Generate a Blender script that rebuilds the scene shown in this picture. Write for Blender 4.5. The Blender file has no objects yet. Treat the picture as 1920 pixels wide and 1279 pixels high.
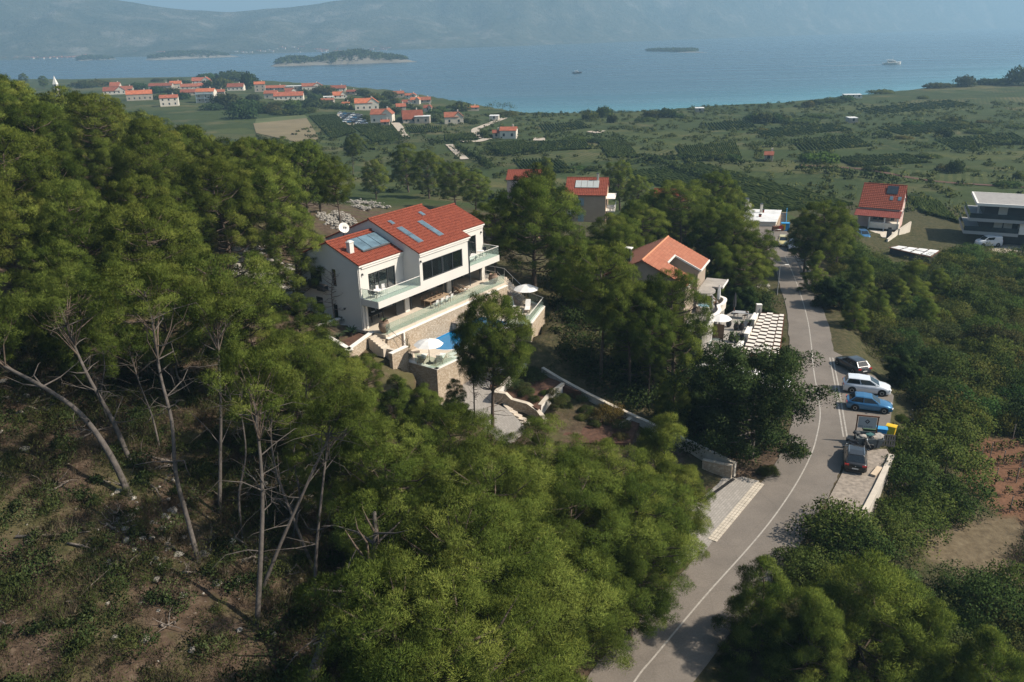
import bpy, bmesh, math, random
import numpy as np
from mathutils import Vector, Matrix, noise as mnoise
R = math.radians
rnd = random.Random(7)
NR = np.random.default_rng(11)
S = bpy.context.scene
C = S.collection

# ------------------------------------------------------------------ camera
FPX, PITCH, ROLL, CAM = 1493.0, math.atan(578 / 1493), math.atan(.0216), np.array([0, 0, 35.0])
_f = np.array([0, math.cos(PITCH), -math.sin(PITCH)])
_r0 = np.array([1.0, 0, 0]); _u0 = np.cross(_r0, _f)
_c, _s = math.cos(ROLL), math.sin(ROLL)
CR, CU = _c * _r0 - _s * _u0, _c * _u0 + _s * _r0
cd = bpy.data.cameras.new('camera'); cam = bpy.data.objects.new('camera', cd); C.objects.link(cam)
cam.matrix_world = Matrix(((CR[0], CU[0], -_f[0], CAM[0]), (CR[1], CU[1], -_f[1], CAM[1]), (CR[2], CU[2], -_f[2], CAM[2]), (0, 0, 0, 1)))
cd.sensor_width = 36; cd.lens = 36 * FPX / 1920; cd.clip_start = .5; cd.clip_end = 60000
S.camera = cam

# ------------------------------------------------------------------ light
SUN_EL, SUN_AZ = 44.0, -7.0            # azimuth from +X towards +Y
w = bpy.data.worlds.new('World'); S.world = w; w.use_nodes = True
nt = w.node_tree; bg = nt.nodes['Background']
sky = nt.nodes.new('ShaderNodeTexSky'); sky.sky_type = 'NISHITA'; sky.sun_disc = False
sky.sun_elevation = R(SUN_EL); sky.sun_rotation = R(90 - SUN_AZ); sky.altitude = 50
sky.air_density = 1.2; sky.dust_density = 2.0; sky.ozone_density = 1.5
nt.links.new(sky.outputs[0], bg.inputs[0]); bg.inputs[1].default_value = .068
sd = bpy.data.lights.new('sun', 'SUN'); sun = bpy.data.objects.new('sun', sd); C.objects.link(sun)
sd.energy = 4.9; sd.angle = R(.6); sd.color = (1, .9, .76)
dv = Vector((math.cos(R(SUN_AZ)) * math.cos(R(SUN_EL)), math.sin(R(SUN_AZ)) * math.cos(R(SUN_EL)), math.sin(R(SUN_EL))))
sun.rotation_euler = dv.to_track_quat('Z', 'Y').to_euler(); sun.location = (200, 60, 200)
S.view_settings.view_transform = 'Standard'; S.view_settings.look = 'None'
S.view_settings.exposure = 0.86; S.view_settings.gamma = 1
S.render.engine = 'CYCLES'
S.cycles.max_bounces = 6; S.cycles.diffuse_bounces = 2; S.cycles.glossy_bounces = 2; S.cycles.transmission_bounces = 3
S.cycles.transparent_max_bounces = 12; S.cycles.volume_bounces = 0; S.cycles.caustics_reflective = False; S.cycles.caustics_refractive = False
S.cycles.use_denoising = True; S.cycles.denoiser = 'OPENIMAGEDENOISE'; S.cycles.denoising_input_passes = 'RGB_ALBEDO_NORMAL'; S.cycles.denoising_prefilter = 'NONE'; S.cycles.use_adaptive_sampling = True; S.cycles.adaptive_threshold = .006
S.cycles.sample_clamp_indirect = 4

# ------------------------------------------------------------------ object helpers
def tag(o, label=None, cat=None, group=None, kind=None, category=None):
    cat = cat or category
    if label: o['label'] = label
    if cat: o['category'] = cat
    if group: o['group'] = group
    if kind: o['kind'] = kind
    return o
def thing(name, label, cat, loc=(0, 0, 0), rz=0, group=None):
    o = bpy.data.objects.new(name, None); C.objects.link(o); o.empty_display_size = .3
    o.location = loc; o.rotation_euler = (0, 0, rz)
    return tag(o, label, cat, group)
def dup(root, loc=None, rz=None, label=None, group=None, scale=None, color=None):
    r = root.copy(); C.objects.link(r)
    if loc is not None: r.location = loc
    if rz is not None: r.rotation_euler = (r.rotation_euler[0], r.rotation_euler[1], rz)
    if scale is not None: r.scale = scale if hasattr(scale, '__len__') else (scale,) * 3
    if label: r['label'] = label
    if group: r['group'] = group
    if color: r.color = color
    for ch in list(root.children):
        c = ch.copy(); C.objects.link(c); c.parent = r
        if color: c.color = color
        for g in ch.children:
            d = g.copy(); C.objects.link(d); d.parent = c
            if color: d.color = color
    return r
class MB:
    """collects vertices and faces, then links them as one mesh object"""
    def __init__(s): s.v = []; s.f = []; s.mi = []; s.cur = 0
    def add(s, vs, fs):
        o = len(s.v); s.v += [tuple(map(float, p)) for p in vs]
        for f in fs: s.f.append(tuple(i + o for i in f)); s.mi.append(s.cur)
        return s
    def box(s, x0, x1, y0, y1, z0, z1):
        return s.add([(x0,y0,z0),(x1,y0,z0),(x1,y1,z0),(x0,y1,z0),(x0,y0,z1),(x1,y0,z1),(x1,y1,z1),(x0,y1,z1)],
                     [(0,3,2,1),(4,5,6,7),(0,1,5,4),(1,2,6,5),(2,3,7,6),(3,0,4,7)])
    def cbox(s, c, d, rz=0, m=None):
        co, si = math.cos(rz), math.sin(rz); vs = []
        for sx, sy, sz in ((-1,-1,-1),(1,-1,-1),(1,1,-1),(-1,1,-1),(-1,-1,1),(1,-1,1),(1,1,1),(-1,1,1)):
            x, y, z = sx*d[0]/2, sy*d[1]/2, sz*d[2]/2
            p = Vector((x*co - y*si, x*si + y*co, z))
            if m is not None: p = m @ Vector((x, y, z))
            vs.append((p[0]+c[0], p[1]+c[1], p[2]+c[2]))
        return s.add(vs, [(0,3,2,1),(4,5,6,7),(0,1,5,4),(1,2,6,5),(2,3,7,6),(3,0,4,7)])
    def bar(s, a, b, w, h=None, up=(0, 0, 1)):
        """rectangular bar from a to b"""
        h = h or w; a, b = Vector(a), Vector(b); d = (b - a)
        if d.length < 1e-6: return s
        d.normalize(); u = Vector(up)
        if abs(d.dot(u)) > .98: u = Vector((1, 0, 0))
        x = d.cross(u).normalized() * w / 2; y = x.cross(d).normalized() * h / 2
        vs = [a-x-y, a+x-y, a+x+y, a-x+y, b-x-y, b+x-y, b+x+y, b-x+y]
        return s.add(vs, [(0,3,2,1),(4,5,6,7),(0,1,5,4),(1,2,6,5),(2,3,7,6),(3,0,4,7)])
    def prism(s, poly, z0, z1):
        n = len(poly); zz0 = z0 if hasattr(z0, '__len__') else [z0]*n; zz1 = z1 if hasattr(z1, '__len__') else [z1]*n
        a = sum(poly[i][0]*poly[(i+1)%n][1]-poly[(i+1)%n][0]*poly[i][1] for i in range(n))
        if a < 0: poly = poly[::-1]; zz0 = zz0[::-1]; zz1 = zz1[::-1]
        vs = [(p[0], p[1], zz0[i]) for i, p in enumerate(poly)] + [(p[0], p[1], zz1[i]) for i, p in enumerate(poly)]
        fs = [tuple(range(n-1, -1, -1)), tuple(range(n, 2*n))] + [(i, (i+1)%n, n+(i+1)%n, n+i) for i in range(n)]
        return s.add(vs, fs)
    def slab(s, pts, t, n=(0, 0, 1)):
        """planar polygon given in 3-D, thickened by t against n"""
        k = len(pts); d = Vector(n) * t; top = [Vector(p) for p in pts]; bot = [p - d for p in top]
        fs = [tuple(range(k)), tuple(range(2*k-1, k-1, -1))] + [(i, k+i, k+(i+1)%k, (i+1)%k) for i in range(k)]
        return s.add(top + bot, fs)
    def tube(s, pts, rad, n=6, cap=True):
        pts = [Vector(p) for p in pts]; k = len(pts)
        rad = rad if hasattr(rad, '__len__') else [rad]*k; vs = []; prev = None
        for i, p in enumerate(pts):
            d = (pts[min(i+1, k-1)] - pts[max(i-1, 0)])
            d = d.normalized() if d.length > 1e-9 else Vector((0, 0, 1))
            if prev is None:
                prev = d.cross(Vector((0, 0, 1)) if abs(d.z) < .9 else Vector((1, 0, 0))).normalized()
            x = (prev - d * prev.dot(d)).normalized(); prev = x; y = d.cross(x)
            for j in range(n):
                a = 2*math.pi*j/n; vs.append(p + (x*math.cos(a) + y*math.sin(a)) * rad[i])
        fs = [(i*n+j, i*n+(j+1)%n, (i+1)*n+(j+1)%n, (i+1)*n+j) for i in range(k-1) for j in range(n)]
        if cap: fs += [tuple(range(n-1, -1, -1)), tuple(range((k-1)*n, k*n))]
        return s.add(vs, fs)
    def lathe(s, prof, n=12, c=(0, 0, 0)):
        vs = []; k = len(prof)
        for r, z in prof:
            for j in range(n):
                a = 2*math.pi*j/n; vs.append((c[0]+r*math.cos(a), c[1]+r*math.sin(a), c[2]+z))
        fs = [(i*n+j, i*n+(j+1)%n, (i+1)*n+(j+1)%n, (i+1)*n+j) for i in range(k-1) for j in range(n)]
        fs += [tuple(range(n-1, -1, -1)), tuple(range((k-1)*n, k*n))]
        return s.add(vs, fs)
    def ball(s, c, r, seg=8, rings=5, jit=0, rg=rnd):
        rr = r if hasattr(r, '__len__') else (r, r, r); prof = []
        vs = [(c[0], c[1], c[2]-rr[2])]
        for i in range(1, rings):
            t = math.pi*i/rings - math.pi/2
            for j in range(seg):
                a = 2*math.pi*j/seg; q = 1 + (rg.random()-.5)*jit
                vs.append((c[0]+rr[0]*math.cos(t)*math.cos(a)*q, c[1]+rr[1]*math.cos(t)*math.sin(a)*q, c[2]+rr[2]*math.sin(t)*q))
        vs.append((c[0], c[1], c[2]+rr[2])); L = len(vs)-1
        fs = [(0, 1+(j+1)%seg, 1+j) for j in range(seg)]
        for i in range(rings-2):
            for j in range(seg):
                a, b = 1+i*seg+j, 1+i*seg+(j+1)%seg; fs.append((a, b, b+seg, a+seg))
        b0 = 1+(rings-2)*seg
        fs += [(b0+j, b0+(j+1)%seg, L) for j in range(seg)]
        return s.add(vs, fs)
    def mesh(s, name, mats, smooth=False):
        me = bpy.data.meshes.new(name); me.from_pydata(s.v, [], s.f)
        for m in (mats if isinstance(mats, (list, tuple)) else [mats]): me.materials.append(m)
        if any(s.mi): me.polygons.foreach_set('material_index', s.mi)
        if smooth: me.polygons.foreach_set('use_smooth', [True]*len(s.f))
        me.update(); return me
    def build(s, name, mats, parent=None, loc=None, rz=0, smooth=False, bevel=0, **k):
        o = bpy.data.objects.new(name, s.mesh(name, mats, smooth)); C.objects.link(o)
        if parent: o.parent = parent
        if loc is not None: o.location = loc
        if rz: o.rotation_euler = (0, 0, rz)
        if bevel:
            b = o.modifiers.new('bevel', 'BEVEL'); b.width = bevel; b.segments = 2; b.limit_method = 'ANGLE'
        if k: tag(o, **k)
        return o
def inst(mesh_obj, name, parent, loc=(0, 0, 0), rot=(0, 0, 0)):
    o = bpy.data.objects.new(name, mesh_obj if isinstance(mesh_obj, bpy.types.Mesh) else mesh_obj.data); C.objects.link(o)
    o.parent = parent; o.location = loc; o.rotation_euler = rot; return o
def np_mesh(name, V, F, mat, tone=None, smooth=False):
    """triangle / quad mesh from arrays"""
    me = bpy.data.meshes.new(name); V = np.asarray(V, np.float32); F = np.asarray(F, np.int32); k = F.shape[1]
    me.vertices.add(len(V)); me.vertices.foreach_set('co', V.ravel())
    me.loops.add(F.size); me.loops.foreach_set('vertex_index', F.ravel())
    me.polygons.add(len(F)); me.polygons.foreach_set('loop_start', np.arange(0, F.size, k, dtype=np.int32))
    if smooth: me.polygons.foreach_set('use_smooth', np.ones(len(F), bool))
    me.materials.append(mat); me.update(calc_edges=True)
    if tone is not None:
        tone = np.asarray(tone, np.float32); a = me.attributes.new('tone', 'FLOAT', 'POINT'); a.data.foreach_set('value', np.ascontiguousarray(tone[:, 0] if tone.ndim > 1 else tone))
        if tone.ndim > 1: a = me.attributes.new('facing', 'FLOAT_VECTOR', 'POINT'); a.data.foreach_set('vector', np.ascontiguousarray(tone[:, 1:]).ravel())
    return me
def link_mesh(name, me, parent=None, **k):
    o = bpy.data.objects.new(name, me); C.objects.link(o)
    if parent: o.parent = parent
    if k: tag(o, **k)
    return o

# ------------------------------------------------------------------ survey helpers (a bearing from the camera to a place on the ground)
def ray(px, py): return _f + CR * (px - 960) / FPX - CU * (py - 639.5) / FPX
def gp(px, py, z=0.0):
    d = ray(px, py); t = (z - CAM[2]) / d[2]; return CAM + d * t
def proj(p):
    d = np.asarray(p, float) - CAM; z = d @ _f; return 960 + FPX * (d @ CR) / z, 639.5 - FPX * (d @ CU) / z, z
# ------------------------------------------------------------------ materials
def nodes(name):
    m = bpy.data.materials.new(name); m.use_nodes = True; t = m.node_tree
    return m, t, t.nodes['Principled BSDF'], t.nodes['Material Output']
def N(t, typ, **k):
    n = t.nodes.new(typ)
    for a, b in k.items(): setattr(n, a, b)
    return n
def ramp(t, fac, stops):
    n = N(t, 'ShaderNodeValToRGB'); e = n.color_ramp.elements
    while len(e) < len(stops): e.new(.5)
    for i, (p, c) in enumerate(stops):
        e[i].position = p; e[i].color = (*c, 1) if hasattr(c, '__len__') else (c, c, c, 1)
    t.links.new(fac, n.inputs[0]); return n.outputs[0]
def noise(t, vec, scale, detail=4, rough=.55, dist=0):
    n = N(t, 'ShaderNodeTexNoise'); n.inputs['Scale'].default_value = scale; n.inputs['Detail'].default_value = detail
    n.inputs['Roughness'].default_value = rough; n.inputs['Distortion'].default_value = dist
    t.links.new(vec, n.inputs['Vector']); return n.outputs[0]
def mixc(t, fac, a, b, mode='MIX'):
    n = N(t, 'ShaderNodeMix', data_type='RGBA', blend_type=mode)
    for i, x in ((0, fac), (6, a), (7, b)):
        if isinstance(x, (int, float)): n.inputs[i].default_value = x
        elif isinstance(x, (tuple, list)): n.inputs[i].default_value = (*x[:3], 1)
        else: t.links.new(x, n.inputs[i])
    return n.outputs[2]
def mth(t, op, a, b=0.0):
    n = N(t, 'ShaderNodeMath', operation=op)
    for i, x in ((0, a), (1, b)):
        if isinstance(x, (int, float)): n.inputs[i].default_value = x
        else: t.links.new(x, n.inputs[i])
    return n.outputs[0]
def bump(t, b, h, strength=.3, dist=.05):
    n = N(t, 'ShaderNodeBump'); n.inputs['Strength'].default_value = strength; n.inputs['Distance'].default_value = dist
    t.links.new(h, n.inputs['Height']); t.links.new(n.outputs[0], b.inputs['Normal'])
def coord(t, world=False):
    if world: return N(t, 'ShaderNodeNewGeometry').outputs['Position']
    return N(t, 'ShaderNodeTexCoord').outputs['Object']
def mat(name, col, rough=.7, var=.12, scale=2.0, bmp=0, bscale=20, metal=0, spec=.3, world=False, coat=0, col2=None, tint=False):
    m, t, b, o = nodes(name)
    b.inputs['Roughness'].default_value = rough; b.inputs['Metallic'].default_value = metal
    b.inputs['Specular IOR Level'].default_value = spec; b.inputs['Coat Weight'].default_value = coat
    if coat: b.inputs['Coat Roughness'].default_value = .05
    v = coord(t, world); c2 = col2 or tuple(min(1, x*(1+var)) for x in col); c1 = col if col2 else tuple(x*(1-var) for x in col)
    n = noise(t, v, scale, 5, .6)
    c = ramp(t, n, [(.3, c1), (.7, c2)])
    if tint:
        oi = N(t, 'ShaderNodeObjectInfo'); c = mixc(t, 1.0, c, oi.outputs['Color'], 'MULTIPLY')
    t.links.new(c, b.inputs['Base Color'])
    if bmp: bump(t, b, noise(t, v, bscale, 3), bmp, .03)
    return m
def foliage_mat(name, dark, mid, light, trans=.3, clump=True):
    m, t, b, o = nodes(name); t.nodes.remove(b)
    at = N(t, 'ShaderNodeAttribute', attribute_name='tone'); oi = N(t, 'ShaderNodeObjectInfo')
    f = mth(t, 'ADD', at.outputs['Fac'], mth(t, 'MULTIPLY', mth(t, 'SUBTRACT', oi.outputs['Random'], .5), .22))
    c = ramp(t, f, [(.05, dark), (.5, mid), (.95, light)])
    c = mixc(t, 1.0, c, oi.outputs['Color'], 'MULTIPLY')
    d = N(t, 'ShaderNodeBsdfDiffuse'); tr = N(t, 'ShaderNodeBsdfTranslucent'); mx = N(t, 'ShaderNodeMixShader'); mx.inputs[0].default_value = trans
    t.links.new(c, d.inputs[0]); t.links.new(mixc(t, 1.0, c, (1.1, 1.15, .6), 'MULTIPLY'), tr.inputs[0])
    if clump:
        af = N(t, 'ShaderNodeAttribute', attribute_name='facing'); vt = N(t, 'ShaderNodeVectorTransform', vector_type='NORMAL', convert_from='OBJECT', convert_to='WORLD'); t.links.new(af.outputs['Vector'], vt.inputs[0])
        nz = N(t, 'ShaderNodeVectorMath', operation='NORMALIZE'); t.links.new(vt.outputs[0], nz.inputs[0]); t.links.new(nz.outputs[0], d.inputs['Normal'])
    t.links.new(d.outputs[0], mx.inputs[1]); t.links.new(tr.outputs[0], mx.inputs[2]); t.links.new(mx.outputs[0], o.inputs[0])
    return m
M = {}
M['pine'] = foliage_mat('pine_needles', (.034, .056, .013), (.106, .146, .030), (.222, .248, .060), .18)
M['leaf'] = foliage_mat('evergreen_leaves', (.022, .038, .014), (.050, .074, .026), (.095, .115, .048), .2)
M['maquis'] = foliage_mat('maquis_leaves', (.032, .050, .016), (.075, .098, .030), (.145, .150, .055), .25)
M['dry'] = foliage_mat('dry_twigs', (.05, .04, .028), (.10, .08, .055), (.18, .15, .10), .1)
M['bark'] = mat('pine_bark', (.10, .075, .058), .95, .45, 3, .6, 14)
M['greybark'] = mat('grey_bark', (.085, .074, .066), .95, .4, 3, .5, 14)
M['deadwood'] = mat('dead_wood', (.17, .145, .125), .95, .35, 3, .4, 14)
# ------------------------------------------------------------------ plants
def tone_n(tone, p, c, rg, k):
    """tone of each leaf and the direction in which the surface of its clump faces"""
    n = p-c; n /= np.linalg.norm(n, axis=1)[:, None]+1e-6; n = n+rg.normal(size=n.shape)*.28+np.array([0, 0, .12]); n /= np.linalg.norm(n, axis=1)[:, None]
    return np.repeat(np.c_[tone, n], k, axis=0)
def sprays(cen, rad, per, blen, bwid, out=.9, up=.45, jit=.55, flat=.75, tones=None, rg=NR, hub=None):
    """many narrow leaf blades spread over clumps; returns vertices and tone of triangles"""
    cen = np.asarray(cen, float); rad = np.asarray(rad, float); n = len(cen)
    cnt_ = np.maximum(6, (per*(rad/rad.mean())**2)).astype(int); ci = np.repeat(np.arange(n), cnt_); k = len(ci)
    d = rg.normal(size=(k, 3)); d /= np.linalg.norm(d, axis=1)[:, None]
    d[:, 2] = np.where((d[:, 2] < -.2) & (rg.random(k) < .6), -d[:, 2], d[:, 2])
    r = rad[ci]*np.where(rg.random(k) < .72, .78+.22*rg.random(k), .3+.5*rg.random(k))
    p = cen[ci]+d*r[:, None]*np.array([1, 1, flat])
    b = d*out+np.array([0, 0, up])+rg.normal(size=(k, 3))*jit; b /= np.linalg.norm(b, axis=1)[:, None]
    s = np.cross(b, rg.normal(size=(k, 3))); s /= np.linalg.norm(s, axis=1)[:, None]+1e-9
    L = blen*(.6+.8*rg.random(k)); Wd = bwid*(.7+.6*rg.random(k))
    V = np.empty((k, 3, 3)); V[:, 0] = p-s*Wd[:, None]*.5; V[:, 1] = p+s*Wd[:, None]*.5; V[:, 2] = p+b*L[:, None]
    tc = rg.normal(size=n)*.10 if tones is None else np.asarray(tones)
    tone = .48+tc[ci]+rg.normal(size=k)*.12
    return V.reshape(-1, 3), tone_n(tone, p, cen[ci] if hub is None else np.asarray(hub)[ci], rg, 3)
def leaves(cen, rad, per, ll, lw, flat=.8, rg=NR, hub=None):
    """broad leaves: two triangles bent along the middle"""
    cen = np.asarray(cen, float); rad = np.asarray(rad, float); n = len(cen); k = n*per; ci = np.repeat(np.arange(n), per)
    d = rg.normal(size=(k, 3)); d /= np.linalg.norm(d, axis=1)[:, None]
    d[:, 2] = np.where((d[:, 2] < -.2) & (rg.random(k) < .6), -d[:, 2], d[:, 2])
    p = cen[ci]+d*(rad[ci]*(.4+.6*rg.random(k)**.5))[:, None]*np.array([1, 1, flat])
    b = d*.6+rg.normal(size=(k, 3))*.6; b /= np.linalg.norm(b, axis=1)[:, None]
    s = np.cross(b, d+rg.normal(size=(k, 3))*.5); s /= np.linalg.norm(s, axis=1)[:, None]+1e-9
    L = (ll*(.6+.8*rg.random(k)))[:, None]; Wd = (lw*(.7+.6*rg.random(k)))[:, None]
    V = np.empty((k, 4, 3)); V[:, 0] = p; V[:, 1] = p+b*L*.5+s*Wd*.5; V[:, 2] = p+b*L; V[:, 3] = p+b*L*.5-s*Wd*.5
    tone = .48+(rg.normal(size=n)*.1)[ci]+rg.normal(size=k)*.13
    return V.reshape(-1, 3), tone_n(tone, p, cen[ci] if hub is None else np.asarray(hub)[ci], rg, 4)
def fmesh(name, V, tone, m, k=3): return np_mesh(name, V, np.arange(len(V), dtype=np.int32).reshape(-1, k), m, tone)
def limbs_of(rg, H, cr, base, lean, n, rise=(.25, .75), prof=None, wig=.25, top=.93):
    """trunk path and limb paths"""
    az0 = rg.random()*6.28; k = 7; tr = []
    ph = rg.random(2)*6.28
    for i in range(k):
        t = i/(k-1); tr.append(np.array([lean[0]*t**1.3+wig*math.sin(t*5+ph[0])*t, lean[1]*t**1.3+wig*math.sin(t*4+ph[1])*t, H*top*t]))
    tr = np.array(tr); out = []
    def at(t): x = t*(k-1); i = min(int(x), k-2); return tr[i]+(tr[i+1]-tr[i])*(x-i)
    for j in range(n):
        u = (j+.5)/n; t = base+(1-base)*u; az = az0+j*2.4+rg.normal()*.35
        ln = cr*(prof(u) if prof else math.sqrt(max(.05, 1-(u*1.15-.35)**2)))*(.75+.5*rg.random())
        r = rise[0]+(rise[1]-rise[0])*u; p0 = at(min(t*.97, .985)); pts = [p0]
        dz = math.tan(r)
        for q in (.35, .7, 1.0):
            pts.append(p0+np.array([math.cos(az)*ln*q, math.sin(az)*ln*q, ln*dz*q**1.4*.7])+rg.normal(size=3)*.08*ln*q)
        out.append((np.array(pts), ln))
    return tr, out
def wood(tr, lb, r0, H, m, name, extra=()):
    mb = MB(); k = len(tr)
    tr = tr.copy(); base = tr[0]-np.array([0, 0, 1.2]); P = np.concatenate([[base], tr])
    mb.tube(P, [r0*1.35]+[r0*(1.1-.85*i/(k-1)) for i in range(k)], 8)
    for p, ln in lb:
        rr = max(.02, min(r0*.45, .018*ln+.02)); mb.tube(p, [rr, rr*.75, rr*.5, rr*.25], 5, False)
    for p, rr in extra: mb.tube(p, rr, 4, False)
    me = mb.mesh(name, m, True); return me
def pine_meshes(seed, H, cr, base=.35, lean=(0, 0), n=22, r0=.2, clump=.62, per=150, bl=.30, bw=.05, rise=(.15, .9), prof=None, sub=(3, 5), dead=6, m=None, bark='bark', flat=.7, wig=.3):
    rg = np.random.default_rng(seed); tr, lb = limbs_of(rg, H, cr, base, lean, n, rise, prof, wig)
    cen, rad, ton = [], [], []
    for p, ln in lb:
        tl = rg.normal()*.09; ks = rg.integers(sub[0], sub[1]+1)
        dirv = p[-1]-p[0]; side = np.array([-dirv[1], dirv[0], 0]); side /= np.linalg.norm(side)+1e-6
        for q in range(ks):
            f = .55+.5*q/max(1, ks-1) if ks > 1 else 1
            c = p[0]+(p[-1]-p[0])*f+side*rg.normal()*ln*.22+np.array([0, 0, rg.random()*.35*clump+.1]); cr_ = clump*(.75+.55*rg.random())*(1.05-.2*f)
            cen.append(c); rad.append(cr_); ton.append(tl+rg.normal()*.05)
            for _ in range(3):
                dv_ = rg.normal(size=3); dv_ /= np.linalg.norm(dv_); cen.append(c+dv_*np.array([1, 1, .6])*cr_*.95); rad.append(cr_*.48); ton.append(tl+rg.normal()*.07)
    for _ in range(5):
        cen.append(tr[-1]+rg.normal(size=3)*np.array([.35, .35, .35])*clump+np.array([0, 0, .15])); rad.append(clump*.7); ton.append(.05)
    V, tn = sprays(cen, rad, per, bl, bw, flat=flat, tones=ton, rg=rg)
    ex = []
    for j in range(dead):       # bare lower branches
        t = base*(.35+.6*rg.random()); i = int(t*6); p0 = tr[i]+(tr[i+1]-tr[i])*(t*6-i); a = rg.random()*6.28; l = cr*(.25+.4*rg.random())
        p1 = p0+np.array([math.cos(a)*l*.6, math.sin(a)*l*.6, .1*l]); p2 = p0+np.array([math.cos(a+.3)*l, math.sin(a+.3)*l, .3*l*rg.normal()])
        ex.append(([p0, p1, p2], [.035, .022, .008]))
    return wood(tr, lb, r0, H, M[bark], 'pine_trunk', ex), fmesh('pine_crown', V, tn, m or M['pine'])
# ------------------------------------------------------------------ terrain
SEA = -15.0
ROAD_C = [(3.5, 30.5), (6.6, 35.6), (8.3, 37.8), (12.3, 42.8), (16.6, 47.9), (19.7, 51.8), (22.9, 56.3), (25.6, 60.6), (27.6, 64.4), (30.0, 70.0), (32.6, 78.8), (35.2, 86.9), (37.9, 95.8), (40.7, 106.6), (43.1, 117.1), (45.0, 126.3), (47.2, 136), (48.6, 144), (50, 152)]
def catmull(P, n=8):
    P = [np.array(p, float) for p in P]; Q = [2*P[0]-P[1]] + P + [2*P[-1]-P[-2]]; out = []
    for i in range(1, len(Q)-2):
        a, b, c, d = Q[i-1], Q[i], Q[i+1], Q[i+2]
        for k in range(n):
            t = k/n; out.append(.5*((2*b)+(-a+c)*t+(2*a-5*b+4*c-d)*t*t+(-a+3*b-3*c+d)*t**3))
    out.append(Q[-2]); return np.array(out)
RC = catmull(ROAD_C, 8)
CP = [(-40,12,10),(-14,71,8.6),(-18,84,9.6),(-9,106,8.5),(0,95,7.8),(-8,92,8.6),(-22,76,10),(-4,67,3.0),(3,65,2.4),(12,62,1.0),(18,57,.1),(8,76,3.4),(15,81,2.6),(22,92,2),(26,100,1),(14,100,4.5),
      (-17,36,8.6),(-8,30,6.8),(0,27,3.4),(2,33,1.2),(5,42,.9),(-2,45,3.4),(-10,50,6),(-30,45,11.5),(-45,60,15.5),(-25,62,10.8),(-33,85,12.5),(-60,90,19.5),(-85,120,21.8),(-50,120,14),(-32,130,8),
      (-100,160,18),(-140,210,4),(-60,170,3.5),(-20,150,3),(12,132,1.5),(-40,30,12.5),(-70,50,20),(-105,85,24.5),(-5,15,5.5),(-140,60,27),(-160,130,23),(-200,200,5),
      (36,60,-2.2),(42,58,-3),(33,50,-2),(27,40,-1.6),(22,33,-1.6),(16,24,-1),(55,70,-3.5),(44,78,-2.5),(42,86,-2),(60,95,-4),(52,112,-1.2),(80,110,-5),(66,135,-2.5),(75,150,-3.2),(100,153,-4.2),(95,80,-6),(120,120,-6),(40,30,-3.5),(60,40,-5),
      (46,146,-.1),(60,160,-2),(16,165,-2),(30,180,-3.2),(80,190,-5),(0,230,-4.5),(-60,250,-5),(60,260,-6),(150,220,-7),(0,335,-6.5),(-80,350,-6.5),(100,350,-8),(-90,430,-7),(0,430,-8.5),(120,430,-9.5),(0,500,-11),(220,420,-8),(300,560,-8),(400,640,-6),(520,700,2),(600,650,8),(300,300,-8),
      (-200,400,-6),(-160,540,-5),(-300,560,-4),(-200,640,-5),(-330,800,-6),(-230,750,-6),(-500,800,-4),(-420,500,-4),(-120,620,-8),(-600,600,2),(500,400,-4),(700,300,0),(800,600,14),(200,120,-7),(300,150,-6)]
_P = np.array(CP, float)
def _tps_k(d): return np.where(d > 1e-9, d, 0)          # biharmonic-like |r| kernel keeps the sheet calm between points
_sc = 1.0
_D = np.linalg.norm(_P[:, None, :2] - _P[None, :, :2], axis=2)
_A = np.zeros((len(_P)+3,)*2); _A[:len(_P), :len(_P)] = _tps_k(_D); _A[:len(_P), len(_P)] = 1; _A[:len(_P), len(_P)+1:] = _P[:, :2]
_A[len(_P), :len(_P)] = 1; _A[len(_P)+1:, :len(_P)] = _P[:, :2].T
_W = np.linalg.solve(_A, np.concatenate([_P[:, 2], [0, 0, 0]]))
COAST = np.array([(-2500, 1500), (-1200, 1250), (-654, 1083), (-501, 1051), (-375, 1074), (-300, 1000), (-196, 876), (-91, 745), (-51, 663), (3, 551), (17, 533), (85, 525), (121, 550), (169, 559), (231, 597), (285, 633), (363, 689), (444, 761), (524, 845), (800, 1100), (2500, 2000)], float)
def smooth(a, b, x): t = np.clip((x-a)/(b-a), 0, 1); return t*t*(3-2*t)
def road_dist(X, Y):
    X = np.asarray(X, float); Y = np.asarray(Y, float); best = np.full(X.shape, 1e9)
    for i in range(len(RC)-1):
        ax, ay = RC[i]; bx, by = RC[i+1]; dx, dy = bx-ax, by-ay
        t = np.clip(((X-ax)*dx+(Y-ay)*dy)/(dx*dx+dy*dy), 0, 1)
        best = np.minimum(best, np.hypot(X-ax-t*dx, Y-ay-t*dy))
    return best
FLATS = []        # (polygon, z, soft) places cut level into the ground
def in_poly(X, Y, poly):
    r = np.zeros(np.shape(X), bool); n = len(poly)
    for i in range(n):
        x0, y0 = poly[i][:2]; x1, y1 = poly[(i+1) % n][:2]
        c = ((y0 > Y) != (y1 > Y)); r ^= c & (X < (x1-x0)*(Y-y0)/((y1-y0) if y1 != y0 else 1e-9)+x0)
    return r
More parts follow.
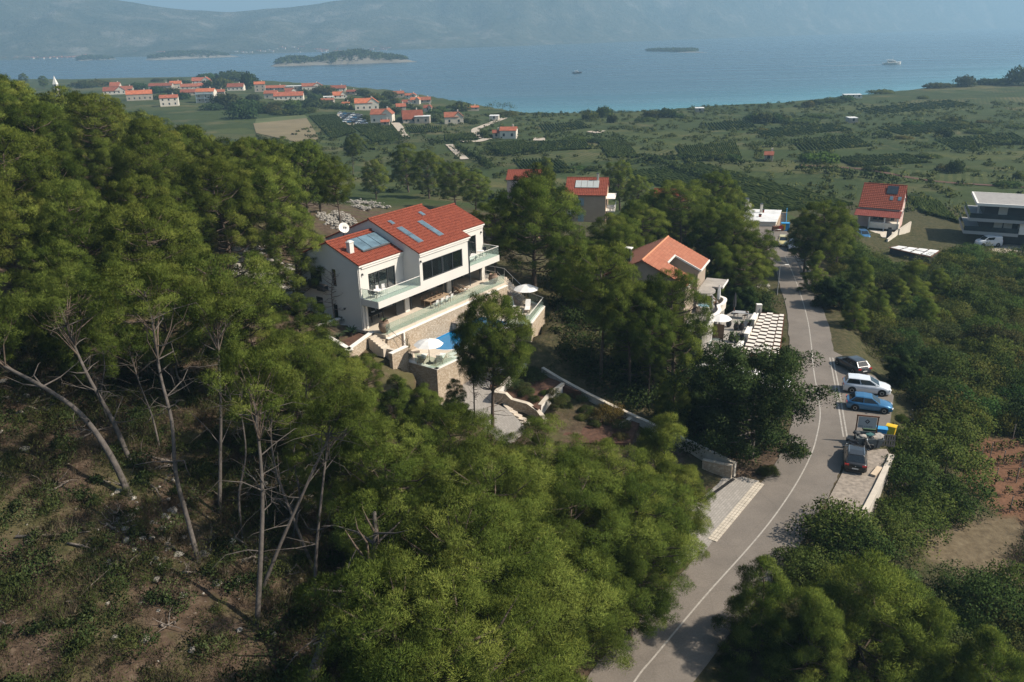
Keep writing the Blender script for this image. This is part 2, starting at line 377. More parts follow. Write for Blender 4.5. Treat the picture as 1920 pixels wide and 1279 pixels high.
def T(X, Y, cut=True):
    X = np.atleast_1d(np.asarray(X, float)); Y = np.atleast_1d(np.asarray(Y, float)); sh = X.shape; x, y = X.ravel(), Y.ravel(); z = np.empty(len(x))
    for i in range(0, len(x), 20000):
        d = np.sqrt((x[i:i+20000, None]-_P[None, :, 0])**2+(y[i:i+20000, None]-_P[None, :, 1])**2)
        z[i:i+20000] = d @ _W[:len(_P)] + _W[len(_P)] + _W[len(_P)+1]*x[i:i+20000] + _W[len(_P)+2]*y[i:i+20000]
    rel = np.hypot(x, y)
    z += .25*np.sin(x*.31+1)*np.sin(y*.27) * (rel < 160)
    dr = road_dist(x, y); k = smooth(3.6, 8.5, dr); z = z*k + (-.07)*(1-k)
    s = np.interp(x, COAST[:, 0], COAST[:, 1]) - y
    z = np.minimum(z, SEA - .6 + s*.16*np.where(s > 0, 1, 3)); z = np.maximum(z, SEA-5)
    if cut:
        for poly, zz in FLATS:
            m = in_poly(x, y, poly); z[m] = np.minimum(z[m], zz) if True else zz
    return z.reshape(sh)
def Tz(x, y): return float(T(x, y)[0])
def G(px, py, h=0.0, t0=18, t1=1400):
    """place on (or h above) the ground seen along a bearing"""
    d = ray(px, py); ts = np.concatenate([np.arange(t0, 260, .8), np.geomspace(260, t1, 260)])
    P = CAM[None] + d[None]*ts[:, None]; g = P[:, 2] - T(P[:, 0], P[:, 1], False) - h
    i = np.argmax(g < 0)
    if g[i] >= 0: i = len(ts)-1
    a, b = ts[max(i-1, 0)], ts[i]; ga, gb = g[max(i-1, 0)], g[i]
    t = a + (b-a)*(ga/(ga-gb) if ga != gb else 0); p = CAM + d*t
    return np.array([p[0], p[1], p[2]-h])
# ------------------------------------------------------------------ villa frame (local x along the facade, y into the house)
VA = np.array([-14.0015, 71.0135, 9.0]); VR = math.atan2(.821168, .570686)
_vu = np.array([.570686, .821168, 0]); _vv = np.array([-.821168, .570686, 0])
def vw(x, y, z=0): return VA + _vu*x + _vv*y + np.array([0, 0, z])
def vloc(px, py, axis, val):
    d = ray(px, py); Mx = np.array([_vu, _vv, [0, 0, 1.0]]); dl = Mx @ d; ol = Mx @ (CAM-VA); t = (val-ol[axis])/dl[axis]; return ol+dl*t
HP = -2.45                                            # pool deck below the terrace
DECK = [(.6, -2.95), (.5, -8.32), (3.9, -8.5), (3.9, -7.35), (14.6, -7.6), (14.84, -9.17), (20.75, -7.2), (21.6, -4.6), (21.6, -2.0), (19.35, -2.0), (19.35, -2.95)]
FLATS += [([vw(x, y)[:2] for x, y in ((-.2, -2.9), (19.4, -2.9), (22.5, 2), (19.6, 9), (14, 11.3), (6, 11.3), (5.9, 8), (-.2, 8))], 8.5),
          ([vw(x, y)[:2] for x, y in DECK], 2.2),
          ([gp(*p, 3)[:2] for p in ((770, 770), (822, 712), (870, 668), (1000, 640), (945, 712), (925, 735), (990, 790), (900, 810))], 2.9)]
FLATS.append(([gp(*p, 0)[:2] for p in ((1678, 850), (1664, 880), (1649, 912), (1632, 945), (1614, 978), (1606, 994), (1640, 1010), (1690, 960), (1720, 900), (1720, 850))], -2.3))
VINEYARD_SOIL = [(41.0, 66.5), (57, 73), (62, 58), (52, 46), (39.5, 55.5), (40, 61)]

# ------------------------------------------------------------------ ground
def tens(a, b, d, far, g):
    v = list(np.arange(a, b, d)); s = d
    while v[-1] < far: s *= g; v.append(v[-1]+s)
    return v
ys = tens(4, 135, 1.15, 1500, 1.035)
xr = tens(0, 66, 1.15, 2400, 1.055); xs = [-x for x in xr[:0:-1]] + xr
GX, GY = np.meshgrid(xs, ys); GZ = T(GX, GY)
far = smooth(60, 160, GY)
GZ = GZ + np.where(road_dist(GX, GY) > 8, .12*np.sin(GX*1.9+GY*.7)*np.sin(GY*1.6-GX*.4), 0)
GV = np.stack([GX.ravel(), GY.ravel(), GZ.ravel()], 1); nx = len(xs)
I0 = (np.arange(len(ys)-1)[:, None]*nx + np.arange(nx-1)[None]).ravel()
GF = np.stack([I0, I0+1, I0+nx+1, I0+nx], 1)
def ground_mat():
    m, t, b, o = nodes('ground_soil'); P = coord(t, True)
    a_f = N(t, 'ShaderNodeAttribute', attribute_name='field').outputs['Fac']; a_s = N(t, 'ShaderNodeAttribute', attribute_name='soil').outputs['Fac']
    a_m = N(t, 'ShaderNodeAttribute', attribute_name='scrub').outputs['Fac']; a_d = N(t, 'ShaderNodeAttribute', attribute_name='dry').outputs['Fac']
    # forest floor: needle litter, pale stones, some green
    n1 = noise(t, P, .22, 6, .65); n2 = noise(t, P, 1.6, 6, .7); n3 = noise(t, P, 5, 4, .7)
    floor = ramp(t, n2, [(.3, (.036, .026, .018)), (.5, (.075, .052, .036)), (.68, (.125, .092, .066))])
    floor = mixc(t, ramp(t, n1, [(.48, 0.), (.62, .75)]), floor, (.075, .075, .03))
    floor = mixc(t, ramp(t, n3, [(.66, 0.), (.72, .8)]), floor, (.34, .31, .27))
    # fields: patchwork of grass, fallow and dry plots
    mp = N(t, 'ShaderNodeMapping'); mp.inputs['Rotation'].default_value = (0, 0, R(-12)); mp.inputs['Scale'].default_value = (1/46, 1/20, 0); t.links.new(P, mp.inputs[0])
    wv = N(t, 'ShaderNodeMix', data_type='VECTOR'); wv.inputs[0].default_value = .18; t.links.new(mp.outputs[0], wv.inputs[4])
    nn = N(t, 'ShaderNodeTexNoise'); nn.inputs['Scale'].default_value = 1.4; t.links.new(mp.outputs[0], nn.inputs['Vector']); t.links.new(nn.outputs[1], wv.inputs[5])
    vo = N(t, 'ShaderNodeTexVoronoi'); vo.inputs['Scale'].default_value = 1; t.links.new(wv.outputs[1], vo.inputs['Vector'])
    sx = N(t, 'ShaderNodeSeparateColor'); t.links.new(vo.outputs['Color'], sx.inputs[0])
    cell = ramp(t, sx.outputs[0], [(0, (.040, .052, .015)), (.2, (.028, .046, .012)), (.4, (.070, .076, .024)), (.55, (.026, .040, .012)), (.7, (.055, .072, .018)), (.82, (.110, .095, .042)), (.92, (.034, .054, .014)), (1, (.060, .070, .022))])
    ve = N(t, 'ShaderNodeTexVoronoi', feature='DISTANCE_TO_EDGE'); ve.inputs['Scale'].default_value = 1; t.links.new(wv.outputs[1], ve.inputs['Vector']); n6 = noise(t, P, .3, 5, .75)
    cell = mixc(t, ramp(t, n6, [(.45, 0.), (.62, .65)]), cell, (.034, .046, .015)); cell = mixc(t, mth(t, 'MULTIPLY', ramp(t, ve.outputs['Distance'], [(.03, 1.), (.10, 0.)]), ramp(t, n6, [(.4, 0.), (.55, .9)])), cell, (.020, .031, .010))
    n4 = noise(t, P, .09, 6, .7); n5 = noise(t, P, .9, 4, .7)
    cell = mixc(t, ramp(t, n4, [(.42, 0.), (.62, .7)]), cell, (.045, .06, .022))
    cell = mixc(t, ramp(t, n5, [(.55, 0.), (.7, .55)]), cell, (.03, .042, .014))
    cell = mixc(t, ramp(t, noise(t, P, .035, 5, .6), [(.55, 0.), (.68, .6)]), cell, (.125, .105, .052))
    scr = ramp(t, n2, [(.35, (.03, .036, .014)), (.6, (.07, .062, .032)), (.75, (.12, .098, .06))])
    so = ramp(t, n2, [(.3, (.085, .045, .028)), (.7, (.165, .088, .052))])
    rowm = N(t, 'ShaderNodeMapping'); rowm.inputs['Rotation'].default_value = (0, 0, R(28)); t.links.new(P, rowm.inputs[0]); wvt = N(t, 'ShaderNodeTexWave'); wvt.inputs['Scale'].default_value = .14; wvt.inputs['Distortion'].default_value = 1.2; wvt.inputs['Detail'].default_value = 2; t.links.new(rowm.outputs[0], wvt.inputs['Vector'])
    cell = mixc(t, mth(t, 'MULTIPLY', ramp(t, wvt.outputs['Fac'], [(.45, 0.), (.6, 1.)]), ramp(t, sx.outputs[1], [(.4, 0.), (.5, .55)])), cell, (.026, .040, .012))
    c = mixc(t, a_m, floor, scr); c = mixc(t, a_f, c, cell); c = mixc(t, a_d, c, ramp(t, n2, [(.3, (.075, .058, .036)), (.55, (.125, .098, .062)), (.75, (.17, .14, .09))])); c = mixc(t, a_s, c, so)
    t.links.new(c, b.inputs['Base Color']); b.inputs['Roughness'].default_value = 1; b.inputs['Specular IOR Level'].default_value = .1
    bump(t, b, n3, .5, .12); return m
gme = np_mesh('ground', GV, GF, ground_mat(), smooth=True)
def attr(me, n, v): a = me.attributes.new(n, 'FLOAT', 'POINT'); a.data.foreach_set('value', np.asarray(v, np.float32).ravel())
wob = 10*np.sin(GX*.05)+6*np.sin(GX*.13+GY*.07)
attr(gme, 'field', np.maximum(smooth(150, 172, GY+wob-np.where(GX > 60, 20, 0)), 0))
attr(gme, 'scrub', np.maximum(smooth(0, 6, GX-np.interp(GY, RC[:, 1], RC[:, 0]))*(GY < 260), .85*smooth(-6, 4, GX)*smooth(60, 72, GY)))
DRY = [gp(*p, -3)[:2] for p in ((1690, 985), (1740, 965), (1930, 985), (1930, 1120), (1830, 1125), (1740, 1070))]
attr(gme, 'dry', in_poly(GX, GY, DRY).astype(float))
attr(gme, 'soil', in_poly(GX, GY, VINEYARD_SOIL).astype(float))
link_mesh('ground', gme, kind='structure', label='stony wooded slope, scrub and farmed plain running down to the sea', category='ground')

# ------------------------------------------------------------------ road
def strip(off0, off1, P=RC, z=0.0):
    d = np.gradient(P, axis=0); d /= np.linalg.norm(d, axis=1)[:, None]; n = np.stack([d[:, 1], -d[:, 0]], 1)
    o0 = off0 if hasattr(off0, '__len__') else np.full(len(P), off0); o1 = off1 if hasattr(off1, '__len__') else np.full(len(P), off1)
    a = P + n*np.asarray(o0)[:, None]; b = P + n*np.asarray(o1)[:, None]
    V = np.concatenate([np.c_[a, np.full(len(P), z)], np.c_[b, np.full(len(P), z)]]); k = len(P); i = np.arange(k-1)
    return V, np.stack([i, i+k, i+k+1, i+1], 1)
def road_mat():
    m, t, b, o = nodes('asphalt'); P = coord(t, True)
    n = noise(t, P, .35, 6, .7); n2 = noise(t, P, 9, 3, .6); n3 = noise(t, P, .12, 3, .5)
    c = ramp(t, n, [(.3, (.122, .104, .088)), (.7, (.195, .168, .142))]); c = mixc(t, .35, c, ramp(t, n2, [(.3, (.09, .08, .07)), (.7, (.22, .2, .18))]))
    c = mixc(t, ramp(t, n3, [(.5, 0.), (.62, .3)]), c, (.10, .09, .08))
    vo = N(t, 'ShaderNodeTexVoronoi', feature='DISTANCE_TO_EDGE'); vo.inputs['Scale'].default_value = .16; t.links.new(P, vo.inputs['Vector'])
    c = mixc(t, ramp(t, vo.outputs['Distance'], [(0, .16), (.010, 0.)]), c, (.07, .062, .054))
    t.links.new(c, b.inputs['Base Color']); b.inputs['Roughness'].default_value = .9; b.inputs['Specular IOR Level'].default_value = .25
    bump(t, b, n2, .25, .01); return m
M['asphalt'] = road_mat()
rw = np.linspace(0, 1, len(RC)); jl = .07*np.sin(RC[:, 1]*.33)+.04*NR.normal(size=len(RC)); jr = .07*np.sin(RC[:, 1]*.27+2)+.04*NR.normal(size=len(RC))
V_, F_ = strip(-2.42+jl, np.interp(RC[:, 1], [55, 82], [2.78, 2.36])+jr)
link_mesh('road', np_mesh('road', V_, F_[:, ::-1], M['asphalt']), kind='structure', label='grey asphalt road curving past the parked cars towards the plain', category='road')
def paint_mat():
    m, t, b, o = nodes('worn_road_paint'); P = coord(t, True); n = noise(t, P, 3.5, 5, .75); n2 = noise(t, P, .4, 3, .6)
    c = mixc(t, mth(t, 'MULTIPLY', ramp(t, n, [(.35, 1.), (.62, .25)]), ramp(t, n2, [(.3, .9), (.7, .5)])), (.40, .375, .335), (.17, .152, .134)); t.links.new(c, b.inputs['Base Color']); b.inputs['Roughness'].default_value = .85; return m
M['roadpaint'] = paint_mat()
V_, F_ = strip(-.055, .055, RC[2:-24], .004)
link_mesh('centre_line', np_mesh('centre_line', V_, F_[:, ::-1], M['roadpaint']), kind='structure')
M['gravel'] = mat('gravel', (.24, .205, .17), 1, .35, 2.5, .7, 18, world=True)
def ground_patch(name, pts, z, m, **k):
    mb = MB(); mb.add([(p[0], p[1], z) for p in pts], [tuple(range(len(pts)))])
    me = mb.mesh(name, m); o = link_mesh(name, me, kind='structure', **k)
    if me.polygons[0].normal.z < 0: me.flip_normals()
    return o
# paved parking bay, gravel lay-by and the verge of the road
PB = [gp(*p)[:2] for p in ((1556, 655), (1582, 668), (1600, 690), (1640, 705), (1676, 742), (1668, 800), (1655, 826), (1602, 838), (1583, 830), (1568, 760))]
ground_patch('parking_bay', PB, .006, M['asphalt'])
LB = [gp(*p)[:2] for p in ((1585, 836), (1612, 842), (1662, 842), (1672, 858), (1652, 895), (1628, 940), (1608, 975), (1585, 972), (1556, 952), (1550, 942), (1580, 885), (1586, 858))]
ground_patch('gravel_layby', LB, .01, M['gravel'])
ln = [gp(*p)[:2] for p in ((1561.5, 671), (1571, 718), (1580, 770), (1588.5, 820))]
mb = MB()
for a, b in zip(ln, ln[1:]):
    d = (b-a)/np.linalg.norm(b-a); n = np.array([d[1], -d[0]])
    for o_ in (0, .32): mb.add([(*(a+n*(o_-.07)), .012), (*(a+n*(o_+.07)), .012), (*(b+n*(o_+.07)), .012), (*(b+n*(o_-.07)), .012)], [(0, 1, 2, 3)])
mb.build('parking_line', M['roadpaint'], kind='structure')
mb = MB()
for p, q in (((1584, 755), (1668, 778)), ((1580, 707), (1640, 712))):
    a, b = gp(*p)[:2], gp(*q)[:2]; d = (b-a)/np.linalg.norm(b-a); n = np.array([d[1], -d[0]])*.05
    mb.add([(*(a-n), .012), (*(a+n), .012), (*(b+n), .012), (*(b-n), .012)], [(0, 1, 2, 3)])
mb.build('parking_line', M['roadpaint'], kind='structure')

# ------------------------------------------------------------------ sea, mountains, islands
def sea_mat():
    m, t, b, o = nodes('sea_water'); P = coord(t, True)
    sh = N(t, 'ShaderNodeAttribute', attribute_name='shallow').outputs['Fac']
    mp = N(t, 'ShaderNodeMapping'); mp.inputs['Rotation'].default_value = (0, 0, R(-14)); mp.inputs['Scale'].default_value = (.0022, .02, 0); t.links.new(P, mp.inputs[0])
    st = noise(t, mp.outputs[0], 1, 5, .6)
    c = ramp(t, st, [(.3, (.012, .036, .064)), (.5, (.020, .052, .084)), (.7, (.036, .078, .112))])
    c = mixc(t, sh, c, (.05, .17, .20)); t.links.new(c, b.inputs['Base Color'])
    t.links.new(ramp(t, st, [(.35, .16), (.65, .34)]), b.inputs['Roughness']); b.inputs['IOR'].default_value = 1.33
    n = noise(t, P, .35, 4, .6); n2 = noise(t, P, .05, 3, .5); bump(t, b, mth(t, 'ADD', n, mth(t, 'MULTIPLY', n2, 3)), .5, .5)
    return m
sx_ = sorted(set(list(np.linspace(-9000, 9000, 37)) + list(np.linspace(-800, 900, 110)))); sy_ = sorted(set(list(np.linspace(-300, 9400, 40)) + list(np.linspace(480, 1300, 80))))
SX, SY = np.meshgrid(sx_, sy_); ns = len(sx_); i0 = (np.arange(len(sy_)-1)[:, None]*ns+np.arange(ns-1)[None]).ravel()
sme = np_mesh('sea', np.c_[SX.ravel(), SY.ravel(), np.full(SX.size, SEA)], np.stack([i0, i0+1, i0+ns+1, i0+ns], 1), sea_mat())
off = SY-np.interp(SX, COAST[:, 0], COAST[:, 1])
attr(sme, 'shallow', .95*np.exp(-np.clip(off, 0, 1e4)/70)*smooth(-80, 40, SX)+.25*np.exp(-np.clip(off, 0, 1e4)/260)*smooth(-200, 100, SX))
link_mesh('sea', sme, kind='structure')

def on_ray(px, py, Y): d = ray(px, py); return CAM + d*(Y/d[1])
ridge = [(-700, -110), (-300, -120), (-100, -75), (60, -55), (150, -22), (220, 0), (250, 5), (320, 16), (360, 20), (425, 21), (480, 17), (550, 15), (600, 7), (645, 0), (720, -22), (900, -75), (1100, -120), (1300, -110), (1500, -130), (1800, -120), (2100, -120), (2600, -110), (3200, -100)]
shorel = [(-700, 132), (-300, 121), (0, 113), (300, 106), (600, 98), (960, 87), (1400, 70), (1900, 52.5), (2100, 47.5), (2600, 36), (3200, 22)]
px_ = np.linspace(-700, 3000, 300)
rY = np.interp(px_, [-700, 0, 600, 960, 1400, 1900, 3000], [3400, 3600, 3900, 4400, 5600, 8200, 9000])
MV = []; nt_ = 30
nr = np.random.default_rng(5)
for i, p in enumerate(px_):
    ry = np.interp(p, [q[0] for q in ridge], [q[1] for q in ridge]); sy = np.interp(p, [q[0] for q in shorel], [q[1] for q in shorel])
    rp = on_ray(p, ry, rY[i]); d = ray(p, sy); tt = (SEA-CAM[2])/d[2]; sp = CAM+d*tt if 0 < tt < 8800 else on_ray(p, sy, 8600)
    sp = sp if sp[1] < rY[i]-250 else on_ray(p, sy, rY[i]-500); sp[2] = SEA-1
    for k in range(nt_+6):
        t_ = k/nt_; q = sp+(rp-sp)*min(t_, 1); q = q.copy()
        prof = t_**1.35 if t_ <= 1 else 1-(t_-1)*1.2
        if t_ > 1: q += np.array([rp[0]-sp[0], rp[1]-sp[1], 0])*(t_-1)
        h = sp[2]+(rp[2]-sp[2])*prof
        nz = mnoise.fractal(Vector((q[0]*.0016, q[1]*.0016, 3)), 1, 2.1, 5) ; rg_ = 1-abs(mnoise.fractal(Vector((q[0]*.003+9, q[1]*.0012, 1)), 1, 2, 4))
        amp = (rp[2]-sp[2])*min(t_, max(0, 1-t_)+.08)
        q[2] = h+amp*(nz*.34+(rg_-.7)*.62); MV.append(q)
MV = np.array(MV); MV[:, 2] = np.maximum(MV[:, 2], SEA-4); kk = nt_+6
i0 = (np.arange(len(px_)-1)[:, None]*kk+np.arange(kk-1)[None]).ravel()
def mountain_mat():
    m, t, b, o = nodes('mountain'); P = coord(t, True)
    n = noise(t, P, .006, 7, .65); n2 = noise(t, P, .03, 5, .7)
    c = ramp(t, n, [(.35, (.030, .038, .022)), (.55, (.062, .065, .042)), (.68, (.16, .15, .125))]); c = mixc(t, ramp(t, n2, [(.5, 0.), (.7, .45)]), c, (.13, .125, .105))
    t.links.new(c, b.inputs['Base Color']); b.inputs['Roughness'].default_value = 1; b.inputs['Specular IOR Level'].default_value = 0
    bump(t, b, n2, 1, 25); return m
link_mesh('mountains', np_mesh('mountains', MV, np.stack([i0, i0+kk, i0+kk+1, i0+1], 1), mountain_mat(), smooth=True), kind='structure')
MTOP = MV[:, 2].max()
# haze: one closed box of even air round camera and scene
mh = bpy.data.materials.new('haze_air'); mh.use_nodes = True; t_ = mh.node_tree; t_.nodes.remove(t_.nodes['Principled BSDF'])
pv = t_.nodes.new('ShaderNodeVolumePrincipled'); pv.inputs['Color'].default_value = (.42, .72, 1, 1); pv.inputs['Density'].default_value = 2.6e-4; pv.inputs['Anisotropy'].default_value = .12
t_.links.new(pv.outputs[0], t_.nodes['Material Output'].inputs['Volume'])
HZ = MB(); HZ.box(-9300, 9300, -420, max(9700, MV[:, 1].max()+60), SEA-7, MTOP+15); HZ.build('haze', mh, kind='stuff')
print('mountain top', MTOP)
# ------------------------------------------------------------------ building materials
M['render'] = mat('white_render', (.61, .585, .545), .85, .03, .5, .06, 30)
M['trim'] = mat('pale_trim', (.70, .67, .62), .7, .05, 1)
M['capstone'] = mat('capping_stone', (.46, .41, .34), .85, .18, 1.2, .2, 12, world=True)
M['dark'] = mat('anthracite_metal', (.035, .040, .045), .45, .1, 2, spec=.4)
M['steel'] = mat('brushed_steel', (.55, .55, .54), .3, .08, 3, metal=.9)
M['wood'] = mat('weathered_wood', (.19, .125, .08), .7, .3, 3)
M['paleteak'] = mat('pale_teak', (.30, .22, .15), .7, .25, 4)
M['white'] = mat('white_fabric', (.66, .65, .63), .85, .04, 2)
M['soil'] = mat('bed_soil', (.085, .045, .030), 1, .4, 2.2, .8, 9, world=True)
M['concrete'] = mat('concrete', (.30, .275, .245), .95, .25, .7, .3, 10, world=True)
M['oldconcrete'] = mat('weathered_concrete', (.42, .39, .345), .95, .3, 1.1, .35, 6, world=True)
M['black'] = mat('black_plastic', (.02, .02, .021), .5, .2, 3)
def stone_mat(name, c0, c1, c2, sc=5.5, mort=(.50, .44, .36), bs=.5):
    m, t, b, o = nodes(name); P = coord(t, True); mp = N(t, 'ShaderNodeMapping'); mp.inputs['Scale'].default_value = (1, 1, 1.5); t.links.new(P, mp.inputs[0])
    vo = N(t, 'ShaderNodeTexVoronoi', feature='DISTANCE_TO_EDGE'); vo.inputs['Scale'].default_value = sc; t.links.new(mp.outputs[0], vo.inputs['Vector'])
    vc = N(t, 'ShaderNodeTexVoronoi'); vc.inputs['Scale'].default_value = sc; t.links.new(mp.outputs[0], vc.inputs['Vector'])
    s = N(t, 'ShaderNodeSeparateColor'); t.links.new(vc.outputs['Color'], s.inputs[0])
    c = ramp(t, s.outputs[0], [(0, c0), (.5, c1), (1, c2)]); e = ramp(t, vo.outputs['Distance'], [(.02, 1.), (.07, 0.)])
    c = mixc(t, e, c, mort); c = mixc(t, mth(t, 'MULTIPLY', noise(t, P, .8, 5), .4), c, tuple(x*.62 for x in c1))
    t.links.new(c, b.inputs['Base Color']); b.inputs['Roughness'].default_value = .95; b.inputs['Specular IOR Level'].default_value = .2
    bump(t, b, ramp(t, vo.outputs['Distance'], [(0, 0.), (.12, 1.)]), bs, .05); return m
M['stone'] = stone_mat('limestone_walling', (.36, .28, .20), (.46, .375, .285), (.56, .48, .385), mort=(.33, .265, .195))
M['stone2'] = stone_mat('rubble_stone', (.24, .20, .165), (.33, .285, .24), (.42, .37, .32), 3.2, (.26, .23, .2))
def paving_mat(name, c0, c1, sx=1.6, sy=.8, rot=VR, joint=(.24, .2, .165), off=.5):
    m, t, b, o = nodes(name); P = coord(t, True); mp = N(t, 'ShaderNodeMapping'); mp.inputs['Rotation'].default_value = (0, 0, -rot); t.links.new(P, mp.inputs[0])
    br = N(t, 'ShaderNodeTexBrick'); br.offset = off; br.inputs['Scale'].default_value = 1; br.inputs['Brick Width'].default_value = sx; br.inputs['Row Height'].default_value = sy
    br.inputs['Mortar Size'].default_value = .012; br.inputs['Color1'].default_value = (*c0, 1); br.inputs['Color2'].default_value = (*c1, 1); br.inputs['Mortar'].default_value = (*joint, 1); t.links.new(mp.outputs[0], br.inputs['Vector'])
    c = mixc(t, mth(t, 'MULTIPLY', noise(t, P, .5, 5), .35), br.outputs['Color'], tuple(x*.7 for x in c0)); t.links.new(c, b.inputs['Base Color']); b.inputs['Roughness'].default_value = .7
    bump(t, b, mth(t, 'MULTIPLY', br.outputs['Fac'], -1), .3, .01); return m
M['paving'] = paving_mat('pale_stone_paving', (.52, .45, .365), (.58, .51, .425))
M['pavers'] = paving_mat('grey_pavers', (.27, .25, .225), (.34, .315, .285), .4, .2, .9, (.15, .135, .12))
def glass_mat(name, tint, trans=.8, white=.06, rough=.02):
    m, t, b, o = nodes(name); t.nodes.remove(b)
    tr = N(t, 'ShaderNodeBsdfTransparent'); tr.inputs[0].default_value = (*tint, 1); gl = N(t, 'ShaderNodeBsdfGlossy'); gl.inputs['Roughness'].default_value = rough
    df = N(t, 'ShaderNodeBsdfDiffuse'); df.inputs[0].default_value = (tint[0]*.7, tint[1]*.75, tint[2]*.75, 1); fr = N(t, 'ShaderNodeLayerWeight'); fr.inputs[0].default_value = .35
    m1 = N(t, 'ShaderNodeMixShader'); m1.inputs[0].default_value = white; t.links.new(tr.outputs[0], m1.inputs[1]); t.links.new(df.outputs[0], m1.inputs[2])
    m2 = N(t, 'ShaderNodeMixShader'); t.links.new(mth(t, 'ADD', mth(t, 'MULTIPLY', mth(t, 'POWER', fr.outputs['Facing'], 3.0), .6), 1-trans), m2.inputs[0]); t.links.new(m1.outputs[0], m2.inputs[1]); t.links.new(gl.outputs[0], m2.inputs[2])
    t.links.new(m2.outputs[0], o.inputs[0]); return m
M['railglass'] = glass_mat('balustrade_glass', (.86, .93, .90), .95, .07)
M['window'] = glass_mat('window_glass', (.36, .42, .44), .80, .03)
M['carglass'] = mat('tinted_car_glass', (.012, .016, .02), .04, .1, 2, spec=.6)
M['farglass'] = mat('dark_window', (.03, .04, .05), .08, .2, 1, spec=.5)
M['water'] = mat('pool_water', (.008, .16, .36), .04, .12, .8, .25, 3, spec=.5)
M['pooltile'] = mat('pool_tile', (.03, .2, .42), .3, .15, 3)
M['terra'] = mat('terracotta_tile', (.145, .031, .017), .85, .3, 3.6, .2, 8, col2=(.27, .068, .037))
M['terraold'] = mat('faded_clay_tile', (.33, .115, .062), .9, .3, 1.6, .3, 12, col2=(.42, .165, .095))
M['pot'] = mat('clay_pot', (.24, .17, .125), .9, .25, 5, .3, 20)
M['solar'] = mat('solar_glass', (.10, .155, .19), .12, .35, 1.1, spec=.6)

# ------------------------------------------------------------------ building helpers
def wall_open(mb, p0, p1, z0, z1, th, ops=(), inward=1):
    """upright wall from p0 to p1 (plan), thickness th to its left, openings (s0, s1, z0, z1)"""
    p0, p1 = np.array(p0, float), np.array(p1, float); L = np.linalg.norm(p1-p0); d = (p1-p0)/L; n = np.array([-d[1], d[0]])*inward; rz = math.atan2(d[1], d[0])
    ss = sorted({0.0, L, *[o[0] for o in ops], *[o[1] for o in ops]}); zs = sorted({z0, z1, *[o[2] for o in ops], *[o[3] for o in ops]})
    for a, b in zip(ss, ss[1:]):
        run = None
        for c, e in list(zip(zs, zs[1:]))+[(None, None)]:
            hole = c is None or any(o[0] <= (a+b)/2 <= o[1] and o[2] <= (c+e)/2 <= o[3] for o in ops)
            if not hole: run = (run[0] if run else c, e)
            elif run:
                m = p0+d*(a+b)/2+n*th/2; mb.cbox((m[0], m[1], (run[0]+run[1])/2), (b-a, th, run[1]-run[0]), rz); run = None
    return mb
def tile_roof(mb, x0, x1, y_e, z_e, y_r, z_r, wave=.24, row=.42, amp=.045, th=.06):
    """curved tile field: waves along x, stepped rows from eave to ridge"""
    L = math.hypot(y_r-y_e, z_r-z_e); nrw = max(3, int(L/row)); nw = max(2, int((x1-x0)/wave)); k = nw*6+1
    xs = np.linspace(x0, x1, k); h = amp*np.abs(np.sin(np.linspace(0, nw*math.pi, k)))**.7
    sy, sz = (y_r-y_e)/L, (z_r-z_e)/L; ny, nz = -sz*np.sign(sy)*np.sign(sy), abs(sy)
    ny = -sz*(1 if sy > 0 else 1)*np.sign(sy) if sy != 0 else 0; ny = -sz if sy > 0 else sz
    vs, fs = [], []
    for r in range(nrw):
        for e, lift in ((r, .055), (r+1, .0)):
            s = L*e/nrw
            for i in range(k): q = h[i]+lift+th; vs.append((xs[i], y_e+sy*s+ny*q, z_e+sz*s+nz*q))
    for r in range(nrw):
        a = 2*r*k
        for i in range(k-1): fs.append((a+i, a+i+1, a+k+i+1, a+k+i))
        if r < nrw-1:
            for i in range(k-1): fs.append((a+k+i, a+k+i+1, a+2*k+i+1, a+2*k+i))
    mb.add(vs, fs); m2 = len(mb.v)
    # closing edge below the tiles
    mb.add([(x0, y_e, z_e), (x1, y_e, z_e), (x1, y_r, z_r), (x0, y_r, z_r), (x0, y_e+ny*.1, z_e+nz*.1), (x1, y_e+ny*.1, z_e+nz*.1), (x1, y_r+ny*.1, z_r+nz*.1), (x0, y_r+ny*.1, z_r+nz*.1)],
           [(0, 3, 2, 1), (0, 1, 5, 4), (1, 2, 6, 5), (3, 0, 4, 7), (2, 3, 7, 6)])
    return mb
def ridge_caps(mb, x0, x1, y, z, r=.13, step=.4):
    n = max(2, int((x1-x0)/step))
    for i in range(n):
        a, b = x0+(x1-x0)*i/n, x0+(x1-x0)*(i+1)/n+.04; vs = []
        for xx, rr in ((a, r*1.08), (b, r*.92)):
            for j in range(6): an = math.pi*j/5; vs.append((xx, y+rr*math.cos(an), z+rr*.8*math.sin(an)))
        mb.add(vs, [(j, j+1, 7+j, 6+j) for j in range(5)]+[tuple(range(6)), tuple(range(11, 5, -1))])
    return mb
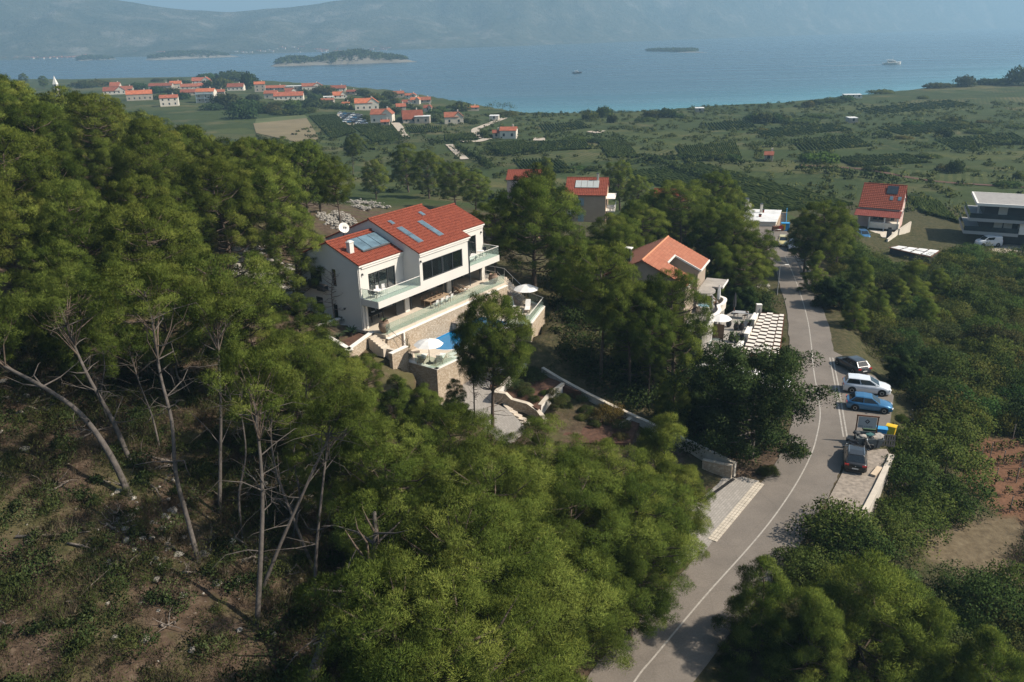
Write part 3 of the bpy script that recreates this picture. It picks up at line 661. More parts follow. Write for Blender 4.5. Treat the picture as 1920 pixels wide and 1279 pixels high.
def window(parent, o, d, s0, s1, z0, z1, panes=2, inset=.12, fr=.07, split=None, label=None, gl=None, inward=1):
    """framed glazing in a wall: o plan start, d plan direction"""
    d = np.array(d, float); n = np.array([-d[1], d[0]])*inward; rz = math.atan2(d[1], d[0])
    def P(s, z, q=0): p = np.array(o[:2])+d*s+n*(inset+q); return (p[0], p[1], z)
    f = MB(); xs = split or list(np.linspace(s0, s1, panes+1))
    f.cbox(P((s0+s1)/2, z0+fr/2), (s1-s0, .09, fr), rz); f.cbox(P((s0+s1)/2, z1-fr/2), (s1-s0, .09, fr), rz)
    for i, x in enumerate(xs):
        e = fr/2 if i == 0 else -fr/2 if i == len(xs)-1 else 0
        f.cbox(P(x+e, (z0+z1)/2), (fr, .09, z1-z0-2*fr), rz)
    w = f.build('window', M['dark'], parent)
    if label: w['label'] = label
    for a, b in zip(xs, xs[1:]):
        g = MB(); g.cbox(P((a+b)/2, (z0+z1)/2, .01), (b-a-fr, .015, z1-z0-2*fr), rz); g.build('pane', gl or M['window'], w)
    return w
def glass_rail(name, label, parent, pts, h=1.0, seg=1.5, rail=True, cat=None, posts=False):
    """frameless glass balustrade along 3-D base points: panes are parts"""
    r = thing(name, label, cat, (0, 0, 0)); r.parent = parent
    for a, b in zip(pts, pts[1:]):
        a, b = Vector(a), Vector(b); n = max(1, round((b-a).length/seg)); d = (b-a)/n
        for i in range(n):
            p, q = a+d*(i+.012), a+d*(i+.988); dn = d.normalized(); s = Vector((-dn.y, dn.x, 0))*.008; u = Vector((0, 0, h))
            mb = MB(); mb.add([p-s, p+s, p+s+u, p-s+u, q-s, q+s, q+s+u, q-s+u], [(0, 1, 2, 3), (7, 6, 5, 4), (0, 4, 5, 1), (1, 5, 6, 2), (2, 6, 7, 3), (3, 7, 4, 0)])
            mb.build('glass_pane', M['railglass'], r)
        if rail: MB().bar(a+Vector((0, 0, h+.02)), b+Vector((0, 0, h+.02)), .06, .04).build('handrail', M['trim'], r)
        if posts:
            mb = MB()
            for i in range(n+1): p = a+d*i; mb.bar(p, p+Vector((0, 0, h)), .04)
            mb.build('rail_post', M['steel'], r)
    return r
def sub(parent):      # a part of its own that is an Empty in the frame of its parent
    return parent
# ------------------------------------------------------------------ the villa
V = thing('villa', 'white two storey villa with red tiled roofs and long glass balconies above the pool', 'villa', tuple(VA), VR)
SL = .41
w = MB()                                             # walls, storey by storey
SBT, SBB, EL, EM, ER = 3.08, 2.42, 6.28, 6.35, 6.4
# left unit
wall_open(w, (0, 7.9), (0, 0), -.4, EL, .3, [(1.6, 2.6, .6, 2.3), (4.2, 4.75, 3.75, 5.45), (1.15, 2.75, 3.9, 5.0), (3.95, 4.55, .15, 1.9)], 1)
wall_open(w, (.3, 0), (5.99, 0), SBT, EL, .3, [(.83, 4.52, 3.1, 5.17)])
wall_open(w, (.3, 7.6), (5.99, 7.6), -.4, EL, .3)
w.add([(0, 0, EL), (0, 3.95, EL+3.95*SL), (0, 7.9, EL), (.3, 0, EL), (.3, 3.95, EL+3.95*SL), (.3, 7.9, EL)], [(0, 1, 2), (5, 4, 3)])
# middle unit
yr = 4.15; zr = EM+(yr+2.15)*SL
wall_open(w, (6.0, 10.4), (6.0, -2.15), SBT, EM, .3, (), 1)
w.add([(6.0, -2.15, EM), (6.0, yr, zr), (6.0, 10.4, EM), (6.3, -2.15, EM), (6.3, yr, zr), (6.3, 10.4, EM)], [(0, 1, 2), (5, 4, 3)])
wall_open(w, (13.9, -2.15), (13.9, 10.4), SBT, EM, .3, (), 1)
w.add([(13.9, -2.15, EM), (13.9, yr, zr), (13.9, 10.4, EM), (13.6, -2.15, EM), (13.6, yr, zr), (13.6, 10.4, EM)], [(2, 1, 0), (3, 4, 5)])
wall_open(w, (6.3, -2.15), (13.6, -2.15), SBT, EM, .3, [(.12, 6.45, 3.42, 5.3)])
wall_open(w, (6.0, 10.1), (13.9, 10.1), -.4, EM, .3)
# right unit
wall_open(w, (13.9, 0), (19.3, 0), SBT, ER, .3, [(.7, 4.1, 3.1, 5.4)])
wall_open(w, (19.3, .3), (19.3, 8.0), -.4, ER, .3, (), 1)
w.add([(19.3, 0, ER), (19.3, 4, ER+4*SL), (19.3, 8, ER), (19.0, 0, ER), (19.0, 4, ER+4*SL), (19.0, 8, ER)], [(2, 1, 0), (3, 4, 5)])
wall_open(w, (13.9, 7.7), (19.0, 7.7), -.4, ER, .3)
# ground floor: side returns, pillars, back wall of the loggia
wall_open(w, (.3, 2.5), (19.0, 2.5), -.4, SBB, .25, [(.5, 5.2, 0, 2.25), (6.4, 12.2, 0, 2.25), (13.6, 18.3, 0, 2.25)])
for a, b in ((.3, .56), (5.78, 6.42), (12.55, 13.2)): w.box(a, b, -.12, .5, -.4, SBB)
w.box(18.72, 19.3, -.12, .3, -.4, SBB)
wl = w.build('wall', M['render'], V)
s = MB(); s.box(.003, 19.33, -2.15, 0, SBB, SBT); s.box(.3, 19.0, .003, 10.0, SBB+.003, SBT-.003); s.build('balcony_slab', M['render'], V)
s = MB(); s.box(-.1, 19.45, -2.84, 2.5, -.35, 0); s.build('terrace_floor', M['paving'], V)
s = MB(); s.box(.35, 18.95, 2.8, 7.55, -.35, -.003); s.box(.31, 5.95, .31, 7.55, SBT, SBT+.012); s.box(6.32, 13.55, -1.84, 10.0, SBT, SBT+.012); s.box(13.95, 18.95, .31, 7.65, SBT, SBT+.012); s.build('inner_floor', M['paleteak'], V)
s = MB(); s.box(6.4, 6.5, 2.8, 7.5, 0, SBB-.01); s.box(13.1, 13.2, 2.8, 7.5, 0, SBB-.01); s.box(.35, 18.9, 6.9, 7.0, 0, SBB-.01); s.box(6.35, 13.5, 3.0, 3.1, SBT+.02, EM); s.build('inner_wall', M['render'], V)
# roofs
def gable(x0, x1, ye, ze, yb, name, label, ov=.16):
    zr_ = ze+((ye+yb)/2-ye)*SL; ym = (ye+yb)/2
    mb = MB(); tile_roof(mb, x0, x1, ye-ov, ze-ov*SL, ym, zr_); tile_roof(mb, x0, x1, yb+ov, ze-ov*SL, ym, zr_)
    r = mb.build('roof', M['terra'], V); r['label'] = label
    c = MB(); ridge_caps(c, x0-.02, x1+.02, ym, zr_+.12); c.build('ridge_tiles', M['terra'], r)
    for y_ in (ye-ov+.015, yb+ov-.015): g = MB(); g.box(x0, x1, y_-.035, y_+.035, ze-ov*SL-.12, ze-ov*SL+.03); g.build('gutter', M['trim'], r)
    return r
r1 = gable(-.12, 5.99, 0, EL, 7.9, 'roof', 'lower red tiled roof with the solar collectors and chimney')
r2 = gable(5.9, 14.02, -2.15, EM, 10.4, 'roof', 'tallest red tiled roof with four skylights')
r3 = gable(14.03, 19.45, 0, ER, 8.0, 'roof', 'red tiled roof at the end above the far balcony')
s = MB(); s.box(.3, 5.98, -.10, -.002, EL-.42, EL-.14); s.box(6.02, 13.88, -2.25, -2.152, EM-.42, EM-.14); s.box(13.92, 19.28, -.10, -.002, ER-.42, ER-.14); s.build('cornice', M['trim'], V)
def on_roof(y, ye, ze, q=.0): return ze+(y-ye)*SL+q
def roof_panel(mb, x0, x1, y0, y1, ye, ze, q, th):
    nx_, nz_ = -SL/math.hypot(1, SL), 1/math.hypot(1, SL)
    mb.slab([(x0, y0+nx_*q, on_roof(y0, ye, ze)+nz_*q), (x1, y0+nx_*q, on_roof(y0, ye, ze)+nz_*q), (x1, y1+nx_*q, on_roof(y1, ye, ze)+nz_*q), (x0, y1+nx_*q, on_roof(y1, ye, ze)+nz_*q)], th, (0, nx_, nz_))
sp = thing('solar_collector', None, None); sp.parent = V; f = MB()
for i in range(3):
    a = 2.0+i*1.27; g = MB(); roof_panel(g, a+.04, a+1.23, 1.32, 3.28, 0, EL, .26, .03); g.build('collector_panel', M['solar'], sp)
roof_panel(f, 1.95, 5.85, 1.22, 3.36, 0, EL, .225, .05); f.build('frame', M['dark'], sp)
f = MB(); f.bar((1.95, 1.24, on_roof(1.24, 0, EL, .27)), (5.85, 1.24, on_roof(1.24, 0, EL, .27)), .07); f.build('lower_rail', M['steel'], sp)
c = MB(); c.box(.62, 1.14, 1.55, 2.0, 6.7, 8.05); ch = c.build('chimney', M['render'], r1)
c = MB(); c.box(.57, 1.19, 1.5, 2.05, 8.05, 8.12); c.box(.66, 1.1, 1.6, 1.95, 8.12, 8.2); c.build('chimney_cap', M['trim'], ch)
c = MB()
for k in range(4): c.box(1.141, 1.15, 1.62, 1.93, 7.72+k*.08, 7.75+k*.08)
c.build('vent', M['dark'], ch)
for x0, x1, y0, y1 in ((7.35, 8.0, -.95, .32), (7.35, 8.0, .38, 1.72), (10.55, 11.2, -.95, .32), (10.55, 11.2, .38, 1.75), (7.5, 7.85, 2.5, 3.0), (12.2, 12.55, 2.5, 3.05)):
    f = MB(); roof_panel(f, x0-.07, x1+.07, y0-.07, y1+.07, -2.15, EM, .2, .12); k_ = f.build('skylight', M['steel'], r2)
    g = MB(); roof_panel(g, x0, x1, y0, y1, -2.15, EM, .216, .01); g.build('pane', M['solar'], k_)
d = MB(); ds = []
dc = Vector((3.3, 4.9, 8.6)); dn = Vector((-.30, -.80, .45)).normalized(); dx = dn.cross(Vector((0, 0, 1))).normalized(); dy = dx.cross(dn)
vs = []
for r_, q in ((.06, -.16), (.3, -.11), (.52, 0), (.53, .0), (.3, -.14), (.06, -.19)):
    for j in range(20): a = 2*math.pi*j/20; vs.append(dc+dx*math.cos(a)*r_+dy*math.sin(a)*r_+dn*q)
d.add(vs, [(i*20+j, i*20+(j+1) % 20, (i+1)*20+(j+1) % 20, (i+1)*20+j) for i in range(5) for j in range(20)]+[tuple(range(20)), tuple(range(119, 99, -1))])
sd_ = d.build('satellite_dish', M['trim'], V, smooth=True)
d = MB(); d.tube([dc-dn*.15, dc-dn*.25-Vector((0, 0, .3)), Vector((dc.x, dc.y+.2, 7.4))], .03); d.tube([dc-dy*.5, dc+dn*.45-dy*.15], .012); d.cbox(tuple(dc+dn*.45-dy*.15), (.09, .09, .14)); d.build('feed_arm', M['dark'], sd_)
# windows
window(V, (.3, 0), (1, 0), .83, 4.52, 3.1, 5.17, split=[.83, 1.75, 2.3, 3.5, 4.52], label='tall sliding windows of the left balcony')
window(V, (6.3, -2.15), (1, 0), .12, 6.45, 3.42, 5.3, split=[.12, 1.65, 3.2, 3.36, 4.9, 6.45], fr=.1, label='wide four pane window of the middle room')
window(V, (13.9, 0), (1, 0), .7, 4.1, 3.1, 5.4, 2, label='tall glass door of the far balcony')
for a, b, n_ in ((.5, 5.2, 3), (6.4, 12.2, 4), (13.6, 18.3, 3)): window(V, (.3, 2.5), (1, 0), a, b, .02, 2.25, n_)
for a, b, c_, e in ((1.6, 2.6, .6, 2.3), (4.2, 4.75, 3.75, 5.45), (1.15, 2.75, 3.9, 5.0), (3.95, 4.55, .15, 1.9)): window(V, (0, 7.9), (0, -1), a, b, c_, e, 1)
s = MB(); s.box(.60, .72, -.05, 1.3, 0.003, 2.4); s.build('sliding_shutter', M['dark'], V)
s = MB(); s.box(4.55, 5.72, -.02, .06, .003, 2.4); s.build('sliding_shutter', M['dark'], V)
for x in (6.75, 12.3, 13.5, 18.45):
    s = MB(); s.box(x, x+.2, .0, .08, .003, 2.38); s.build('door_post', M['dark'], V)
cur = mat('curtain', (.5, .49, .47), .9, .08, 3)
for x0, x1, y, z0, z1 in ((6.7, 7.3, -1.5, 3.15, 5.3), (9.6, 11.2, -1.5, 3.15, 5.3), (3.4, 4.3, .7, 3.15, 5.2), (17.0, 17.6, .7, 3.15, 5.3)):
    mb = MB(); n_ = 14; vs = [(x0+(x1-x0)*i/n_, y+.05*(i % 2), z) for z in (z0, z1) for i in range(n_+1)]; mb.add(vs, [(i, i+1, n_+2+i, n_+1+i) for i in range(n_)]); mb.build('curtain', cur, V)
s = MB(); s.cbox((2.2, 2.4, 3.4), (1.9, 2.1, .5)); s.build('bed', M['white'], V, smooth=False)
for x, y, z in ((.35, -.06, 5.35), (18.9, -.06, 5.5), (6.15, -2.21, 5.5)):
    s = MB(); s.cbox((x, y, z), (.14, .12, .16)); s.cbox((x, y-.08, z-.05), (.1, .1, .05)); s.build('wall_lamp', M['dark'], V)
s = MB(); s.cbox((-.07, 2.3, 1.7), (.12, .16, .12)); s.cbox((-.12, 2.3, 1.64), (.08, .12, .05)); s.build('wall_lamp', M['dark'], V)
for x, y, z0, z1 in ((13.8, -2.22, 1.0, 6.2), (-.06, .12, 0, 6.2)):
    s = MB(); s.tube([(x, y, z1), (x, y, z0)], .05, 8); s.build('downpipe', M['dark'] if x > 5 else M['render'], V)
s = MB(); s.box(-.62, -.02, 4.35, 5.3, 3.2, 3.75); s.box(-.6, -.02, 5.5, 6.4, 3.3, 4.0); s.build('air_unit', M['dark'], V)
glass_rail('balcony_railing', 'glass balustrade of the left balcony', V, [(.05, -.05, SBT), (.05, -2.1, SBT), (5.95, -2.1, SBT)], .98, 1.5)
glass_rail('balcony_railing', 'glass balustrade of the far balcony', V, [(14.0, -2.1, SBT), (19.28, -2.1, SBT), (19.28, -.05, SBT)], .98, 1.5)
glass_rail('terrace_railing', 'long frameless glass balustrade along the terrace edge', V, [(.05, -2.78, 0), (19.3, -2.78, 0)], 1.0, 1.85, False)
# retaining wall, pool deck and basin
pt = thing('pool_terrace', 'stone walled pool terrace with pale paving below the villa', 'terrace', tuple(VA), VR)
s = MB(); s.box(2.1, 19.3, -3.15, -2.842, HP-.3, -.36); s.box(-.1, 2.0, -3.0, -2.842, HP-.3, -.36); s.box(1.0, 2.0, -2.84, -2.5, HP, -.36); s.box(-.45, -.1, -2.84, -1.0, -1.6, -.36); s.build('retaining_wall', M['stone'], pt)
s = MB(); s.box(-.12, 19.45, -3.16, -2.845, -.355, -.28); s.build('wall_capping', M['trim'], pt)
s = MB(); s.box(1.92, 2.1, -3.22, -2.9, HP, -.34); s.build('pilaster', M['trim'], pt)
POOL = [(4.42+1.62-1.62*math.cos(a)*1.0, -4.95+1.75*math.sin(a)) for a in np.linspace(R(90), R(-90), 15)]
POOL = [(6.04-1.62*math.sin(R(q)), -4.95+1.78*math.cos(R(q))) for q in range(0, 181, 12)] + [(14.3, -6.73), (14.3, -3.17)]
from mathutils.geometry import tessellate_polygon
def sheet_hole(outer, hole, z, name, m, parent):
    pts = [Vector((x, y, z)) for x, y in outer]; hp = [Vector((x, y, z)) for x, y in hole]; tri = tessellate_polygon([pts, hp]); al = pts+hp
    mb = MB(); mb.add(al, [tuple(t) for t in tri]); o = mb.build(name, m, parent)
    bm = bmesh.new(); bm.from_mesh(o.data); bmesh.ops.recalc_face_normals(bm, faces=bm.faces); bm.normal_update()
    if sum(f.normal.z for f in bm.faces) < 0: bmesh.ops.reverse_faces(bm, faces=bm.faces)
    bm.to_mesh(o.data); bm.free(); return o
sheet_hole(DECK, POOL, HP, 'deck_paving', M['paving'], pt)
cen = np.mean(POOL, 0); big = [tuple(cen+(np.array(p)-cen)*np.array([1.055, 1.15])) for p in POOL]
big = [(x, min(y, -2.99-.17)) if y > -3.16 else (x, y) for x, y in big]
sheet_hole(big, POOL, HP+.02, 'pool_coping', M['trim'], pt)
mb = MB(); n_ = len(POOL); mb.add([(x, y, HP+.02) for x, y in POOL]+[(x, y, HP-1.3) for x, y in POOL], [(i, (i+1) % n_, n_+(i+1) % n_, n_+i) for i in range(n_)]); mb.build('pool_lining', M['pooltile'], pt)
mb = MB(); mb.add([(x, y, HP-.07) for x, y in POOL], [tuple(range(n_))]); po = mb.build('pool_water', M['water'], pt)
if po.data.polygons[0].normal.z < 0: po.data.flip_normals()
mb = MB(); k_ = len(DECK)
for a, b in zip(DECK, DECK[1:]+DECK[:1]):
    a, b = np.array(a), np.array(b); d_ = (b-a)/np.linalg.norm(b-a)
    if a[1] > -3.2 and b[1] > -3.2: continue
    wall_open(mb, a, b, -7.2, HP-.02, .4, (), 1)
mb.build('terrace_wall', M['stone'], pt)
mb = MB()
for a, b in zip(DECK, DECK[1:]):
    if a[1] > -3.2 and b[1] > -3.2: continue
    a, b = np.array(a), np.array(b); d_ = (b-a)/np.linalg.norm(b-a); n = np.array([-d_[1], d_[0]])
    m_ = (a+b)/2+n*.2; mb.cbox((m_[0], m_[1], HP-.01), (np.linalg.norm(b-a), .46, .06), math.atan2(d_[1], d_[0]))
mb.build('edge_capping', M['trim'], pt)
mb = MB(); mb.box(9.15, 9.75, -3.9, -3.16, HP+.022, HP+.95); fo = mb.build('fountain_block', M['stone2'], pt)
mb = MB(); mb.tube([(9.45, -3.9, HP+.75), (9.45, -4.15, HP+.65), (9.45, -4.35, HP+.3), (9.45, -4.42, HP-.05)], [.06, .09, .13, .22], 8); mb.build('water_jet', M['white'], fo)
glass_rail('deck_railing', 'frameless glass along the near corner of the pool deck', pt, [(.75, -5.5, HP+.03), (.72, -8.1, HP+.03), (3.72, -8.28, HP+.03)], 1.0, 1.4, False)
glass_rail('deck_railing', 'glass balustrade with pale handrail round the far end of the deck', pt, [(13.2, -7.45, HP+.03), (14.82, -8.95, HP+.03), (20.6, -7.05, HP+.03), (21.4, -4.6, HP+.03)], 1.0, 1.6)
# stairs
mb = MB(); ns_ = 14
for i in range(ns_): mb.box(19.7, 21.2, -4.75+i*.225, -4.75+(i+1)*.225+.03, HP-.2, HP+.002+(-HP)*(i+1)/ns_)
mb.box(19.46, 21.2, -1.55, 1.2, -2.6, 0.002); mb.build('far_stair', M['paving'], pt)
mb = MB(); mb.add([(19.46, -4.75, HP-.2), (19.69, -4.75, HP-.2), (19.69, -1.6, HP-.2), (19.46, -1.6, HP-.2), (19.46, -4.75, HP+.3), (19.69, -4.75, HP+.3), (19.69, -1.6, .12), (19.46, -1.6, .12)], [(0, 3, 2, 1), (4, 5, 6, 7), (0, 1, 5, 4), (1, 2, 6, 5), (2, 3, 7, 6), (3, 0, 4, 7)]); mb.build('stair_wall', M['stone2'], pt)
mb = MB()
for a, b in (((21.15, 1.1, 1.0), (21.15, -1.5, 1.0)), ((21.15, -1.5, 1.0), (21.15, -4.9, HP+1.0)), ((19.5, -1.5, 1.0), (19.5, 1.1, 1.0)), ((19.58, -1.6, 1.02), (19.58, -4.9, HP+1.05))): mb.tube([a, b], .028, 6)
for y, z in ((1.1, 0), (-.2, 0), (-1.5, 0), (-2.6, -.83), (-3.7, -1.68), (-4.85, HP)):
    mb.tube([(21.15, y, z), (21.15, y, z+1)], .02, 6)
mb.build('stair_handrail', M['steel'], pt)
mb = MB()
for i in range(6): mb.box(-1.35, -.46, -2.1-i*.3, -1.8-i*.3, -1.6, -.02-i*.15)
for i in range(11): mb.box(-.9+i*.28, -.62+i*.28, -4.5, -3.25, -3.4, -.9-i*.143)
mb.build('near_stair', M['paving'], pt)
mb = MB(); mb.box(-1.6, .55, -4.9, -4.52, -3.6, -.95); mb.build('stair_wall', M['stone'], pt)
mb = MB(); mb.box(-1.65, .58, -4.94, -4.5, -.948, -.86); mb.build('wall_capping', M['trim'], pt)
mb = MB(); mb.tube([(-.1, -3.05, .9), (-.1, -3.05, .1)], .02, 6); mb.tube([(-.1, -3.05, .9), (1.95, -3.6, -1.5)], .025, 6); mb.tube([(1.95, -3.6, -1.5), (1.95, -3.6, HP)], .02, 6); mb.build('stair_handrail', M['dark'], pt)
# planters beside the gable wall
pl = thing('stone_planter', 'stone walled planting bed beside the shaded gable wall of the villa', 'planter', tuple(VA), VR)
PQ = [(-2.75, 3.4), (-4.6, -2.6), (-.3, -1.35), (-.3, -.1), (-.32, 3.2)]
mb = MB()
for a, b in ((PQ[0], PQ[1]), (PQ[1], PQ[2])): wall_open(mb, a, b, -2.4, -.02, .35, (), 1)
wall_open(mb, (-.35, 3.2), (-2.75, 3.4), -1.2, .62, .35, (), 1); mb.build('planter_wall', M['stone'], pl)
mb = MB()
for a, b, z in ((PQ[0], PQ[1], -.018), (PQ[1], PQ[2], -.018), ((-.35, 3.2), (-2.75, 3.4), .622), ((-.1, 2.9), (-.1, -.1), -.1)):
    a, b = np.array(a), np.array(b); d_ = (b-a)/np.linalg.norm(b-a); n = np.array([-d_[1], d_[0]]); m_ = (a+b)/2+n*.17; mb.cbox((m_[0], m_[1], z+.04), (np.linalg.norm(b-a)+.3, .43, .08), math.atan2(d_[1], d_[0]))
mb.build('wall_capping', M['trim'], pl)
mb = MB(); mb.add([(x, y, -.32) for x, y in ((-2.5, 3.2), (-4.3, -2.45), (-.4, -1.2), (-.3, 3.1))], [(0, 1, 2, 3)]); mb.add([(x, y, .45) for x, y in ((-2.7, 3.6), (-.2, 3.4), (-.1, 7.5), (-2.6, 7.8))], [(0, 1, 2, 3)]); mb.build('bed_soil', M['soil'], pl)
# ------------------------------------------------------------------ courtyard and terraced garden
CZ = 3.0
cq = [gp(*p, CZ)[:2] for p in ((740, 790), (800, 715), (866, 664), (1000, 640), (948, 712), (926, 738), (946, 762), (985, 800), (930, 850), (800, 850))]
mb = MB(); mb.prism([tuple(p) for p in cq], CZ-.5, CZ); mb.build('courtyard_paving', M['pavers'], kind='structure')
def zline(p, a, b):
    """point of the vertical sheet a-b (plan) seen along a bearing"""
    d = ray(*p); a, b = np.array(a[:2]), np.array(b[:2]); e = b-a; n = np.array([-e[1], e[0]]); t = ((a-CAM[:2]) @ n)/(d[:2] @ n); q = CAM+d*t; return q
def cap_wall(name, label, tops, base, th, m, cap=.07, cat='wall'):
    """wall following 3-D top points down to base heights, with capping stones as parts"""
    c0 = np.mean([p[:2] for p in tops], 0); r = thing(name, label, cat, (c0[0], c0[1], min(base)))
    mb = MB()
    for i, (a, b) in enumerate(zip(tops, tops[1:])):
        a, b = np.array(a, float), np.array(b, float); d = (b-a)[:2]/np.linalg.norm((b-a)[:2]); n = np.array([-d[1], d[0]])*th/2; o = np.array([c0[0], c0[1], min(base)])
        vs = [(*(a[:2]-n), base[i]), (*(a[:2]+n), base[i]), (*(b[:2]+n), base[i+1]), (*(b[:2]-n), base[i+1]), (*(a[:2]-n), a[2]), (*(a[:2]+n), a[2]), (*(b[:2]+n), b[2]), (*(b[:2]-n), b[2])]
        mb.add([np.array(v)-o for v in vs], [(0, 1, 2, 3), (7, 6, 5, 4), (0, 4, 5, 1), (1, 5, 6, 2), (2, 6, 7, 3), (3, 7, 4, 0)])
        c = MB(); n = n*1.2; e = np.array([*d, 0])*.02
        vs = [(*(a[:2]-n), a[2]+.002), (*(a[:2]+n), a[2]+.002), (*(b[:2]+n), b[2]+.002), (*(b[:2]-n), b[2]+.002), (*(a[:2]-n), a[2]+cap), (*(a[:2]+n), a[2]+cap), (*(b[:2]+n), b[2]+cap), (*(b[:2]-n), b[2]+cap)]
        c.add([np.array(v)-o for v in vs], [(0, 1, 2, 3), (7, 6, 5, 4), (0, 4, 5, 1), (1, 5, 6, 2), (2, 6, 7, 3), (3, 7, 4, 0)])
        c.build('capping_stone', M['capstone'], r)
    mb.build('wall_body', m, r); return r
wa = gp(1017, 690, 4.0); wb = gp(1379.6, 869.5, 1.2)
lw = [wa]+[zline(p, wa, wb) for p in ((1050, 710), (1098, 736), (1150, 762), (1216, 792), (1300, 831))]+[wb]
cap_wall('garden_wall', 'long rendered garden wall with stone capping stepping down to the road', lw, [p[2]-2.3 for p in lw[:-1]]+[-.05], .3, M['oldconcrete'])
ga = [gp(927, 735, 4.0), gp(949, 738, 4.0), gp(960, 749, 3.5), gp(990, 757, 3.4), gp(1010, 771, 3.0), gp(1022, 787, 2.7)]
cap_wall('planter_wall', 'low stone garden wall with curved pale capping above the courtyard steps', ga, [2.2, 2.2, 1.9, 1.8, 1.5, 1.2], .35, M['stone'])
cap_wall('planter_wall', 'white rendered wall rising from the stone wall towards the pool terrace', [gp(930, 734, 4.0), gp(958, 706, 4.1), gp(985, 683, 4.2)], [2.2, 2.4, 2.6], .3, M['render'])
cap_wall('planter_wall', 'stained white cross wall between the two garden beds', [gp(1012, 760, 3.3), gp(1030, 739, 3.4), gp(1056, 719, 3.5)], [1.0, 1.2, 1.4], .3, M['render'])
cap_wall('planter_wall', 'short white cross wall ending at the lowest garden bed', [gp(1163, 798, 2.0), gp(1186, 781, 2.1)], [.2, .4], .3, M['oldconcrete'])
cap_wall('planter_wall', 'white kerb wall half hidden by the big pine near the drive', [gp(1210, 832, 1.5), gp(1222, 818, 1.6)], [0, .1], .3, M['oldconcrete'])
cap_wall('entrance_wall', 'stone wedge planter wall beside the paved drive entrance', [gp(1318, 862, 1.12), wb*np.array([1, 1, 0])+np.array([-.35, -.25, 1.12])], [-.1, -.1], .3, M['stone'])
cap_wall('step_wall', 'low white kerb wall along the courtyard steps', [gp(942, 770, 2.6), gp(966, 786, 2.4)], [1.6, 1.5], .3, M['render'])
def bed(pts, z, name='garden_bed'):
    q = [gp(*p, z)[:2] for p in pts]; mb = MB(); mb.prism([tuple(p) for p in q], z-1.5, z); return mb.build(name, M['soil'], kind='structure')
bed(((938, 738), (963, 750), (1008, 766), (1050, 724), (1090, 735), (1018, 700), (985, 690)), 3.3)
bed(((1016, 780), (1050, 735), (1060, 722), (1105, 745), (1200, 792), (1180, 830), (1060, 830)), 1.85)
bed(((1170, 808), (1192, 790), (1240, 808), (1225, 845), (1170, 840)), 1.1)
for i in range(5):     # courtyard steps
    a, b = gp(930+i*9, 752+i*9, CZ-.15*i), gp(958+i*9, 768+i*6, CZ-.15*i); mb = MB(); mb.bar((*a[:2], a[2]-.4), (*b[:2], b[2]-.4), .5, .8); mb.build('courtyard_step', M['paving'], kind='structure')
# paved drive with pale gutter stones and a slot drain
dq = [gp(*p)[:2] for p in ((1377, 897), (1392, 894), (1424, 902), (1338, 1012), (1318, 1040), (1270, 1060), (1240, 1000), (1290, 930), (1328, 880))]
mb = MB(); mb.add([(*p, .018) for p in dq], [tuple(range(len(dq)))]); o_ = mb.build('drive_paving', M['pavers'], kind='structure')
if o_.data.polygons[0].normal.z < 0: o_.data.flip_normals()
e0, e1 = gp(1428, 907)[:2], gp(1338, 1015)[:2]; gd = (e1-e0)/np.linalg.norm(e1-e0); gn = np.array([gd[1], -gd[0]])
kb = thing('kerb_gutter', 'pale stone gutter strip between the paved drive and the road', 'kerb', (*e0, 0)); nk = 26; lk = np.linalg.norm(e1-e0)
kme = MB().cbox((0, 0, 0), (lk/nk-.03, .2, .08), 0).mesh('kerb_stone', M['capstone'])
for i in range(nk):
    for j in range(3):
        q = gd*(i+.5)*lk/nk+gn*(.12-.24*j)*-1
        k_ = inst(kme, 'kerb_stone', kb, (q[0], q[1], .012+rnd.random()*.01), (0, 0, math.atan2(gd[1], gd[0])))
MB().bar((*gp(1376, 898)[:2], .03), (*gp(1318, 940)[:2], .03), .28, .02).build('slot_drain', M['black'], kind='structure')

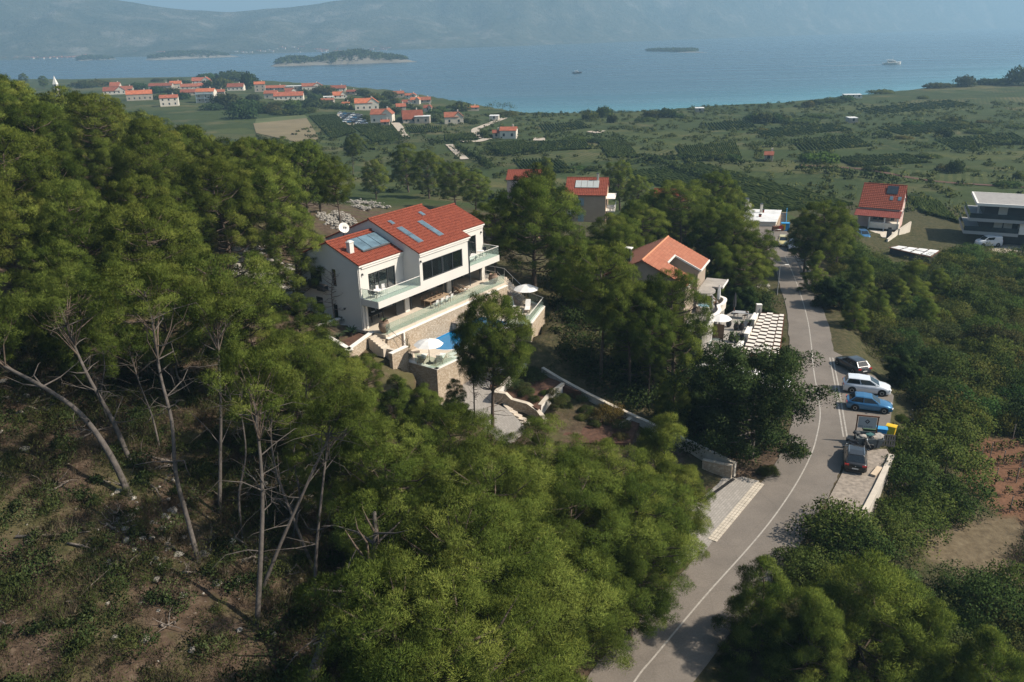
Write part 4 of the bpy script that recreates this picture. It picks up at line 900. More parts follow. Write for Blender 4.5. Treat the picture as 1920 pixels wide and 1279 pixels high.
# ------------------------------------------------------------------ furniture
def parasol(loc, rad, h, label, group, open_=True, col='white', ribs=8):
    t = thing('parasol', label, 'parasol', loc, rnd.random(), group)
    MB().tube([(0, 0, 0), (0, 0, h)], .03, 8).build('pole', M['paleteak'], t)
    MB().lathe([(.32, 0), (.32, .06), (.1, .1), (.06, .3)], 14).build('base', M['dark'], t)
    mb = MB()
    if open_:
        n = ribs; vs = [(0, 0, h)]
        for f_, z in ((.35, -.13), (.7, -.33), (1, -.56)):
            for j in range(2*n): a = math.pi*j/n; rr = rad*f_*(1 if j % 2 == 0 else .945); vs.append((rr*math.cos(a), rr*math.sin(a), h+z*rad/1.5-(.03*f_ if j % 2 else 0)))
        m = 2*n; fs = [(0, 1+j, 1+(j+1) % m) for j in range(m)]+[(1+k*m+j, 1+(k+1)*m+j, 1+(k+1)*m+(j+1) % m, 1+k*m+(j+1) % m) for k in range(2) for j in range(m)]
        mb.add(vs, fs); c = mb.build('canopy', M[col], t)
        r_ = MB()
        for j in range(n): a = 2*math.pi*j/n; MB().tube([(0, 0, h-.03), (rad*.97*math.cos(a), rad*.97*math.sin(a), h-.60*rad/1.5)], .012, 4).build('rib', M['paleteak'], t)
        MB().lathe([(.05, h), (.03, h+.1), (.01, h+.14)], 8).build('finial', M['paleteak'], t)
    else:
        n = 12; vs = []
        for rr, z in ((.16, -1.75), (.19, -1.3), (.14, -.6), (.05, 0)):
            for j in range(n): a = 2*math.pi*j/n; q = rr*(1.15 if j % 2 else .75); vs.append((q*math.cos(a), q*math.sin(a), h+z))
        mb.add(vs, [(i*n+j, i*n+(j+1) % n, (i+1)*n+(j+1) % n, (i+1)*n+j) for i in range(3) for j in range(n)]+[tuple(range(n-1, -1, -1)), tuple(range(3*n, 4*n))]); mb.build('canopy', M[col], t)
    return t
def lounger(loc, rz, label, group, m='paleteak', back=.55):
    t = thing('sun_lounger', label, 'sun lounger', loc, rz, group)
    f = MB()
    for y in (-.3, .3): f.bar((-.95, y, .3), (.95, y, .3), .05, .07)
    for x in (-.95, .25, .95): f.bar((x, -.3, .3), (x, .3, .3), .05)
    f.build('frame', M[m], t)
    for x in (-.75, .75):
        for y in (-.28, .28): MB().bar((x, y, 0), (x, y, .28), .05).build('leg', M[m], t)
    MB().box(-.93, .3, -.28, .28, .33, .41).build('cushion', M['white'], t, bevel=.02)
    b = MB(); b.slab([(.3, -.28, .41), (.3, .28, .41), (.92, .28, .41+back), (.92, -.28, .41+back)], .08, Vector((-back, 0, .62)).normalized()); b.build('back_cushion', M['white'], t)
    MB().bar((.85, 0, .3), (.8, 0, .36+back*.7), .04).build('prop', M[m], t)
    return t
def chair(loc, rz, label, group, m='dark', seat=None, name='chair'):
    t = thing(name, label, 'chair', loc, rz, group); seat = seat or m
    MB().box(-.21, .21, -.21, .21, .42, .46).build('seat', M[seat], t)
    MB().slab([(-.21, .21, .5), (.21, .21, .5), (.2, .27, .88), (-.2, .27, .88)], .03, (0, -1, 0)).build('backrest', M[seat], t)
    for x in (-.19, .19):
        for y in (-.19, .19): MB().bar((x*1.1, y*1.1, 0), (x, y, .42), .03).build('leg', M[m], t)
        MB().bar((x, .2, .42), (x, .25, .9), .03).build('back_post', M[m], t)
    return t
def bistro(loc, label, r=.38, top='white', leg='dark', h=.73):
    t = thing('bistro_table', label, 'table', loc, 0)
    MB().lathe([(r, 0), (r, .03)], 20, (0, 0, h-.03)).build('tabletop', M[top], t)
    for k in range(3): a = k*2.09; MB().bar((.25*math.cos(a), .25*math.sin(a), 0), (.12*math.cos(a+.6), .12*math.sin(a+.6), h-.03), .03).build('leg', M[leg], t)
    MB().tube([(.16*math.cos(a*.5), .16*math.sin(a*.5), .3) for a in range(13)], .012, 4).build('ring', M[leg], t)
    return t
def table(loc, rz, L, Wd, label, m='paleteak', h=.74, cat='table'):
    t = thing('table', label, cat, loc, rz)
    n = 5
    for i in range(n): y = -Wd/2+Wd*(i+.5)/n; MB().box(-L/2, L/2, y-Wd/n/2+.006, y+Wd/n/2-.006, h-.05, h).build('table_plank', M[m], t)
    for x in (-L/2+.12, L/2-.12):
        for y in (-Wd/2+.1, Wd/2-.1): MB().box(x-.04, x+.04, y-.04, y+.04, 0, h-.05).build('leg', M[m], t)
        MB().box(x-.03, x+.03, -Wd/2+.1, Wd/2-.1, h-.14, h-.05).build('apron', M[m], t)
    return t
def plant_blades(n, L, W_, up=.9, rg=NR, curve=.35):
    """rosette of sword leaves"""
    mb = MB()
    for i in range(n):
        a = rg.random()*6.28; e = up*(.5+.6*rg.random()); l = L*(.7+.5*rg.random()); d = Vector((math.cos(a)*math.cos(e), math.sin(a)*math.cos(e), math.sin(e))); s = Vector((-math.sin(a), math.cos(a), 0))*W_/2
        p1 = d*l*.5; p2 = d*l*.9-Vector((0, 0, curve*l*.5)); mb.add([-s*.7, s*.7, p1+s, p1-s, p2], [(0, 1, 2, 3), (3, 2, 4)])
    return mb
M['agave'] = mat('agave_leaf', (.06, .085, .04), .6, .3, 4); M['palm'] = mat('palm_leaf', (.035, .06, .022), .6, .35, 4); M['rosemary'] = M['maquis']
def potted(loc, label, pr=.5, ph=.95, group=None, leaf='agave', bl=.7, n=28, m='pot', plant=True):
    t = thing('potted_plant', label, 'potted plant', loc, rnd.random()*6, group)
    MB().lathe([(pr*.5, 0), (pr*.85, ph*.25), (pr, ph*.55), (pr*.85, ph*.85), (pr*.72, ph*.95), (pr*.8, ph), (pr*.7, ph), (pr*.62, ph*.9)], 18).build('pot', M[m], t, smooth=True)
    MB().lathe([(pr*.64, ph*.9), (pr*.1, ph*.93)], 12).build('pot_soil', M['soil'], t)
    if plant:
        p = plant_blades(n, bl, .07, 1.1).build('leaves', M[leaf], t); p.location = (0, 0, ph*.93)
    return t
def VL(x, y, z=0): return tuple(vw(x, y, z))
bistro(VL(1.15, -1.05, SBT), 'white round bistro table on the left glass balcony')
chair(VL(.62, -.75, SBT), VR+1.2, 'dark wire chair left of the white balcony table', 'balcony chairs', 'dark')
chair(VL(1.75, -.6, SBT), VR-.3, 'white chair by the balcony door behind the white table', 'balcony chairs', 'steel', 'white'); chair(VL(2.35, -.75, SBT), VR-.5, 'white chair farther along the left balcony by the door', 'balcony chairs', 'steel', 'white')
bistro(VL(17.6, -.9, SBT), 'white table on the far balcony beside the lounger'); chair(VL(16.7, -.6, SBT), VR+1, 'dark chair at the table of the far balcony', 'balcony chairs'); chair(VL(18.4, -.8, SBT), VR-1, 'dark chair at the far corner of the far balcony', 'balcony chairs')
lounger(VL(15.3, -1.2, SBT), VR+.2, 'dark framed lounger on the far balcony', 'sun loungers', 'dark', .35)
table(VL(9.6, -1.0), VR, 3.1, 1.0, 'long wooden dining table on the villa terrace')
for i, x in enumerate((8.5, 9.3, 10.1, 10.9)):
    chair(VL(x, -1.75), VR+math.pi, 'white seated dining chair on the pool side of the long table', 'dining chairs on the pool side', 'wood', 'white'); chair(VL(x, -.25), VR, 'brown dining chair on the house side of the long table', 'dining chairs on the house side', 'wood')
tw = thing('tableware', 'dark bowls and bottles standing on the long wooden table', 'tableware', VL(9.6, -1, .74), VR)
for x in (-.9, -.2, .6): MB().lathe([(.1, 0), (.16, .12), (.13, .12), (.08, .03)], 12, (x, 0, .001)).build('bowl', M['wood'], tw)
MB().lathe([(.07, 0), (.07, .3), (.02, .4), (.03, .55)], 10, (1.1, .1, .001)).build('bottle', M['black'], tw)
for x, lab, s_ in ((13.3, 'dark sling deck chair on the terrace beside the pale one', 'wood'), (14.2, 'pale canvas deck chair on the terrace', 'white')):
    t = thing('deck_chair', lab, 'deck chair', VL(x, -1.0), VR+2.9, 'deck chairs on the terrace')
    for y in (-.32, .32):
        MB().bar((-.6, y, .05), (.55, y, 1.0), .05).build('rail', M['wood'], t); MB().bar((.55, y, .02), (-.4, y, .5), .05).build('prop', M['wood'], t); MB().bar((-.35, y, .58), (.3, y, .58), .06, .03).build('armrest', M['wood'], t)
    MB().slab([(-.55, -.28, .28), (-.55, .28, .28), (0, .28, .33), (0, -.28, .33)], .03).build('seat', M[s_], t); MB().slab([(0, -.28, .33), (0, .28, .33), (.6, .28, 1.03), (.6, -.28, 1.03)], .03).build('backrest', M[s_], t)
for x, y in ((1.7, 1.3), (2.7, 1.5), (3.5, 1.4), (2.2, 2.1)): chair(VL(x, y), VR+rnd.random()*6, 'pale chair inside the covered left bay of the ground floor', 'chairs in the covered bay', 'steel', 'white')
table(VL(2.6, 1.0), VR, 1.8, .8, 'pale table in the covered left bay of the ground floor', 'dark')
potted(VL(.45, -2.2), 'big clay urn with agave at the near corner of the terrace', .55, 1.15, 'terrace urns')
potted(VL(18.4, -1.9), 'big clay urn at the far end of the terrace', .55, 1.1, 'terrace urns', bl=.35, n=12)
parasol(VL(1.3, -6.8, HP), 1.38, 2.45, 'open white parasol at the near corner of the pool deck', 'villa parasols')
parasol(VL(20.0, -5.2, HP), 1.42, 2.45, 'open white parasol on the far end of the pool deck', 'villa parasols')
lounger(VL(1.35, -5.9, HP), VR+3.6, 'wooden lounger left of the near parasol pole', 'sun loungers'); lounger(VL(2.4, -7.3, HP), VR+3.6, 'wooden lounger right of the near parasol pole', 'sun loungers')
lounger(VL(18.2, -4.6, HP), VR+.9, 'pale lounger left of the far parasol', 'sun loungers', back=.75); lounger(VL(18.6, -6.3, HP), VR+.5, 'pale lounger below the far parasol', 'sun loungers', back=.6)
MB().tube([VL(2.0, -3.55, HP+.1), VL(2.9, -4.2, HP+.1)], .12, 10).build('driftwood_log', M['deadwood'], label='grey log lying on the pool deck by the stone wall', category='log')
for q, s_, lab in (((-1.3, .45), 1.0, 'cycad palm by the shaded gable wall'), ((-2.6, .7), .75, 'smaller cycad palm in the stone planter')):
    t = thing('cycad', lab, 'palm', VL(q[0], q[1], -.35), rnd.random()*6); plant_blades(40, 1.1*s_, .12*s_, .75).build('fronds', M['palm'], t).location = (0, 0, .35); MB().lathe([(.16*s_, 0), (.14*s_, .4)], 8).build('trunk', M['bark'], t)
t = thing('yucca', 'spiky yucca below the near corner of the pool deck', 'plant', tuple(gp(768, 706, 4.4)-np.array([0, 0, .9])), 0); plant_blades(60, 1.3, .09, 1.0).build('leaves', M['palm'], t).location = (0, 0, 1.0); MB().tube([(0, 0, -.6), (0, 0, 1.0)], .1, 6).build('trunk', M['bark'], t)
t = thing('cypress', 'thin young cypress against the stone wall by the near stair', 'tree', tuple(vw(.75, -4.7, -3.0)), 0)
c_ = np.c_[NR.normal(size=16)*.06, NR.normal(size=16)*.06, np.linspace(.6, 3.2, 16)]; v_, t_n = sprays(c_, np.linspace(.32, .1, 16), 45, .16, .03, flat=1); link_mesh('crown', fmesh('cypress_crown', v_, t_n, M['leaf']), t); MB().tube([(0, 0, -.5), (0, 0, 3)], [.05, .01], 5).build('trunk', M['bark'], t)
# person crouching in the courtyard
def person(loc, rz, label, pts, radii, edges, shirt, trousers, skin, hair, zsplit):
    t = thing('person', label, 'person', loc, rz)
    me = bpy.data.meshes.new('body'); me.from_pydata(pts, edges, []); o = bpy.data.objects.new('body', me); C.objects.link(o); o.parent = t
    sk = o.modifiers.new('skin', 'SKIN'); sk.use_smooth_shade = True
    for i, v in enumerate(me.skin_vertices[0].data): v.radius = (radii[i], radii[i]); v.use_root = (i == 0)
    ss = o.modifiers.new('sub', 'SUBSURF'); ss.levels = 1; ss.render_levels = 1
    m, tt, b, _ = nodes('clothed_body'); a = N(tt, 'ShaderNodeTexCoord'); sp_ = N(tt, 'ShaderNodeSeparateXYZ'); tt.links.new(a.outputs['Object'], sp_.inputs[0])
    c = mixc(tt, mth(tt, 'GREATER_THAN', sp_.outputs[2], zsplit[0]), trousers, shirt); c = mixc(tt, mth(tt, 'GREATER_THAN', sp_.outputs[2], zsplit[1]), c, skin); tt.links.new(c, b.inputs['Base Color']); b.inputs['Roughness'].default_value = .8
    me.materials.append(m); hd = pts[3]
    MB().ball((hd[0]-.01, hd[1]-.015, hd[2]+.035), (.105, .115, .11), 12, 8).build('hair', hair, t, smooth=True); return t
pk = tuple(gp(922, 731, CZ))
person(pk, -.3, 'person in a dark shirt crouching beside the white garden wall', [(0, 0, .42), (0, .16, .62), (0, .30, .86), (0, .40, 1.06), (.11, -.02, .40), (.17, .34, .50), (.16, .12, .06), (.16, .28, .03), (-.11, -.02, .40), (-.17, .34, .50), (-.16, .12, .06), (-.16, .28, .03), (.2, .26, .80), (.26, .42, .58), (.14, .62, .52), (-.2, .26, .80), (-.26, .42, .58), (-.14, .62, .52), (0, .34, .94)],
       [.15, .15, .13, .105, .1, .08, .055, .04, .1, .08, .055, .04, .065, .05, .035, .065, .05, .035, .06], [(0, 1), (1, 2), (2, 18), (18, 3), (0, 4), (4, 5), (5, 6), (6, 7), (0, 8), (8, 9), (9, 10), (10, 11), (2, 12), (12, 13), (13, 14), (2, 15), (15, 16), (16, 17)],
       (.02, .02, .024), (.19, .10, .07), (.35, .2, .14), mat('dark_hair', (.02, .015, .012)), (.55, .95))
# ------------------------------------------------------------------ neighbouring houses
M['buff'] = mat('buff_render', (.43, .31, .225), .9, .08, .8); M['pink'] = mat('pink_render', (.56, .40, .36), .9, .06, .8)
M['cream'] = mat('cream_wall', (.60, .55, .47), .9, .1, .5, tint=True); M['greywall'] = mat('grey_render', (.30, .305, .31), .85, .05, .8)
M['fartile'] = mat('far_roof_tile', (.29, .088, .046), .9, .3, .7, .3, 4, tint=True); M['roofgrey'] = mat('gravel_roof', (.26, .25, .24), 1, .15, 1.5); M['roofwhite'] = mat('white_roof_membrane', (.58, .58, .57), .8, .2, .5, world=True)
M['darkwall'] = mat('dark_cladding', (.05, .053, .058), .7, .15, 1); M['blue'] = mat('blue_paint', (.03, .24, .50), .5, .1, 2); M['yellow'] = mat('yellow_plastic', (.62, .40, .02), .5, .08, 2); M['greenp'] = mat('green_plastic', (.025, .06, .025), .5, .2, 2)
M['brownwood'] = mat('brown_timber', (.12, .048, .024), .7, .3, 3); M['panel'] = mat('white_canvas_panel', (.60, .55, .49), .8, .04, 3); M['redwood'] = mat('red_brown_roofing', (.22, .055, .04), .8, .15, 1)
M['blueshut'] = mat('pale_blue_shutter', (.26, .33, .36), .7, .08, 4); M['orange'] = mat('orange_tabletop', (.55, .24, .05), .5, .1, 3); M['ashlar'] = paving_mat('ashlar_block_wall', (.20, .145, .105), (.26, .19, .14), .6, .3, 0, (.12, .085, .065))
def frame_of(a, b):
    a, b = np.array(a[:2], float), np.array(b[:2], float); d = (b-a)/np.linalg.norm(b-a); return math.atan2(d[1], d[0]), np.linalg.norm(b-a)
def wbox(parent, x, y0, z, w_, h, face=-1, m=None, frame='trim', name='window', axis='x'):
    """small built window: frame and pane"""
    f = MB(); g = MB(); t = .06
    def bx(mb, s0, s1, q0, q1, z0, z1):
        if axis == 'x': mb.box(s0, s1, min(y0+face*q0, y0+face*q1), max(y0+face*q0, y0+face*q1), z0, z1)
        else: mb.box(min(y0+face*q0, y0+face*q1), max(y0+face*q0, y0+face*q1), s0, s1, z0, z1)
    for s0, s1, z0, z1 in ((x-w_/2, x-w_/2+t, z, z+h), (x+w_/2-t, x+w_/2, z, z+h), (x-w_/2+t, x+w_/2-t, z, z+t), (x-w_/2+t, x+w_/2-t, z+h-t, z+h)): bx(f, s0, s1, .003, .07, z0, z1)
    bx(g, x-w_/2+t, x+w_/2-t, .002, .03, z+t, z+h-t)
    w_o = f.build(name, M[frame], parent); g.build('pane', m or M['farglass'], w_o); return w_o

# house with the cut-away terracotta roof and the serpentine terrace
ZR, ZE, HB = 11.5, 9.05, 5.1
O2 = gp(1253, 444.7, ZR); R2 = math.atan2(-.42, .907)
H2 = thing('terrace_house', 'stone house with faded terracotta roof cut open by a roof terrace', 'house', (O2[0], O2[1], 0), R2)
s2 = (ZR-ZE)/HB
def h2loc(px, py, z): p = gp(px, py, z); d = p[:2]-O2[:2]; c, s = math.cos(-R2), math.sin(-R2); return np.array([d[0]*c-d[1]*s, d[0]*s+d[1]*c, z])
n1, n2, n3 = h2loc(1268, 482, 10.2), h2loc(1257.6, 493, 10.2), h2loc(1313.5, 508.3, ZE)
YN0, YN1, XN, Y9 = n3[1], n3[1]-3.4, 2.0, -11.6
w = MB()
w.box(-4.8, 4.8, Y9+.3, -.35, 2.0, 6.6)
w.box(-4.8, 4.8, YN0+.02, -.35, 6.6, ZE-.02); w.box(-4.8, XN, YN1, YN0, 6.6, ZE); w.box(-4.8, 4.8, Y9+.3, YN1, 6.6, ZE-.02)
for y in (-.36, Y9+.3, YN0+.02): w.add([(-4.8, y, ZE-.02), (4.8, y, ZE-.02), (0, y, ZR-.12), (-4.8, y-.02 if y > -1 else y+.02, ZE-.02), (4.8, y-.02 if y > -1 else y+.02, ZE-.02), (0, y-.02 if y > -1 else y+.02, ZR-.12)], [(0, 1, 2), (5, 4, 3)])
w.build('wall', mat('h2_render', (.31, .25, .195), .9, .1, .6), H2)
mb = MB(); mb.box(-4.9, 4.9, Y9+.15, Y9+.29, 0, 6.4); mb.build('stone_facing', M['ashlar'], H2)
def plane(mb, x0, x1, y0, y1, q=.1):
    f = lambda x: ZR-abs(x)*s2
    rows = max(2, int(abs(x1-x0)/.35)); vs, fs = [], []
    for r in range(rows):
        xa, xb = x0+(x1-x0)*r/rows, x0+(x1-x0)*(r+1)/rows; o = len(vs)
        vs += [(xa, y0, f(xa)+q), (xa, y1, f(xa)+q), (xb, y0, f(xb)+q+.05), (xb, y1, f(xb)+q+.05)]; fs.append((o, o+2, o+3, o+1))
        fs.append((o+2, o+3, o+3, o+2)) if False else None
    fs = [f_ for f_ in fs if f_]; mb.add(vs, fs)
    mb.add([(x0, y0, f(x0)-.02), (x1, y0, f(x1)-.02), (x1, y1, f(x1)-.02), (x0, y1, f(x0)-.02), (x0, y0, f(x0)+q), (x1, y0, f(x1)+q), (x1, y1, f(x1)+q), (x0, y1, f(x0)+q)], [(0, 3, 2, 1), (0, 1, 5, 4), (1, 2, 6, 5), (3, 0, 4, 7), (2, 3, 7, 6)])
def roof_tiles_mat():
    m, t, b, o = nodes('flat_clay_tiles'); P = coord(t); br = N(t, 'ShaderNodeTexBrick'); mp = N(t, 'ShaderNodeMapping'); mp.inputs['Rotation'].default_value = (0, 0, R(90)); t.links.new(P, mp.inputs[0])
    br.inputs['Scale'].default_value = 1; br.inputs['Brick Width'].default_value = .3; br.inputs['Row Height'].default_value = .35; br.inputs['Mortar Size'].default_value = .015
    br.inputs['Color1'].default_value = (.26, .085, .045, 1); br.inputs['Color2'].default_value = (.33, .125, .07, 1); br.inputs['Mortar'].default_value = (.2, .07, .04, 1); t.links.new(mp.outputs[0], br.inputs['Vector'])
    c = mixc(t, ramp(t, noise(t, P, .7, 5, .7), [(.45, 0.), (.65, .5)]), br.outputs['Color'], (.24, .10, .06)); t.links.new(c, b.inputs['Base Color']); b.inputs['Roughness'].default_value = .95
    bump(t, b, br.outputs['Fac'], -.4, .02); return m
M['flattile'] = roof_tiles_mat()
mb = MB(); plane(mb, HB, .02, YN0, 0); plane(mb, XN, .02, YN1, YN0+.0); plane(mb, HB, .02, Y9, YN1); plane(mb, -HB, -.02, Y9, 0)
rf = mb.build('roof', M['flattile'], H2)
mb = MB()
for i in range(30): a = Y9+(0-Y9)*i/30; b_ = Y9+(0-Y9)*(i+1)/30+.03; mb.tube([(0, a, ZR+.1), (0, b_, ZR+.12)], [.12, .10], 6)
mb.build('ridge_tiles', mat('ridge_tile', (.5, .22, .12), .8, .1, 3), rf)
for i, (a, b_) in enumerate((((HB+.03, 0, ZE+.02), (HB+.03, YN0, ZE+.02)), ((HB, YN0-.04, ZE+.06), (XN, YN0-.04, ZR-XN*s2+.06)), ((XN+.05, YN0, ZR-XN*s2+.08), (XN+.05, YN1, ZR-XN*s2+.08)), ((HB+.03, YN1, ZE+.02), (HB+.03, Y9, ZE+.02)))): MB().bar(a, b_, .12, .2).build('fascia_board', M['trim'], rf)
MB().box(-2.6, -2.0, -9.2, -8.6, ZR-1.6, ZR+.55).build('chimney', M['darkwall'], rf); MB().box(-2.7, -1.9, -9.3, -8.5, ZR+.56, ZR+.66).build('chimney_cap', M['trim'], rf)
mb = MB(); mb.box(4.9, 7.4, -3.0, .4, 6.6, 6.8)
mb.prism([(4.9, -3.0), (6.2, -3.0)]+[(4.9+2.0*math.cos(a), -4.6+1.6*math.sin(a)) for a in np.linspace(R(50), R(-90), 9)]+[(4.9, -6.3)], 6.6, 6.802); mb.build('roof_slab', M['concrete'], H2)
MB().bar((7.42, .4, 6.75), (7.42, -3.0, 6.75), .1, .22).build('slab_edge', M['trim'], H2)
wbox(H2, -1.6, Y9+.15, 3.6, 1.0, 1.2); wbox(H2, 2.2, Y9+.15, 2.2, .9, .9)
# upper terrace with scalloped edge, lower terrace, rails
UT, LT = 4.7, 3.0
sc_pts = [(1350, 555), (1358.8, 558.8), (1359.4, 563.8), (1353.8, 569.4), (1347.5, 571.9), (1348.2, 576), (1349.4, 581.3), (1342.5, 588), (1334.4, 591.3), (1335, 595), (1336.3, 600), (1327.5, 608.8), (1317.5, 612.5)]
scw = catmull([gp(*p, UT+.9)[:2] for p in sc_pts], 4)
tt = thing('upper_terrace', 'scalloped terrace with curved pale parapet below the cut-open roof', 'terrace', (*scw[0], 0), 0); so = np.array([*scw[0], 0])
back = [gp(*p, UT)[:2] for p in ((1290, 620), (1275, 560), (1330, 545))]
mb = MB(); mb.prism([tuple(p-so[:2]) for p in list(scw)+back], 2.0, UT); mb.build('terrace_floor', M['pavers'], tt)
mb = MB(); V_, F_ = strip(-.12, .12, scw, 0); k = len(scw)
mb.add([(x-so[0], y-so[1], UT) for x, y, z in V_]+[(x-so[0], y-so[1], UT+.8) for x, y, z in V_], [(i, i+1, 2*k+i+1, 2*k+i) for i in range(k-1)]+[(k+i+1, k+i, 3*k+i, 3*k+i+1) for i in range(k-1)]); mb.build('parapet', M['cream'], tt)
V_, F_ = strip(-.2, .2, scw, 0); mb = MB(); mb.add([(x-so[0], y-so[1], UT+.8) for x, y, z in V_]+[(x-so[0], y-so[1], UT+.9) for x, y, z in V_], [(i, i+1, k+i+1, k+i) for i in range(k-1)]+[(2*k+i, 3*k+i, 3*k+i+1, 2*k+i+1) for i in range(k-1)]+[(i, 2*k+i, 2*k+i+1, i+1) for i in range(k-1)]+[(k+i, k+i+1, 3*k+i+1, 3*k+i) for i in range(k-1)]); mb.build('parapet_capping', M['trim'], tt)
ltq = [gp(*p, LT)[:2] for p in ((1316, 668), (1322, 640), (1345, 600), (1375, 583), (1425, 590), (1428, 598), (1389, 662), (1386, 672))]
lt = thing('lower_terrace', 'grey paved lower terrace crowded with potted plants beside the pergola', 'terrace', (*ltq[0], 0), 0); lo = np.array([*ltq[0], 0])
mb = MB(); mb.prism([tuple(p-lo[:2]) for p in ltq], 0, LT); mb.build('terrace_floor', M['pavers'], lt)
def pier(p, q, h, nm='boundary_pier'):
    a, b = gp(*p, LT)-lo, gp(*q, LT)-lo; MB().bar((a[0], a[1], LT+h/2), (b[0], b[1], LT+h/2), .45, h).build(nm, M['cream'], lt)
    MB().bar((a[0], a[1], LT+h+.05), (b[0], b[1], LT+h+.05), .55, .09).build('pier_capping', M['trim'], lt)
pier((1417, 588), (1427, 588), 1.1); pier((1410, 613), (1417, 600), .8); pier((1398, 640), (1405, 626), .8); pier((1386, 665), (1389, 655), .9); pier((1371, 666), (1386, 668), .9)
def rail_bars(parent, a, b, h, n, m='dark'):
    a, b = Vector(a), Vector(b); u = Vector((0, 0, h)); MB().bar(a+u, b+u, .05).build('top_rail', M[m], parent); MB().bar(a+u*.12, b+u*.12, .03).build('bottom_rail', M[m], parent)
    me = MB().bar((0, 0, h*.12), (0, 0, h), .022).mesh('baluster', M[m])
    for i in range(n+1): inst(me, 'baluster', parent, a+(b-a)*i/n)
rr = thing('terrace_railing', 'dark barred railing at the near edge of the lower terrace', 'railing', tuple(gp(1322, 668, LT)))
rail_bars(rr, (0, 0, 0), tuple(gp(1371, 671, LT)-gp(1322, 668, LT)), 1.0, 26)
for p, q in (((1391, 655), (1398, 642)), ((1405, 627), (1411, 614)), ((1417, 602), (1424, 592))):
    r_ = thing('terrace_railing', 'short dark railing between pale piers %s' % ('nearest the orange tables' if p[1] > 650 else 'in the middle of the pergola side' if p[1] > 620 else 'at the far pergola corner'), 'railing', tuple(gp(*p, LT))); rail_bars(r_, (0, 0, 0), tuple(gp(*q, LT)-gp(*p, LT)), .95, 8)
fn = thing('slat_fence', 'brown upright slat screen under the curved parapet', 'fence', tuple(gp(1329, 634, LT))); fv = gp(1356, 637, LT)-gp(1329, 634, LT); nf = 24
sme_ = MB().box(-.05, .05, -.015, .015, 0, 1.75).mesh('slat', M['wood'])
for i in range(nf): inst(sme_, 'slat', fn, tuple(fv*(i+.5)/nf), (0, 0, math.atan2(fv[1], fv[0])))
MB().bar((0, .03, .3), (fv[0], fv[1]+.03, .3), .04).build('cross_rail', M['wood'], fn); MB().bar((0, .03, 1.5), (fv[0], fv[1]+.03, 1.5), .04).build('cross_rail', M['wood'], fn)
# pergola with chequered canvas panels
PZ = 3.25; pc = [gp(*p, PZ) for p in ((1389.4, 663), (1427.5, 586.3), (1470.6, 590), (1460, 675.6))]
pg = thing('pergola', 'brown timber pergola roofed with chequered white canvas panels beside the road', 'pergola', (pc[0][0], pc[0][1], 0)); po_ = np.array([pc[0][0], pc[0][1], 0])
def pq(u, v, z=0): a = pc[0]+(pc[3]-pc[0])*u; b = pc[1]+(pc[2]-pc[1])*u; q = a+(b-a)*v-po_; return (q[0], q[1], PZ+z)
us = [0, .255, .515, .775, .80, 1.0]
for u in (0, .255, .515, .787, 1.0): MB().bar(pq(u, -.01, -.12), pq(u, 1.01, -.12), .09, .2).build('long_beam', M['brownwood'], pg)
NRW = 12
for i in range(2*NRW+1): MB().bar(pq(-.01, i/(2*NRW), -.03), pq(1.02, i/(2*NRW), -.03), .06, .14).build('cross_beam', M['brownwood'], pg)
for ci, (u0, u1, ph) in enumerate(((.01, .25, 0), (.26, .51, .5), (.52, .77, 0), (.80, .985, .25))):
    for j in range(-1 if ph else 0, NRW):
        a, b = (j+ph)/NRW, (j+ph+.60)/NRW
        a, b = max(a, 0), min(b, 1)
        if b-a < .02: continue
        MB().slab([pq(u0, a, .10), pq(u1, a, .10), pq(u1, b, .10), pq(u0, b, .10)], .03).build('canvas_panel', M['panel'], pg)
for u in (.01, .5, .99):
    for v in (.01, .35, .68, .99): q = pq(u, v); MB().bar((q[0], q[1], -.3), (q[0], q[1], PZ-.2), .13).build('post', M['brownwood'], pg)
for k, p in enumerate(((1437, 683), (1431, 690), (1446, 690), (1444, 681))):
    table(tuple(gp(*p, .75)*np.array([1, 1, 0])), -.5, 1.3, .7, ('orange wooden table at the open near end of the pergola', 'orange table left of the pergola posts', 'orange table nearest the road under the pergola', 'second orange table under the pergola edge')[k], 'orange')
for k, p in enumerate(((1330, 678), (1375, 682), (1412, 694), (1440, 702), (1458, 708))):
    g_ = gp(*p, 2.4); parasol((g_[0], g_[1], -.1), 1.5, 2.6, ('white parasol half hidden by the round tree below the terrace railing', 'white parasol below the grey terrace wall', 'white parasol showing through the round tree crown near the orange tables', 'white parasol between the round tree and the road', 'white parasol nearest the road behind the round tree')[k], 'parasols of the lower dining garden')
def gz(px, py, z): return tuple(gp(px, py, z))
parasol(gz(1347, 632, LT), 1.3, 2.7, 'open white parasol in front of the slat screen', 'house parasols')
parasol(gz(1346, 574, UT), .5, 2.6, 'closed cream parasol on the upper terrace', 'house parasols', False); parasol(gz(1333, 592, UT), .5, 2.4, 'closed grey parasol on the upper terrace', 'house parasols', False, 'greywall')
parasol(gz(1376, 588, LT), .5, 2.6, 'closed dark parasol at the back of the lower terrace', 'house parasols', False, 'darkwall'); parasol(gz(1347, 631, LT), .5, 1.9, 'closed cream parasol under the open white one', 'house parasols', False)
